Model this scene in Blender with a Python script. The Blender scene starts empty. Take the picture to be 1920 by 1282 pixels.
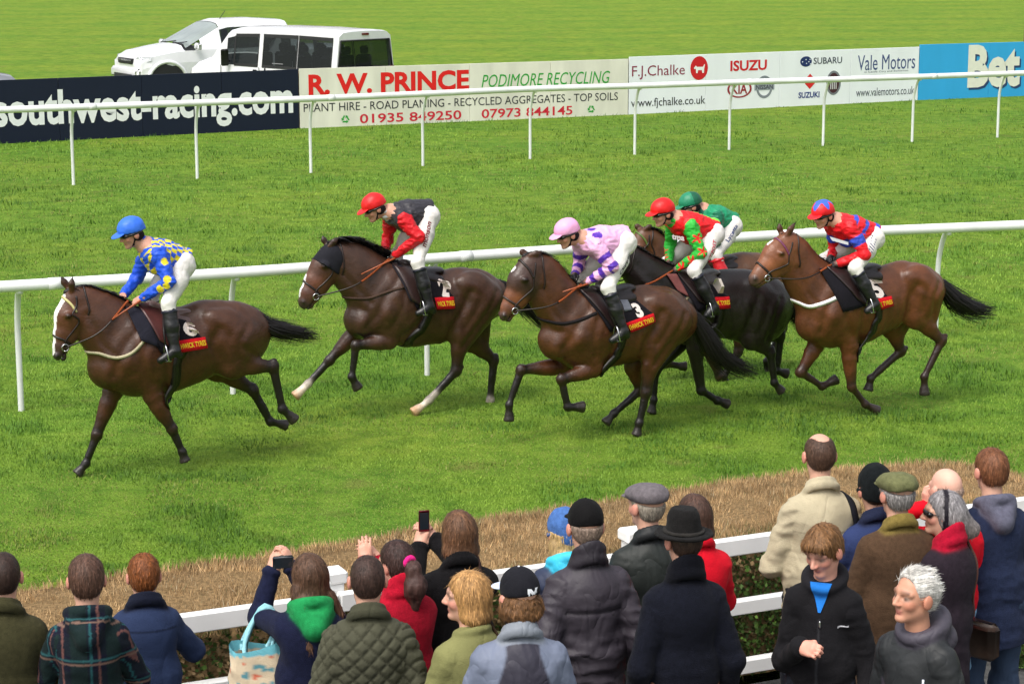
import bpy, math, random
import numpy as np
from mathutils import Vector, Matrix
from mathutils.bvhtree import BVHTree

# ------------------------------------------------------------------ camera, sky, sun, exposure
SC = bpy.context.scene
COL = SC.collection
EYE = 4.75                                    # camera height above the turf
FPX = 4000.0                                  # focal length in pixels of a 1920-wide picture
TILT = math.atan(781 / FPX)
cam_data = bpy.data.cameras.new('camera')
cam = bpy.data.objects.new('camera', cam_data)
COL.objects.link(cam)
cam.location = (0, 0, EYE)
cam.rotation_euler = (math.pi / 2 - TILT, 0, 0)
cam_data.sensor_width = 36
cam_data.lens = FPX / 1920 * 36
cam_data.clip_end = 3000
SC.camera = cam

SUN_EL, SUN_AZ = math.radians(58), math.radians(215)   # behind and left of the stand
world = bpy.data.worlds.new('World')
SC.world = world
world.use_nodes = True
wn, wl = world.node_tree.nodes, world.node_tree.links
wn.clear()
w_out = wn.new('ShaderNodeOutputWorld')
w_bg = wn.new('ShaderNodeBackground')
w_sky = wn.new('ShaderNodeTexSky')
w_sky.sky_type = 'NISHITA'
w_sky.sun_disc = False
w_sky.sun_elevation = SUN_EL
w_sky.sun_rotation = SUN_AZ
w_sky.air_density = 1.6
w_sky.dust_density = 5.0
w_sky.ozone_density = 1.0
w_hsv = wn.new('ShaderNodeHueSaturation')
w_hsv.inputs['Saturation'].default_value = 0.35        # an overcast, nearly grey sky
w_bg.inputs['Strength'].default_value = 0.15
wl.new(w_sky.outputs[0], w_hsv.inputs['Color'])
wl.new(w_hsv.outputs[0], w_bg.inputs[0])
wl.new(w_bg.outputs[0], w_out.inputs[0])

sun_data = bpy.data.lights.new('sun', 'SUN')
sun_data.energy = 1.4
sun_data.angle = math.radians(25)
sun_data.color = (1.0, 0.96, 0.9)
sun = bpy.data.objects.new('sun', sun_data)
COL.objects.link(sun)
sd = Vector((math.sin(SUN_AZ) * math.cos(SUN_EL), math.cos(SUN_AZ) * math.cos(SUN_EL), math.sin(SUN_EL)))
sun.rotation_euler = sd.to_track_quat('Z', 'Y').to_euler()
sun.location = (0, 0, 30)

SC.view_settings.view_transform = 'Standard'
SC.view_settings.look = 'None'
SC.view_settings.gamma = 1.0
SC.view_settings.use_curve_mapping = False
SC.view_settings.exposure = 0.47
SC.render.engine = 'CYCLES'
SC.cycles.use_denoising = True
SC.cycles.max_bounces = 5

# ------------------------------------------------------------------ geometry helpers
rng = np.random.default_rng(7)
random.seed(7)
A3 = lambda *a: np.array(a, dtype=float)
FW = A3(0, math.cos(TILT), -math.sin(TILT)); UP = A3(0, math.sin(TILT), math.cos(TILT)); RT = A3(1, 0, 0)
CAM = A3(0, 0, EYE)


def sight(u, v):
    return FW + RT * (u - 960) / FPX + UP * (641 - v) / FPX


def on_z(u, v, z=0.0):
    d = sight(u, v)
    return CAM + d * (z - EYE) / d[2]


def on_plane(u, v, p, n):
    d = sight(u, v)
    return CAM + d * (np.dot(p - CAM, n) / np.dot(d, n))


def srgb(r, g, b):
    f = lambda c: c / 12.92 if c <= .04045 else ((c + .055) / 1.055) ** 2.4
    return A3(f(r / 255), f(g / 255), f(b / 255))


_T = rng.random((32, 32, 32)).astype(np.float32)


def vnoise(P):
    """smooth value noise 0..1 at the points P (N,3)"""
    I = np.floor(P).astype(int); f = P - I; f = f * f * (3 - 2 * f); I &= 31; J = (I + 1) & 31
    x, y, z = f.T
    g = lambda a, b, c: _T[a[:, 0], b[:, 1], c[:, 2]]
    c0 = (g(I, I, I) * (1 - x) + g(J, I, I) * x) * (1 - y) + (g(I, J, I) * (1 - x) + g(J, J, I) * x) * y
    c1 = (g(I, I, J) * (1 - x) + g(J, I, J) * x) * (1 - y) + (g(I, J, J) * (1 - x) + g(J, J, J) * x) * y
    return c0 * (1 - z) + c1 * z


def fbm(P, n=3):
    s = np.zeros(len(P)); a = .5
    for i in range(n):
        s += a * vnoise(P * 2.03 ** i + 7.3 * i); a *= .5
    return s / (1 - .5 ** n)


class Frame:
    """a thing's own axes: x ahead, y to its left, z up, origin on the ground"""
    def __init__(self, o, ang):
        self.o = np.array(o, float); self.ang = ang
        self.ex = A3(math.cos(ang), math.sin(ang), 0); self.ey = A3(-math.sin(ang), math.cos(ang), 0); self.ez = A3(0, 0, 1)
        self.B = np.stack([self.ex, self.ey, self.ez])

    def loc(self, P):
        return (np.asarray(P) - self.o) @ self.B.T

    def px(self, u, v, lat=0.0):                 # the point of the upright plane y = lat seen at pixel u, v
        return self.loc(on_plane(u, v, self.o + lat * self.ey, self.ey))


# ------------------------------------------------------------------ objects
def link(name, data, parent=None, label=None, cat=None, group=None, kind=None):
    o = bpy.data.objects.new(name, data)
    COL.objects.link(o)
    if parent is not None:
        o.parent = parent
    if label: o['label'] = label
    if cat: o['category'] = cat
    if group: o['group'] = group
    if kind: o['kind'] = kind
    return o


def root(name, fr, label, cat, group=None):
    o = link(name, None, None, label, cat, group)
    o.empty_display_size = .3
    o.location = fr.o
    o.rotation_euler = (0, 0, fr.ang)
    return o


def mk(name, V, F, mat, parent=None, col=None, smooth=True, **kw):
    """one mesh object from vertices (N,3) and faces: an int array (M,3|4) or a list"""
    me = bpy.data.meshes.new(name)
    V = np.asarray(V, dtype=np.float32)
    if isinstance(F, np.ndarray):
        m, k = F.shape
        me.vertices.add(len(V)); me.vertices.foreach_set('co', V.ravel())
        me.loops.add(m * k); me.loops.foreach_set('vertex_index', F.astype(np.int32).ravel())
        me.polygons.add(m); me.polygons.foreach_set('loop_start', np.arange(0, m * k, k, dtype=np.int32))
        me.update(calc_edges=True)
    else:
        me.from_pydata(V.tolist(), [], F)
    if col is not None:
        col = np.asarray(col, dtype=np.float32)
        if col.ndim == 1:
            col = np.tile(col, (len(V), 1))
        at = me.color_attributes.new('Col', 'FLOAT_COLOR', 'POINT')
        at.data.foreach_set('color', np.concatenate([np.clip(col, 0, 1), np.ones((len(V), 1), np.float32)], 1).ravel())
    me.polygons.foreach_set('use_smooth', np.full(len(me.polygons), smooth))
    me.materials.append(mat)
    me.update()
    return link(name, me, parent, **kw)


def join(parts):
    """[(V,F,col)] -> one V,F,col; faces as list"""
    V, F, C, n = [], [], [], 0
    for v, f, c in parts:
        v = np.asarray(v, float); V.append(v)
        F += [[int(i) + n for i in q] for q in f]
        c = np.asarray(c, float); C.append(np.tile(c, (len(v), 1)) if c.ndim == 1 else c); n += len(v)
    return np.concatenate(V), F, np.concatenate(C)


def box(c, s, R=None):
    c, s = np.asarray(c, float), np.asarray(s, float) / 2
    q = np.array([[-1, -1, -1], [1, -1, -1], [1, 1, -1], [-1, 1, -1], [-1, -1, 1], [1, -1, 1], [1, 1, 1], [-1, 1, 1]]) * s
    if R is not None: q = q @ R.T
    return q + c, [[3, 2, 1, 0], [4, 5, 6, 7], [0, 1, 5, 4], [1, 2, 6, 5], [2, 3, 7, 6], [3, 0, 4, 7]]


def bbox_bevel(c, s, b):
    """box with chamfered edges (24 vertices)"""
    c = np.asarray(c, float); h = np.asarray(s, float) / 2
    V, idx = [], {}
    for sx in (-1, 1):
        for sy in (-1, 1):
            for sz in (-1, 1):
                sg = A3(sx, sy, sz)
                for ax in range(3):
                    p = sg * (h - b); p[ax] = sg[ax] * h[ax]
                    idx[(sx, sy, sz, ax)] = len(V); V.append(c + p)
    F = []
    for ax in range(3):
        a, b2 = [i for i in range(3) if i != ax]
        for s1 in (-1, 1):
            q = []
            for (m, n) in ((-1, -1), (1, -1), (1, 1), (-1, 1)):
                k = [0, 0, 0]; k[ax] = s1; k[a] = m; k[b2] = n; q.append(idx[(*k, ax)])
            if (s1 > 0) == (ax == 1): q.reverse()
            F.append(q)
    for ax in range(3):                                   # edges
        a, b2 = [i for i in range(3) if i != ax]
        for m in (-1, 1):
            for n in (-1, 1):
                def g(s0, face):
                    k = [0, 0, 0]; k[ax] = s0; k[a] = m; k[b2] = n
                    return idx[(*k, face)]
                F.append([g(-1, a), g(1, a), g(1, b2), g(-1, b2)])
    for sx in (-1, 1):
        for sy in (-1, 1):
            for sz in (-1, 1):
                F.append([idx[(sx, sy, sz, 0)], idx[(sx, sy, sz, 1)], idx[(sx, sy, sz, 2)]])
    return np.array(V), F


def resample(pts, step):
    """Catmull-Rom through pts, about one point each step"""
    P = np.asarray(pts, float); out = []
    Q = np.vstack([2 * P[0] - P[1], P, 2 * P[-1] - P[-2]])
    for i in range(len(P) - 1):
        a, b, c, d = Q[i:i + 4]
        n = max(2, int(np.linalg.norm(c - b) / step))
        for t in np.arange(n) / n:
            out.append(.5 * (2 * b + (c - a) * t + (2 * a - 5 * b + 4 * c - d) * t * t + (3 * b - a - 3 * c + d) * t ** 3))
    out.append(P[-1])
    return np.array(out)


def tube(pts, r, n=8, closed_ends=True):
    P = np.asarray(pts, float); m = len(P); r = np.broadcast_to(np.asarray(r, float), (m,))
    T = np.gradient(P, axis=0); T /= np.linalg.norm(T, axis=1)[:, None] + 1e-9
    ref = A3(0, 0, 1) if abs(T[0][2]) < .9 else A3(1, 0, 0)
    N = np.cross(T[0], ref); N /= np.linalg.norm(N)
    V = []
    for i in range(m):
        N = N - T[i] * N.dot(T[i]); N /= np.linalg.norm(N) + 1e-9; B = np.cross(T[i], N)
        for k in range(n):
            a = 2 * math.pi * k / n
            V.append(P[i] + r[i] * (N * math.cos(a) + B * math.sin(a)))
    F = [[i * n + k, i * n + (k + 1) % n, (i + 1) * n + (k + 1) % n, (i + 1) * n + k] for i in range(m - 1) for k in range(n)]
    if closed_ends:
        F += [list(range(n))[::-1], [(m - 1) * n + k for k in range(n)]]
    return np.array(V), F


def grid_faces(nu, nv):
    return [[i * nv + j, (i + 1) * nv + j, (i + 1) * nv + j + 1, i * nv + j + 1] for i in range(nu - 1) for j in range(nv - 1)]


# ------------------------------------------------------------------ signed-distance modelling: bodies as one continuous surface
def rc(a, b, ra, rb, k=.03, col=0, sc=None, op='u'):
    """tapered limb from a to b"""
    a, b = np.asarray(a, float), np.asarray(b, float)
    s = np.ones(3) if sc is None else np.asarray(sc, float)
    m = (a + b) / 2
    aa, bb = (a - m) / s, (b - m) / s
    ba = bb - aa; L = ba @ ba + 1e-12; avg = (s.min() + s.max()) / 2

    def f(P):
        q = (P - m) / s - aa
        t = np.clip(q @ ba / L, 0, 1)
        return (np.sqrt(((q - t[:, None] * ba) ** 2).sum(1)) - (ra + (rb - ra) * t)) * avg
    R = max(ra, rb) * s.max()
    return (f, np.minimum(a, b) - R, np.maximum(a, b) + R, k, col, op)


def el(c, r, k=.02, col=0, R=None, op='u'):
    c, r = np.asarray(c, float), np.asarray(r, float)

    def f(P):
        q = P - c
        if R is not None: q = q @ R
        k0 = np.sqrt(((q / r) ** 2).sum(1)); k1 = np.sqrt(((q / r ** 2) ** 2).sum(1)) + 1e-9
        return k0 * (k0 - 1) / k1
    m = r.max() if R is not None else r
    return (f, c - m, c + m, k, col, op)


def bx(c, h, rad, k=.02, col=0, R=None, op='u'):
    c, h = np.asarray(c, float), np.asarray(h, float)

    def f(P):
        q = P - c
        if R is not None: q = q @ R
        q = np.abs(q) - (h - rad)
        return np.sqrt((np.maximum(q, 0) ** 2).sum(1)) + np.minimum(q.max(1), 0) - rad
    m = np.linalg.norm(h) if R is not None else h
    return (f, c - m, c + m, k, col, op)


def tor(c, n, R0, r, k=.015, col=0, sc=None):
    c, n = np.asarray(c, float), np.asarray(n, float); n = n / np.linalg.norm(n)
    s = np.ones(3) if sc is None else np.asarray(sc, float)

    def f(P):
        q = (P - c) / s; h = q @ n
        return np.sqrt((np.sqrt(np.maximum((q * q).sum(1) - h * h, 0)) - R0) ** 2 + h * h) - r
    m = (R0 + r) * s.max()
    return (f, c - m, c + m, k, col, 'u')


def cut(p, n, k=.004):
    """keep only the side of the plane that n points to"""
    p, n = np.asarray(p, float), np.asarray(n, float); n = n / np.linalg.norm(n)
    return (lambda P: -((P - p) @ n), None, None, k, -1, 'i')


def nets(D, lo, vox):
    S = D < 0
    c = np.zeros(tuple(n - 1 for n in D.shape), np.int8)
    for a in (0, 1):
        for b in (0, 1):
            for d in (0, 1):
                c += S[a:a + c.shape[0], b:b + c.shape[1], d:d + c.shape[2]]
    m = (c > 0) & (c < 8)
    ii = np.argwhere(m); N = len(ii)
    idx = np.full(m.shape, -1, np.int64); idx[m] = np.arange(N)
    acc = np.zeros((N, 3)); cnt = np.zeros(N)
    O = np.array([[a, b, d] for a in (0, 1) for b in (0, 1) for d in (0, 1)])
    val = [D[ii[:, 0] + o[0], ii[:, 1] + o[1], ii[:, 2] + o[2]] for o in O]
    for i in range(8):
        for j in range(i + 1, 8):
            if np.abs(O[i] - O[j]).sum() == 1:
                d1, d2 = val[i], val[j]; x = (d1 < 0) != (d2 < 0)
                t = np.where(x, d1 / np.where(d1 == d2, 1, d1 - d2), 0)
                acc += np.where(x[:, None], O[i] + t[:, None] * (O[j] - O[i]), 0); cnt += x
    V = lo + vox * (ii + acc / cnt[:, None])
    Q = []
    A, B = S[:-1, 1:-1, 1:-1], S[1:, 1:-1, 1:-1]
    e = np.argwhere(A != B); i, j, k = e[:, 0], e[:, 1] + 1, e[:, 2] + 1
    q = np.stack([idx[i, j - 1, k - 1], idx[i, j, k - 1], idx[i, j, k], idx[i, j - 1, k]], 1)
    fl = ~S[i, j, k]; q[fl] = q[fl][:, ::-1]; Q.append(q)
    A, B = S[1:-1, :-1, 1:-1], S[1:-1, 1:, 1:-1]
    e = np.argwhere(A != B); i, j, k = e[:, 0] + 1, e[:, 1], e[:, 2] + 1
    q = np.stack([idx[i - 1, j, k - 1], idx[i - 1, j, k], idx[i, j, k], idx[i, j, k - 1]], 1)
    fl = ~S[i, j, k]; q[fl] = q[fl][:, ::-1]; Q.append(q)
    A, B = S[1:-1, 1:-1, :-1], S[1:-1, 1:-1, 1:]
    e = np.argwhere(A != B); i, j, k = e[:, 0] + 1, e[:, 1] + 1, e[:, 2]
    q = np.stack([idx[i - 1, j - 1, k], idx[i, j - 1, k], idx[i, j, k], idx[i - 1, j, k]], 1)
    fl = ~S[i, j, k]; q[fl] = q[fl][:, ::-1]; Q.append(q)
    return V, np.concatenate(Q)


def sculpt(prims, vox):
    us = [p for p in prims if p[5] == 'u']
    lo = np.min([p[1] for p in us], 0) - 3 * vox; hi = np.max([p[2] for p in us], 0) + 3 * vox
    n = np.ceil((hi - lo) / vox).astype(int) + 1
    D = np.full(n, 1.0, np.float32)
    ax = [lo[i] + vox * np.arange(n[i]) for i in range(3)]
    for f, a, b, k, col, op in prims:
        if a is None:
            i0, i1 = np.zeros(3, int), n
        else:
            i0 = np.maximum(np.floor((a - k - 2 * vox - lo) / vox).astype(int), 0)
            i1 = np.minimum(np.ceil((b + k + 2 * vox - lo) / vox).astype(int) + 1, n)
            if (i1 <= i0).any(): continue
        sl = tuple(slice(i0[j], i1[j]) for j in range(3))
        G = np.stack(np.meshgrid(*[ax[j][sl[j]] for j in range(3)], indexing='ij'), -1).reshape(-1, 3)
        d = f(G).reshape(tuple(i1 - i0)); o = D[sl]
        if op == 'u':
            h = np.clip(.5 + .5 * (o - d) / k, 0, 1); D[sl] = o * (1 - h) + d * h - k * h * (1 - h)
        else:
            if op == 's': d = -d
            h = np.clip(.5 - .5 * (o - d) / k, 0, 1); D[sl] = o * (1 - h) + d * h + k * h * (1 - h)
    return nets(D, lo, vox)


def prim_cols(V, prims, pal, soft=.006):
    """colour of each vertex from the pieces it lies nearest to"""
    us = [p for p in prims if p[5] == 'u']
    W = np.zeros(len(V)); C = np.zeros((len(V), 3)); best = np.full(len(V), 9.); arg = np.zeros(len(V), int)
    for p in us:
        d = p[0](V); C += np.exp(-np.clip(d, -.2, .2) / soft)[:, None] * np.asarray(pal[p[4]]); W += np.exp(-np.clip(d, -.2, .2) / soft)
        b = d < best; best[b] = d[b]; arg[b] = p[4]
    return C / W[:, None], arg


def vnorm(V, F):
    n = np.zeros_like(V)
    fn = np.cross(V[F[:, 2]] - V[F[:, 0]], V[F[:, 3]] - V[F[:, 1]])
    for j in range(4): np.add.at(n, F[:, j], fn)
    return n / (np.linalg.norm(n, axis=1)[:, None] + 1e-12)


def bvh_of(V, F):
    return BVHTree.FromPolygons([tuple(v) for v in V], [tuple(int(i) for i in f) for f in F])


def strap(bvh, pts, w, off=.006, step=.02, thick=.004, smooth=0):
    """a flat band laid over a surface along pts"""
    P = resample(pts, step); Q, N = [], []
    for p in P:
        h = bvh.find_nearest(Vector(p))
        Q.append(np.array(h[0]) + np.array(h[1]) * off); N.append(np.array(h[1]))
    Q, N = np.array(Q), np.array(N)
    for _ in range(3):
        N[1:-1] = (N[:-2] + N[1:-1] * 2 + N[2:]) / 4
        Q[1:-1] = (Q[:-2] + Q[1:-1] * 2 + Q[2:]) / 4
    N /= np.linalg.norm(N, axis=1)[:, None]
    T = np.gradient(Q, axis=0); T /= np.linalg.norm(T, axis=1)[:, None] + 1e-9
    S = np.cross(T, N)
    w = np.broadcast_to(np.asarray(w, float), (len(Q),))[:, None] / 2
    V = np.stack([Q - S * w, Q + N * thick, Q + S * w, Q - N * .012], 1).reshape(-1, 3)
    F = [[i * 4 + k, i * 4 + (k + 1) % 4, i * 4 + 4 + (k + 1) % 4, i * 4 + 4 + k] for i in range(len(Q) - 1) for k in range(4)]
    F += [[3, 2, 1, 0], [len(V) - 4, len(V) - 3, len(V) - 2, len(V) - 1]]
    return V, F


def text_geo(s, bold=0.0, shear=0.0, space=1.0):
    cu = bpy.data.curves.new('lettering', 'FONT')
    cu.body = s; cu.offset = bold; cu.shear = shear; cu.space_character = space; cu.resolution_u = 3
    ob = bpy.data.objects.new('lettering', cu)
    me = ob.to_mesh()
    V = np.array([v.co[:2] for v in me.vertices]); F = [list(p.vertices) for p in me.polygons]
    ob.to_mesh_clear(); bpy.data.objects.remove(ob); bpy.data.curves.remove(cu)
    lo, hi = V.min(0), V.max(0)
    return (V - lo) / (hi - lo), F, (hi - lo)


def decal(bvh, q, org, xd, yd, ray, off):
    """flat shape q (N,2) thrown along ray onto a surface"""
    out = []
    r = Vector(ray).normalized()
    for a, b in q:
        p = org + a * xd + b * yd
        h = bvh.ray_cast(Vector(p) - r * 2, r)
        if h[0] is None:
            h = bvh.find_nearest(Vector(p))
        out.append(np.array(h[0]) - np.array(r) * off)
    return np.array(out)


def subdiv(V, F, n=1):
    for _ in range(n):
        V = [np.asarray(v) for v in V]; mid = {}; G = []
        for f in F:
            for i in range(1, len(f) - 1):
                a, b, c = f[0], f[i], f[i + 1]
                def m(i, j):
                    k = (min(i, j), max(i, j))
                    if k not in mid: mid[k] = len(V); V.append((V[i] + V[j]) / 2)
                    return mid[k]
                x, y, z = m(a, b), m(b, c), m(c, a)
                G += [[a, x, z], [x, b, y], [z, y, c], [x, y, z]]
        F = G
    return np.array(V), F


# ------------------------------------------------------------------ materials
def material(name, rough=.7, spec=.3, base=None, var=.12, nscale=8.0, bump=0.0, bscale=60.0, stretch=None, sheen=0.0, metal=0.0, coat=0.0, trans=0.0, wr=0.0, wscale=9.0):
    """principled material: base colour (or the surface's own 'Col') varied by noise, fine bump"""
    m = bpy.data.materials.new(name); m.use_nodes = True
    nt = m.node_tree; n, l = nt.nodes, nt.links
    b = n['Principled BSDF']
    b.inputs['Roughness'].default_value = rough
    b.inputs['Specular IOR Level'].default_value = spec
    b.inputs['Metallic'].default_value = metal
    b.inputs['Sheen Weight'].default_value = sheen
    b.inputs['Coat Weight'].default_value = coat
    b.inputs['Transmission Weight'].default_value = trans
    tc = n.new('ShaderNodeTexCoord')
    mp = n.new('ShaderNodeMapping'); l.new(tc.outputs['Object'], mp.inputs[0])
    if stretch: mp.inputs['Scale'].default_value = stretch
    if base is None:
        src = n.new('ShaderNodeAttribute'); src.attribute_name = 'Col'; co = src.outputs['Color']
    else:
        src = n.new('ShaderNodeRGB'); src.outputs[0].default_value = (*base, 1); co = src.outputs[0]
    nz = n.new('ShaderNodeTexNoise'); nz.inputs['Scale'].default_value = nscale; nz.inputs['Detail'].default_value = 4
    l.new(mp.outputs[0], nz.inputs['Vector'])
    mr = n.new('ShaderNodeMapRange'); mr.inputs[1].default_value = .3; mr.inputs[2].default_value = .7
    mr.inputs[3].default_value = 1 - var; mr.inputs[4].default_value = 1 + var
    l.new(nz.outputs['Fac'], mr.inputs[0])
    mx = n.new('ShaderNodeMix'); mx.data_type = 'RGBA'; mx.blend_type = 'MULTIPLY'; mx.inputs[0].default_value = 1
    l.new(co, mx.inputs[6]); l.new(mr.outputs[0], mx.inputs[7])
    l.new(mx.outputs[2], b.inputs['Base Color'])
    if bump:
        n2 = n.new('ShaderNodeTexNoise'); n2.inputs['Scale'].default_value = bscale; n2.inputs['Detail'].default_value = 5
        l.new(mp.outputs[0], n2.inputs['Vector'])
        bp = n.new('ShaderNodeBump'); bp.inputs['Strength'].default_value = bump; bp.inputs['Distance'].default_value = .01
        l.new(n2.outputs['Fac'], bp.inputs['Height']); l.new(bp.outputs[0], b.inputs['Normal'])
        if wr:                                                # creases of cloth: ridged, drawn-out noise
            n3 = n.new('ShaderNodeTexNoise'); n3.inputs['Scale'].default_value = wscale; n3.inputs['Detail'].default_value = 2.0; n3.inputs['Distortion'].default_value = .5
            m3 = n.new('ShaderNodeMapping'); m3.inputs['Scale'].default_value = (1.2, 1.2, .75); m3.inputs['Rotation'].default_value = (.55, .35, .2)
            l.new(tc.outputs['Object'], m3.inputs[0]); l.new(m3.outputs[0], n3.inputs['Vector'])
            sb = n.new('ShaderNodeMath'); sb.operation = 'SUBTRACT'; sb.inputs[1].default_value = .5; l.new(n3.outputs['Fac'], sb.inputs[0])
            ab = n.new('ShaderNodeMath'); ab.operation = 'ABSOLUTE'; l.new(sb.outputs[0], ab.inputs[0])
            pw = n.new('ShaderNodeMath'); pw.operation = 'POWER'; pw.inputs[1].default_value = .8; l.new(ab.outputs[0], pw.inputs[0])
            b3 = n.new('ShaderNodeBump'); b3.inputs['Strength'].default_value = wr; b3.inputs['Distance'].default_value = .035
            l.new(pw.outputs[0], b3.inputs['Height']); l.new(b3.outputs[0], bp.inputs['Normal'])
    return m


M = dict(
    hide=material('horse_coat', .39, .46, var=.22, nscale=9, bump=.30, bscale=55, sheen=.0),
    horsehair=material('horse_hair', .5, .35, var=.25, nscale=30, stretch=(4, 4, 30)),
    tack=material('dark_leather', .38, .5, var=.15, nscale=20, bump=.1, bscale=120),
    fabric=material('woven_cloth', .85, .12, var=.12, nscale=7, bump=.3, bscale=140, sheen=.02, wr=.40, wscale=5),
    silk=material('racing_silk', .48, .35, var=.06, nscale=9, bump=.15, bscale=60, wr=.42, wscale=8),
    wool=material('wool_cloth', .95, .1, var=.18, nscale=45, bump=.5, bscale=220, sheen=.03, wr=.22, wscale=3.5),
    nylon=material('nylon_shell', .55, .3, var=.10, nscale=6, bump=.15, bscale=60, wr=.65, wscale=6),
    skin=material('skin', .5, .4, var=.06, nscale=25, bump=.05, bscale=150),
    hair=material('human_hair', .5, .3, var=.22, nscale=60, bump=.35, bscale=150, stretch=(2.0, 2.0, .3)),
    shell=material('cap_shell', .45, .4, var=.05, nscale=12, bump=.1, bscale=60),
    gloss=material('gloss_dark', .12, .6, var=.05),
    steel=material('steel', .25, .5, base=(.6, .6, .62), metal=1.0),
    white=material('white_rail_paint', .4, .45, base=(.84, .84, .83), var=.06, nscale=5, bump=.06, bscale=30),
    print=material('flat_print', .6, .3, var=.04),
    paint=material('car_paint', .22, .5, var=.03, coat=.6),
    rubber=material('rubber', .8, .2, base=(.02, .02, .02)),
)

# ------------------------------------------------------------------ the setting: turf, terrace, hedge, fences
TRACK = math.radians(25)                       # the course runs away to the right at this angle
TD = A3(math.cos(TRACK), math.sin(TRACK), 0)   # along the course
TN = A3(math.sin(TRACK), -math.cos(TRACK), 0)  # across it, towards the stand


def turf_material(name='turf', tint=(1, 1, 1)):
    m = bpy.data.materials.new(name); m.use_nodes = True
    n, l = m.node_tree.nodes, m.node_tree.links
    b = n['Principled BSDF']; b.inputs['Roughness'].default_value = .9; b.inputs['Specular IOR Level'].default_value = .12
    tc = n.new('ShaderNodeTexCoord')

    def noise(scale, detail=4, st=(1, 1, 1), dist=0.0):
        mp = n.new('ShaderNodeMapping'); mp.inputs['Scale'].default_value = st; l.new(tc.outputs['Object'], mp.inputs[0])
        z = n.new('ShaderNodeTexNoise'); z.inputs['Scale'].default_value = scale; z.inputs['Detail'].default_value = detail
        z.inputs['Distortion'].default_value = dist
        l.new(mp.outputs[0], z.inputs['Vector']); return z.outputs['Fac']

    def ramp(src, stops):
        r = n.new('ShaderNodeValToRGB'); l.new(src, r.inputs[0]); e = r.color_ramp.elements
        e[0].position, e[0].color = stops[0][0], (*stops[0][1], 1); e[1].position, e[1].color = stops[-1][0], (*stops[-1][1], 1)
        for p, c in stops[1:-1]:
            q = e.new(p); q.color = (*c, 1)
        return r.outputs[0]

    def mix(f, a, b2, mode='MIX'):
        x = n.new('ShaderNodeMix'); x.data_type = 'RGBA'; x.blend_type = mode
        if isinstance(f, float): x.inputs[0].default_value = f
        else: l.new(f, x.inputs[0])
        l.new(a, x.inputs[6]); l.new(b2, x.inputs[7]); return x.outputs[2]
    base = ramp(noise(3.2, 6, dist=.6), [(.25, (.074, .162, .017)), (.5, (.132, .242, .026)), (.75, (.190, .296, .040))])
    patch = ramp(noise(.35, 3), [(.35, (.86, .95, .88)), (.65, (1.14, 1.03, .98))])
    c = mix(1.0, base, patch, 'MULTIPLY')
    fine = ramp(noise(28, 4, st=(1, 1, 1)), [(.3, (.78, .8, .74)), (.7, (1.18, 1.17, 1.14))])
    c = mix(1.0, c, fine, 'MULTIPLY')
    # mown bands beyond the hoardings
    mp = n.new('ShaderNodeMapping'); mp.inputs['Rotation'].default_value = (0, 0, -math.radians(8)); l.new(tc.outputs['Object'], mp.inputs[0])
    wv = n.new('ShaderNodeTexWave'); wv.bands_direction = 'Y'; wv.inputs['Scale'].default_value = .055; wv.inputs['Distortion'].default_value = 1.2
    l.new(mp.outputs[0], wv.inputs['Vector'])
    bands = ramp(wv.outputs['Fac'], [(.3, (.93, .96, .95)), (.7, (1.06, 1.02, 1.0))])
    c = mix(1.0, c, bands, 'MULTIPLY')
    # worn brownish scuffs
    sc = n.new('ShaderNodeMapRange'); l.new(noise(1.7, 5), sc.inputs[0]); sc.inputs[1].default_value = .60; sc.inputs[2].default_value = .74; sc.inputs[4].default_value = .55
    rgb = n.new('ShaderNodeRGB'); rgb.outputs[0].default_value = (.16, .15, .045, 1)
    c = mix(sc.outputs[0], c, rgb.outputs[0])
    tn = n.new('ShaderNodeRGB'); tn.outputs[0].default_value = (*tint, 1); c = mix(1.0, c, tn.outputs[0], 'MULTIPLY')
    l.new(c, b.inputs['Base Color'])
    ad = n.new('ShaderNodeMath'); ad.operation = 'ADD'; l.new(noise(9, 6), ad.inputs[0]); l.new(noise(45, 3), ad.inputs[1])
    bp = n.new('ShaderNodeBump'); bp.inputs['Strength'].default_value = .8; bp.inputs['Distance'].default_value = .06
    l.new(ad.outputs[0], bp.inputs['Height']); l.new(bp.outputs[0], b.inputs['Normal'])
    return m


TURF = turf_material()
mk('ground', [(-500, -60, 0), (500, -60, 0), (500, 900, 0), (-500, 900, 0)], [[0, 1, 2, 3]], TURF, smooth=False, kind='structure')

BLADE = material('grass_blades', .6, .25, var=.12, nscale=1.5)


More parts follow.
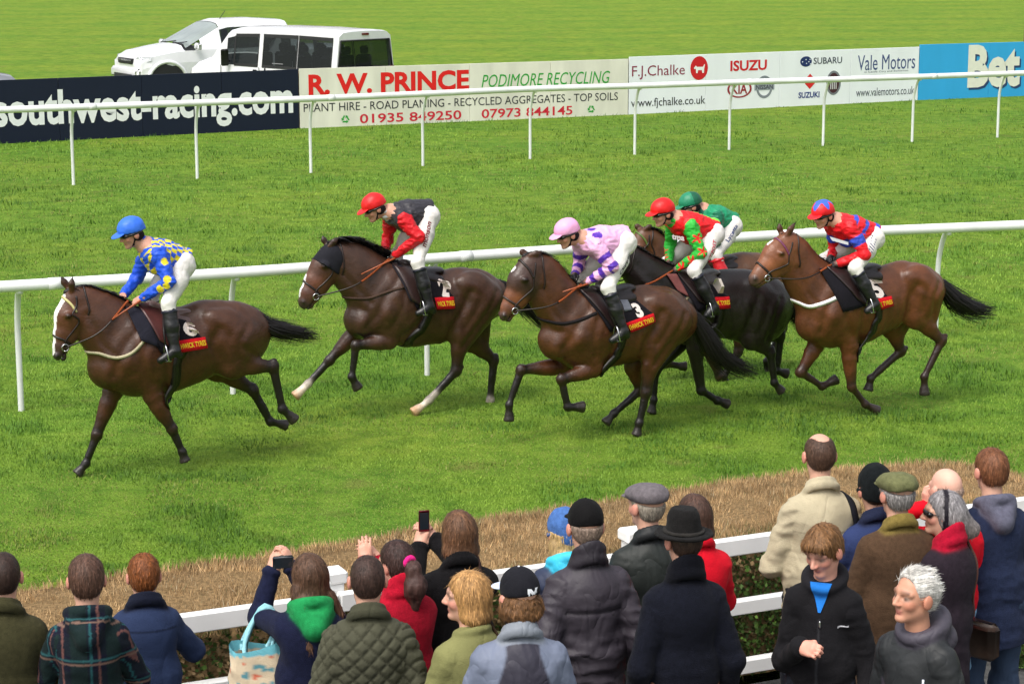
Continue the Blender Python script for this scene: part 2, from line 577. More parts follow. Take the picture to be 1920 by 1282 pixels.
def grass():
    n = 420000
    u = rng.uniform(-200, 2120, n); v = 1240 - (1240 - 150) * rng.random(n) ** 1.15
    d = FW + RT * ((u - 960) / FPX)[:, None] + UP * ((641 - v) / FPX)[:, None]
    P = CAM + d * (-EYE / d[:, 2])[:, None]
    P = P[((P - HEDGE0) @ TN) < -.2]
    n = len(P)
    tuft = fbm(np.c_[P[:, :2] * 2.1, np.zeros(n)], 4); big = vnoise(np.c_[P[:, :2] * .35, np.full(n, 3.)]); wear = fbm(np.c_[P[:, :2] * .8, np.full(n, 9.)], 3)
    dist = np.linalg.norm(P[:, :2], axis=1)
    hgt = (.020 + .065 * np.clip(tuft - .42, 0, 1) * 1.6) * rng.uniform(.6, 1.4, n) * np.clip(dist / 20, .9, 1.5)
    hgt *= np.where(wear > .57, .55, 1)
    wid = rng.uniform(.004, .009, n) * np.clip(dist / 18, .9, 2.6)
    a = rng.uniform(0, 2 * math.pi, n); lean = rng.uniform(.1, .9, n)
    S = np.c_[np.cos(a), np.sin(a), np.zeros(n)]; L = np.c_[np.cos(a + 1.3), np.sin(a + 1.3), np.zeros(n)]
    tip = P + L * (hgt * lean)[:, None] + np.c_[np.zeros(n), np.zeros(n), hgt]
    V = np.stack([P - S * wid[:, None] / 2, P + S * wid[:, None] / 2, tip], 1).reshape(-1, 3)
    t = np.clip((tuft - .36) / .30, 0, 1)[:, None]
    c = np.array([.198, .308, .038]) * (1 - t) + np.array([.078, .174, .018]) * t
    c = c * (1 + .45 * (big[:, None] - .5)) * rng.uniform(.72, 1.32, (n, 1))
    y = ((wear > .57) & (rng.random(n) < .5))[:, None]
    c = np.where(y, np.array([.23, .25, .06]) * rng.uniform(.7, 1.15, (n, 1)), c)
    mk('grass', V, np.arange(3 * n).reshape(-1, 3), BLADE, col=np.repeat(c, 3, 0), smooth=False, kind='stuff',
       label='short green racecourse turf with darker tufts')


# the fence in front of the crowd and the clipped hedge behind it
CROWD_Z = .25
FEN0 = A3(-1.70, 10.57, 0) + A3(0, 0, CROWD_Z)
FDIR = A3(1.52 + 1.70, 12.08 - 10.57, 0); FDIR /= np.linalg.norm(FDIR)
FNOR = A3(FDIR[1], -FDIR[0], 0)                # towards the camera
HEDGE_TOP = 1.15
hb = [on_z(u, v, HEDGE_TOP) for u, v in [(0, 1092), (400, 1038), (900, 960), (1400, 885), (1600, 862), (1740, 856), (1850, 866), (1925, 884)]]
hb = [hb[0] - 3 * FDIR] + hb + [hb[-1] + A3(.55, -.5, 0), hb[-1] + A3(.9, -1.6, 0)]
HB = resample(hb, .25)
HEDGE0 = HB[0] * A3(1, 1, 0)
grass()

ASPH = material('tarmac', .9, .2, base=(.07, .07, .07), var=.3, nscale=30, bump=.4, bscale=120)
pv, pf, _ = join([(*box((0, 0, 0), (40, 12.2, CROWD_Z), Matrix.Rotation(math.atan2(FDIR[1], FDIR[0]), 3, 'Z') and np.array(Matrix.Rotation(math.atan2(FDIR[1], FDIR[0]), 3, 'Z'))), (1, 1, 1))])
mk('pavement', pv + FEN0 + FNOR * 5.9 - A3(0, 0, CROWD_Z / 2 - .002), pf, ASPH, smooth=False, kind='structure')


def hedge():
    fr = Frame(A3(HB[len(HB) // 2][0], HB[len(HB) // 2][1], 0), 0)
    r = root('hedge', fr, 'long clipped hedge with a brown twiggy top and green leafy side', 'hedge')
    B = HB - fr.o; n = len(B)
    T = np.gradient(B[:, :2], axis=0); T /= np.linalg.norm(T, axis=1)[:, None]; N = np.c_[T[:, 1], -T[:, 0], np.zeros(n)]
    N = np.where((N @ FNOR)[:, None] < 0, -N, N)
    D = 1.22
    prof = [(0.02, 0), (0.0, HEDGE_TOP - .16), (.06, HEDGE_TOP - .05), (.4, HEDGE_TOP - .03), (.8, HEDGE_TOP - .03), (D - .10, HEDGE_TOP - .06), (D - .03, HEDGE_TOP - .2), (D - .05, .6), (D, .25)]
    V = np.array([[B[i] * A3(1, 1, 0) + N[i] * d + A3(0, 0, z) for d, z in prof] for i in range(n)]).reshape(-1, 3)
    V += (np.c_[fbm(V * 5), fbm(V * 5 + 9), fbm(V * 5 + 17)] - .5) * .06
    mk('core', V, grid_faces(n, len(prof)), material('hedge_core', .95, .1, base=(.19, .125, .060), var=.5, nscale=40), r)

    def spot(m):
        k = rng.random(m) * (n - 2); i = k.astype(int); f = (k - i)[:, None]
        return B[i] * (1 - f) + B[i + 1] * f, N[i], np.c_[T[i], np.zeros(m)]
    # twigs of the clipped top and upper side
    m = 190000
    p, nn, tt = spot(m); d = rng.random(m) * D; p = p * A3(1, 1, 0) + nn * d[:, None]
    z = HEDGE_TOP - .075 + .05 * (fbm(np.c_[p[:, :2] * 6, np.zeros(m)], 3) - .5)
    p[:, 2] = z
    L = rng.uniform(.03, .082, m); w = rng.uniform(.002, .0050, m); a = rng.uniform(0, 6.28, m)
    s = np.c_[np.cos(a), np.sin(a), np.zeros(m)]; ln = rng.normal(0, .3, (m, 2))
    tip = p + np.c_[ln * L[:, None], L]
    Vt = np.stack([p - s * w[:, None], p + s * w[:, None], tip + s * w[:, None] * .7], 1).reshape(-1, 3)
    c = np.array([.50, .335, .17]) * rng.uniform(.45, 1.35, (m, 1)) * (1 + 1.1 * (fbm(np.c_[p[:, :2] * 9, np.full(m, 5.)], 3)[:, None] - .5))
    g = rng.random(m) < .07; c[g] = np.array([.22, .20, .10]) * rng.uniform(.5, 1.2, (g.sum(), 1))
    g = rng.random(m) < .03; c[g] = np.array([.5, .42, .28])
    g = (d > D - .3) & (rng.random(m) < .45 * (d - D + .3) / .3); c[g] = np.array([.13, .16, .045]) * rng.uniform(.5, 1.3, (g.sum(), 1))
    mk('twigs', Vt, np.arange(3 * m).reshape(-1, 3), BLADE, r, np.repeat(c, 3, 0), smooth=False, kind='stuff')
    # leaves and twigs of the side that faces the crowd, and of the far side
    m = 60000
    p, nn, tt = spot(m); near = rng.random(m) < .85; zz = .25 + rng.random(m) * (HEDGE_TOP - .32)
    p = p * A3(1, 1, 0) + nn * np.where(near, D - .02 + rng.normal(0, .025, m), .0)[:, None]; p[:, 2] = zz
    a = rng.uniform(0, 6.28, m); e1 = tt * np.cos(a)[:, None] + A3(0, 0, 1) * np.sin(a)[:, None] + nn * rng.normal(0, .5, (m, 1)); e1 /= np.linalg.norm(e1, axis=1)[:, None]
    e2 = np.cross(e1, nn + rng.normal(0, .4, (m, 3))); e2 /= np.linalg.norm(e2, axis=1)[:, None]
    twig = rng.random(m) < .2
    L = np.where(twig, rng.uniform(.05, .14, m), rng.uniform(.02, .042, m))[:, None]; w = np.where(twig, .003, rng.uniform(.008, .016, m))[:, None]
    Vl = np.stack([p - e1 * L / 2, p + e2 * w, p + e1 * L / 2, p - e2 * w], 1).reshape(-1, 3)
    c = np.array([.060, .115, .020]) * rng.uniform(.35, 1.4, (m, 1))
    up = (zz > HEDGE_TOP - .30)
    c[up & (rng.random(m) < .55)] = A3(.24, .16, .075)
    c[twig] = np.array([.085, .070, .030]) * rng.uniform(.5, 1.3, (twig.sum(), 1))
    g = (rng.random(m) < .02) & ~up; c[g] = A3(.16, .30, .05)
    mk('leaves', Vl, np.arange(4 * m).reshape(-1, 4), BLADE, r, np.repeat(c, 4, 0), smooth=False, kind='stuff')


hedge()


def crowd_fence():
    ang = math.atan2(FDIR[1], FDIR[0])
    fr = Frame(FEN0, ang)
    r = root('crowd_fence', fr, 'white timber post and rail fence in front of the hedge', 'fence')
    x_post = (on_z(628, 1090, 1.3) - FEN0) @ FDIR
    gap = 1.83
    xs = [x_post + gap * k for k in range(-2, 7)]
    for a, b in zip(xs, xs[1:]):
        for top, hh in ((1.0, .10), (.62, .085), (.25, .085)):
            V, F = bbox_bevel(((a + b) / 2, 0, top - hh / 2), (gap - .012, .065, hh), .006)
            mk('rail', V, F, M['white'], r, smooth=False)
    for x in xs:
        P, G = bbox_bevel((x, .085, .52), (.10, .10, 1.04), .006)
        p = mk('post', P, G, M['white'], r, smooth=False)
        P, G = bbox_bevel((x, .085, 1.075), (.135, .135, .07), .012)
        mk('cap', P, G, M['white'], p, smooth=False)


crowd_fence()


def running_rail(post_px, n_before, n_after, height, label, over=.24, rad=.058):
    """white plastic running rail on cranked posts, the rail leaning out towards the stand"""
    B = [on_z(*p) for p in post_px]
    B = [B[0] - (B[1] - B[0]) * k for k in range(n_before, 0, -1)] + B + [B[-1] + (B[-1] - B[-2]) * k for k in range(1, n_after + 1)]
    B = np.array(B)
    fr = Frame(B[len(B) // 2], 0)
    r = root('running_rail', fr, label, 'rail', 'white running rails of the course')
    B = B - fr.o
    T = np.gradient(B, axis=0); T /= np.linalg.norm(T, axis=1)[:, None]; N = np.c_[T[:, 1], -T[:, 0], T[:, 2] * 0]
    m = material('rail_plastic', .35, .45, base=(.80, .81, .81), var=.10, nscale=2.2, bump=.06, bscale=20)
    for b, nn in zip(B, N):
        pts = [b - A3(0, 0, .1), b + A3(0, 0, .3), b + A3(0, 0, height * .62), b + A3(0, 0, height * .78) + nn * over * .18,
               b + A3(0, 0, height * .92) + nn * over * .55, b + A3(0, 0, height - .02) + nn * over * .95]
        V, F = tube(resample(pts, .06), .030, 10)
        p = mk('post', V, F, m, r)
        # the clip that carries the rail
        a = b + A3(0, 0, height - .075) + nn * over * .93
        V, F = tube([a - A3(0, 0, .01), a + A3(0, 0, .05)], [.036, .05], 10)
        mk('bracket', V, F, m, p)
    for b, nn, tt in list(zip(B, N, T))[::2]:                  # sleeves where lengths of rail are joined
        a = b + A3(0, 0, height) + nn * over + tt * .35
        V, F = tube([a - tt * .07, a + tt * .07], rad + .004, 14); mk('sleeve', V, F, m, r)
    V, F = tube(resample(B + A3(0, 0, height) + N * over, .5), rad, 14)
    mk('rail', V, F, m, r)


# nearer rail: posts stand behind the horses
running_rail([(40, 770), (437, 738), (801, 703), (1136, 672), (1446, 644), (1754, 627)], 2, 2, 1.30, 'nearer white running rail on curved posts just behind the horses')
running_rail([(138, 347), (370, 335), (583, 324), (793, 311), (994, 298), (1190, 290), (1367, 281), (1543, 273.5), (1710, 266), (1870, 258)], 2, 3, 1.46,
             'farther white running rail on curved posts in front of the advertising boards', rad=.062)


# ------------------------------------------------------------------ advertising boards
def flat_ellipse(n=24):
    return np.array([[.5 + .5 * math.cos(6.2832 * k / n), .5 + .5 * math.sin(6.2832 * k / n)] for k in range(n)]), [list(range(n))]


def flat_ring(t=.1, n=28):
    o, _ = flat_ellipse(n); i = .5 + (o - .5) * (1 - 2 * t)
    return np.concatenate([o, i]), [[k, (k + 1) % n, n + (k + 1) % n, n + k] for k in range(n)]


class Board:
    def __init__(self, b0, b1, h, colour, label, panels, name='advertising_board'):
        d = b1 - b0; self.L = np.linalg.norm(d); self.h = h
        self.fr = Frame(b0, math.atan2(d[1], d[0]))
        self.r = root(name, self.fr, label, 'billboard', 'advertising boards behind the far rail')
        m = material('board_face', .45, .4, base=colour, var=.04, nscale=2, bump=.03, bscale=8, stretch=(1, 1, .3)) if isinstance(colour, np.ndarray) else colour
        w = self.L / panels
        for k in range(panels):
            V, F = bbox_bevel((w * (k + .5), 0, h / 2 - .02), (w - .008, .03, h + .04), .004)
            mk('panel', V, F, m, self.r, smooth=False)
        wood = material('board_timber', .9, .2, base=(.16, .11, .06), var=.3, nscale=9)
        for k in range(panels + 1):
            x = min(max(w * k, .06), self.L - .06)
            V, F = box((x, .07, h / 2 - .05), (.08, .08, h)); mk('post', V, F, wood, self.r, smooth=False)
        self.z = 0

    def shape(self, name, geo, x0, x1, y0, y1, colour, lift=.019):
        q, F = geo[0], geo[1]
        V = np.c_[(x0 + q[:, 0] * (x1 - x0)) * self.L, np.full(len(q), -lift), (y0 + q[:, 1] * (y1 - y0)) * self.h]
        return mk(name, V, F, M['print'], self.r, np.asarray(colour), smooth=False)

    def text(self, s, x0, x1, y0, y1, colour, bold=.0, shear=0.0, lift=.019):
        q, F, _ = text_geo(s, bold, shear)
        # one mesh for each word
        par = list(range(len(q)))

        def find(i):
            while par[i] != i: par[i] = par[par[i]]; i = par[i]
            return i
        for f in F:
            for i in f[1:]: par[find(i)] = find(f[0])
        isl = {}
        for i in range(len(q)): isl.setdefault(find(i), []).append(i)
        iv = sorted((q[v, 0].min(), q[v, 0].max(), k) for k, v in isl.items())
        gap = .30 * (y1 - y0) * self.h / ((x1 - x0) * self.L); words = [[iv[0]]]; end = iv[0][1]
        for t in iv[1:]:
            if t[0] - end > gap: words.append([])
            words[-1].append(t); end = max(end, t[1])
        for wd in words:
            ids = [i for t in wd for i in isl[t[2]]]; mp = {i: k for k, i in enumerate(ids)}
            self.shape('lettering', (q[ids], [[mp[i] for i in f] for f in F if f[0] in mp]), x0, x1, y0, y1, colour, lift)


def dirty_board():
    m = material('weathered_board', .6, .3, base=(.74, .72, .63), var=.12, nscale=1.6, bump=.05, bscale=8, stretch=(1.2, 1, .35))
    return m


bp = [on_z(0, 270), on_z(561, 241), on_z(1177, 215), on_z(1720, 188), on_z(1920, 180)]
bp0 = bp[0] - (bp[1] - bp[0]) * .35
NAVY = srgb(14, 22, 48)
b = Board(bp0, bp[1], 1.40, NAVY, 'navy blue board reading southwest-racing.com in big white letters', 5)
sw = lambda u: (b.L * .35 / 1.35 + (u / 561) * b.L / 1.35) / b.L if False else (.35 + u / 561) / 1.35
b.text('southwest-racing.com', sw(-8), sw(549), .10, .82, srgb(236, 238, 240), bold=.03)
b = Board(bp[1] + (bp[2] - bp[1]) * .002, bp[2], 1.41, dirty_board(), 'weathered cream board reading R. W. PRINCE in red capitals', 4)
RED, GRN, BLK = srgb(222, 34, 30), srgb(48, 158, 58), srgb(38, 38, 48)
b.text('R. W. PRINCE', .026, .498, .55, .90, RED, bold=.035)
b.text('PODIMORE RECYCLING', .536, .94, .58, .80, GRN, bold=.0, shear=.25)
b.text('PLANT HIRE - ROAD PLANING - RECYCLED AGGREGATES - TOP SOILS', .011, .966, .27, .41, BLK, bold=.0)
b.text('01935 849250', .172, .474, .04, .20, srgb(205, 40, 60), bold=.014)
b.text('07973 844145', .536, .82, .04, .20, srgb(205, 40, 60), bold=.014)


def recycle():
    V, F = [], []
    for k in range(3):                                       # three chasing arrows
        a = 2.094 * k
        q = [(-.42, -.30), (.12, -.30), (.12, -.42), (.42, -.18), (.12, .04), (.12, -.1), (-.30, -.1)]
        n = len(V)
        for x, y in q:
            y -= .12
            V.append((.5 + .62 * (x * math.cos(a) - y * math.sin(a)), .5 + .62 * (x * math.sin(a) + y * math.cos(a))))
        F += [[n, n + 1, n + 5, n + 6], [n + 2, n + 3, n + 4], [n + 1, n + 2, n + 4, n + 5]]
    return np.array(V), F


for x in (.112, .862):
    b.shape('emblem', recycle(), x, x + .036, .02, .23, GRN)
b = Board(bp[2] + (bp[3] - bp[2]) * .002, bp[3], 1.46, srgb(238, 241, 248), 'white board carrying motor dealer names and small car badges', 4)
MAR, GRY, BLU = srgb(140, 40, 70), srgb(70, 76, 90), srgb(40, 60, 130)
b.text('F.J.Chalke', .009, .180, .60, .84, MAR, bold=.0)
b.shape('emblem', flat_ellipse(), .198, .256, .55, .97, srgb(206, 32, 40))
dog = (np.array([[.1, .55], [.25, .72], [.35, .62], [.8, .62], [.9, .8], [.95, .78], [.9, .5], [.88, .2], [.75, .2], [.72, .4], [.42, .4], [.4, .2], [.28, .2], [.25, .5], [.15, .48]]), [list(range(15))])
b.shape('emblem', dog, .205, .248, .62, .88, srgb(240, 240, 240), .021)
b.text('ISUZU', .331, .455, .68, .87, srgb(206, 32, 40), bold=.03)
b.shape('emblem', flat_ring(.08), .322, .405, .20, .52, srgb(150, 40, 50))
b.text('KIA', .337, .390, .27, .45, srgb(150, 40, 50), bold=.025)
b.shape('emblem', flat_ring(.12), .420, .476, .17, .58, srgb(130, 136, 146))
b.shape('emblem', (np.array([[0, 0], [1, 0], [1, 1], [0, 1.]]), [[0, 1, 2, 3]]), .414, .482, .32, .43, srgb(150, 156, 166), .021)
b.text('NISSAN', .419, .477, .335, .415, srgb(60, 64, 74), bold=.02, lift=.023)
b.shape('emblem', flat_ellipse(), .570, .611, .71, .90, srgb(30, 50, 100))
for i, (x, y) in enumerate(((.576, .80), (.588, .84), (.590, .77), (.598, .80), (.602, .84), (.604, .76))):
    b.shape('emblem', flat_ellipse(6), x, x + .0045, y - .012, y + .012, srgb(220, 226, 240), .021)
b.text('SUBARU', .617, .718, .75, .87, GRY, bold=.014)
zed = (np.array([[.5, 1], [1, .62], [.72, .5], [1, .38], [.5, 0], [0, .38], [.28, .5], [0, .62]]), [[0, 1, 2, 6, 7], [2, 3, 4, 5, 6]])
b.shape('emblem', zed, .588, .624, .30, .58, srgb(214, 40, 44))
b.text('SUZUKI', .567, .641, .14, .25, BLU, bold=.03)
b.shape('emblem', flat_ellipse(), .664, .716, .17, .62, srgb(120, 124, 132))
b.shape('emblem', flat_ellipse(), .670, .710, .21, .58, srgb(70, 40, 48), .021)
for k in range(4):
    b.shape('emblem', (np.array([[0, 0], [1, 0], [1, 1], [0, 1.]]), [[0, 1, 2, 3]]), .678 + k * .0065, .681 + k * .0065, .28, .5, srgb(210, 210, 214), .023)
b.text('Vale Motors', .775, .985, .60, .88, srgb(66, 80, 130), bold=.0)
b.text('in Castle Cary and Somerton', .80, .96, .545, .585, GRY)
b.text('www.fjchalke.co.uk', .007, .249, .08, .27, BLK, bold=.004)
b.text('www.valemotors.co.uk', .772, .985, .12, .27, GRY, bold=.003)
bx_end = bp[4] + (bp[4] - bp[3]) * 1.6
b = Board(bp[3] + (bp[4] - bp[3]) * .004, bx_end, 1.52, srgb(52, 164, 224), 'bright blue board with the big cream word Bet', 4)
fb = lambda u: (u - 1720) / 200 / 2.6 * 1.02
b.text('Bet', fb(1811), fb(1908), .14, .93, srgb(40, 66, 110), bold=.04, lift=.019)
b.text('Bet', fb(1808), fb(1905), .18, .97, srgb(226, 226, 214), bold=.04, lift=.023)

BANK = .18                                     # the infield behind the boards stands a little higher
_d = (bp[4] - bp[0]) / np.linalg.norm(bp[4] - bp[0]); _n = A3(-_d[1], _d[0], 0); _a = bp[0] + _n * .9
mk('infield', [_a - _d * 300 + A3(0, 0, -.05), _a + _d * 300 + A3(0, 0, -.05), _a + _d * 300 + _n * 1.2 + A3(0, 0, BANK), _a - _d * 300 + _n * 1.2 + A3(0, 0, BANK), _a + _d * 300 + _n * 600 + A3(0, 0, BANK), _a - _d * 300 + _n * 600 + A3(0, 0, BANK)],
   [[0, 1, 2, 3], [3, 2, 4, 5]], turf_material('infield_turf', (1.22, 1.10, 1.15)), smooth=False, kind='structure')

# ------------------------------------------------------------------ vehicles parked on the far side
GLASS = bpy.data.materials.new('tinted_glass'); GLASS.use_nodes = True
_g = GLASS.node_tree; _p = _g.nodes['Principled BSDF']
_p.inputs['Base Color'].default_value = (.02, .026, .028, 1); _p.inputs['Roughness'].default_value = .04; _p.inputs['Specular IOR Level'].default_value = .6
_t = _g.nodes.new('ShaderNodeBsdfTransparent'); _t.inputs[0].default_value = (.45, .5, .5, 1)
_m = _g.nodes.new('ShaderNodeMixShader'); _m.inputs[0].default_value = .55
_g.links.new(_p.outputs[0], _m.inputs[1]); _g.links.new(_t.outputs[0], _m.inputs[2])
_g.links.new(_m.outputs[0], [x for x in _g.nodes if x.type == 'OUTPUT_MATERIAL'][0].inputs[0])
TRIM = material('black_trim', .6, .4, base=(.018, .018, .02))
SEAT = material('seat_cloth', .9, .1, base=(.05, .05, .06))


class Loft:
    """vehicle shell as rings along its length; ring intervals can be left open for glass"""
    def __init__(self, stations):
        self.S = stations; self.R = [self.ring(*s) for s in stations]

    @staticmethod
    def ring(x, zb, zbelt, zr, wb, wbelt, wr):
        L = [(0, zb), (wb * .88, zb), (wb, zb + .14), (max(wb, wbelt) + .015, (zb + zbelt) / 2 + .08), (wbelt, zbelt), (wr, zr - .10), (wr - .12, zr - .015), (wr * .5, zr + .012), (0, zr + .02)]
        return [A3(x, y, z) for y, z in L]

    def shell(self, open_=()):
        V, F = [], []; n = 9
        for r in self.R:
            V += [p for p in r] + [p * A3(1, -1, 1) for p in r]
        for i in range(len(self.R) - 1):
            for j in range(n - 1):
                if (i, j) in open_: continue
                a, c = i * 18 + j, (i + 1) * 18 + j
                F.append([a, a + 1, c + 1, c]); F.append([a + n, c + n, c + n + 1, a + n + 1])
        return np.array(V), F

    def caps(self, front=True, rear=True, rear_open=None):
        V, F, n = [], [], 0
        for i, on, flip in ((0, front, 0), (len(self.R) - 1, rear, 1)):
            if not on: continue
            r = self.R[i]
            for j in range(8):
                if flip and rear_open == j: continue
                a, b2 = r[j], r[j + 1]
                q = [a, b2, b2 * A3(1, -1, 1), a * A3(1, -1, 1)]
                V += q; F.append([n, n + 1, n + 2, n + 3] if flip else [n + 3, n + 2, n + 1, n]); n += 4
        return np.array(V), F

    def pane(self, i, j, a0, a1, b0, b1, off=.008, side=1):
        """quad on ring interval j between stations i and i+1"""
        q = []
        for a, b2 in ((a0, b0), (a1, b0), (a1, b1), (a0, b1)):
            p = (self.R[i][j] * (1 - a) + self.R[i + 1][j] * a) * (1 - b2) + (self.R[i][j + 1] * (1 - a) + self.R[i + 1][j + 1] * a) * b2
            q.append(p)
        q = np.array(q); nrm = np.cross(q[1] - q[0], q[3] - q[0]); nrm /= np.linalg.norm(nrm)
        if nrm[1] < 0 and abs(nrm[1]) > .3: nrm = -nrm
        if abs(nrm[1]) <= .3 and nrm[2] < 0: nrm = -nrm
        q = q + nrm * off
        if side < 0: q = q * A3(1, -1, 1)
        return q, [[0, 1, 2, 3]]


def wheel(parent, x, y, r):
    a = A3(x, y, r)
    V, F = tube([a - A3(0, .11, 0), a - A3(0, .09, 0), a + A3(0, .09, 0), a + A3(0, .11, 0)], [r * .9, r, r, r * .9], 24)
    w = mk('wheel', V, F, M['rubber'], parent)
    s = 1 if y > 0 else -1
    V, F = tube([a + A3(0, .10 * s, 0), a + A3(0, .118 * s, 0)], [r * .62, r * .58], 20)
    mk('rim', V, F, M['steel'], w)


def minibus():
    fr = Frame(on_z(627, 61, 2.06 + BANK) * A3(1, 1, 0) + A3(0, 0, BANK), math.radians(136))
    r = root('minibus', fr, 'white minibus with dark side windows parked behind the boards', 'van')
    W = .98; white = srgb(226, 226, 230)
    # x runs forward; the rear left upper corner sits at the frame's origin
    st = [(5.25, .45, .80, .95, .80, .80, .70), (5.05, .38, .95, 1.12, .92, .90, .78), (4.45, .35, 1.08, 1.30, .97, .93, .80), (3.75, .35, 1.12, 1.98, .98, .95, .84), (3.45, .35, 1.12, 2.05, .98, .95, .84),
          (2.62, .35, 1.12, 2.08, .98, .95, .84), (2.48, .35, 1.12, 2.08, .98, .95, .84), (1.3, .35, 1.12, 2.09, .98, .95, .84), (1.28, .35, 1.12, 2.09, .98, .95, .84), (.16, .35, 1.12, 2.07, .98, .95, .84), (0, .38, 1.12, 2.04, .97, .94, .83)]
    st = [(s[0] * 1.12, *s[1:]) for s in st]
    lf = Loft(st)
    for rr in lf.R:
        for p in rr: p[1] -= 0
    sh = A3(0, -W, 0)
    side_open = {(3, 4), (4, 4), (6, 4), (8, 4)}
    V, F = lf.shell(side_open | {(2, 7), (2, 6), (2, 5)})
    C, G = lf.caps(True, True, rear_open=4)
    body_v, body_f, _ = join([(V, F, (1, 1, 1)), (C, G, (1, 1, 1))])
    mk('body', body_v + sh, body_f, M['paint'], r, white, smooth=False)
    dark = srgb(20, 22, 24)
    for i, a0, a1, nm in ((4, 0, 1, 'door_window'), (6, .0, 1, 'side_window'), (8, .0, 1, 'side_window')):
        for s in (1, -1):
            q, f = lf.pane(i, 4, a0, a1, .02, .86, .004, s)
            w = mk(nm, q + sh, f, GLASS, r, smooth=False)
            for b0, b1, c0, c1 in ((0, 1, -.03, .05), (0, 1, .83, .93), (-.0, .025, 0, .9), (.975, 1, 0, .9)):
                q2, f2 = lf.pane(i, 4, b0, b1, c0, c1, .009, s); mk('frame', q2 + sh, f2, TRIM, w, smooth=False)
    # body strip closing the side above the panes
    for i in (3, 4, 6, 8):
        for s in (1, -1):
            q, f = lf.pane(i, 4, 0, 1, .86, 1, .002, s); mk('header', q + sh, f, M['paint'], r, white, smooth=False)
    for s in (1, -1):
        q, f = lf.pane(3, 4, 0, 1, .0, .86, .004, s); w = mk('quarter_window', q + sh, f, GLASS, r, smooth=False)
        q, f = lf.pane(3, 4, .9, 1, 0, .88, .01, s); mk('frame', q + sh, f, TRIM, w, smooth=False)
        q, f = lf.pane(6, 4, .30, .62, .10, .12, .012, s); mk('vent', q + sh, f, M['steel'], w, smooth=False)
        # mirror: arm and housing
        P, G = bbox_bevel((4.05, s * 1.10 - W, 1.30), (.12, .20, .42), .03)
        mi = mk('mirror', P, G, TRIM, r)
        P, G = tube([(4.05, s * .95 - W, 1.2), (4.05, s * 1.05 - W, 1.22)], .025, 8); mk('arm', P, G, TRIM, mi)
        P, G = bbox_bevel((3.02, s * (.985) - W, 1.02), (.14, .03, .035), .008); mk('door_handle', P, G, TRIM, r)
        P, G = bbox_bevel((2.63, s * (.985) - W, 1.02), (.035, .03, .14), .008); mk('door_handle', P, G, TRIM, r)
        for x in (2.85, 1.44, 4.36):
            P, G = box((x, s * .990 - W, .74), (.012, .012, .72)); mk('door_gap', P, G, TRIM, r, smooth=False)
        for x in (1.0, 4.78): wheel(r, x, s * .86 - W, .33)
        P, G = bbox_bevel((-.01, s * .87 - W, .95), (.03, .14, .5), .01); mk('tail_light', P, G, M['gloss'], r, srgb(120, 10, 12))
    # windscreen
    i = 2
    for j in (5, 6, 7):
        for s in (1, -1):
            q, f = lf.pane(i, j, .05, .97, 0, 1, .0, s); mk('windscreen', q + sh, f, GLASS, r, smooth=False)
    # rear: window with surround
    a, b2 = lf.R[-1][4], lf.R[-1][5]
    y0, y1 = a[1] - .06, b2[1] - .04
    q = np.array([(-.004, y0 - W, a[2] + .03), (-.004, y1 - W, b2[2] - .10), (-.004, -y1 - W, b2[2] - .10), (-.004, -y0 - W, a[2] + .03)])
    rw = mk('rear_window', q, [[0, 1, 2, 3]], GLASS, r, smooth=False)
    for k in range(4):
        P, G = tube([q[k], q[(k + 1) % 4]], .022, 6); mk('seal', P, G, TRIM, rw)
    for s in (1, -1):
        p = np.array([(0, a[1] * s - W, a[2]), (0, b2[1] * s - W, b2[2]), (0, y1 * s - W, b2[2] - .08), (0, y0 * s - W, a[2])])
        mk('pillar', p, [[0, 1, 2, 3]], M['paint'], r, white, smooth=False)
    p = np.array([(0, b2[1] - W, b2[2]), (0, -b2[1] - W, b2[2]), (0, -y1 - W, b2[2] - .09), (0, y1 - W, b2[2] - .09)])
    mk('rear_header', p, [[0, 1, 2, 3]], M['paint'], r, white, smooth=False)
    P, G = bbox_bevel((-.012, -W, 1.985), (.03, .22, .05), .008); mk('brake_light', P, G, M['gloss'], r, srgb(120, 12, 14))
    # seats and floor inside
    P, G = box((2.4, -W, .42), (4.6, 1.8, .03)); mk('cabin_floor', P, G, TRIM, r, smooth=False)
    for x in (.7, 1.6, 2.35, 3.1):
        for y in (-.58, 0, .58):
            P1 = bbox_bevel((x, y - W, 1.05), (.16, .46, .80), .05); P2 = bbox_bevel((x - .02, y - W, 1.56), (.1, .26, .2), .04); P3 = bbox_bevel((x + .25, y - W, .72), (.5, .46, .16), .05)
            V, F, _ = join([(*P1, (1, 1, 1)), (*P2, (1, 1, 1)), (*P3, (1, 1, 1))]); mk('seat', V, F, SEAT, r)


minibus()


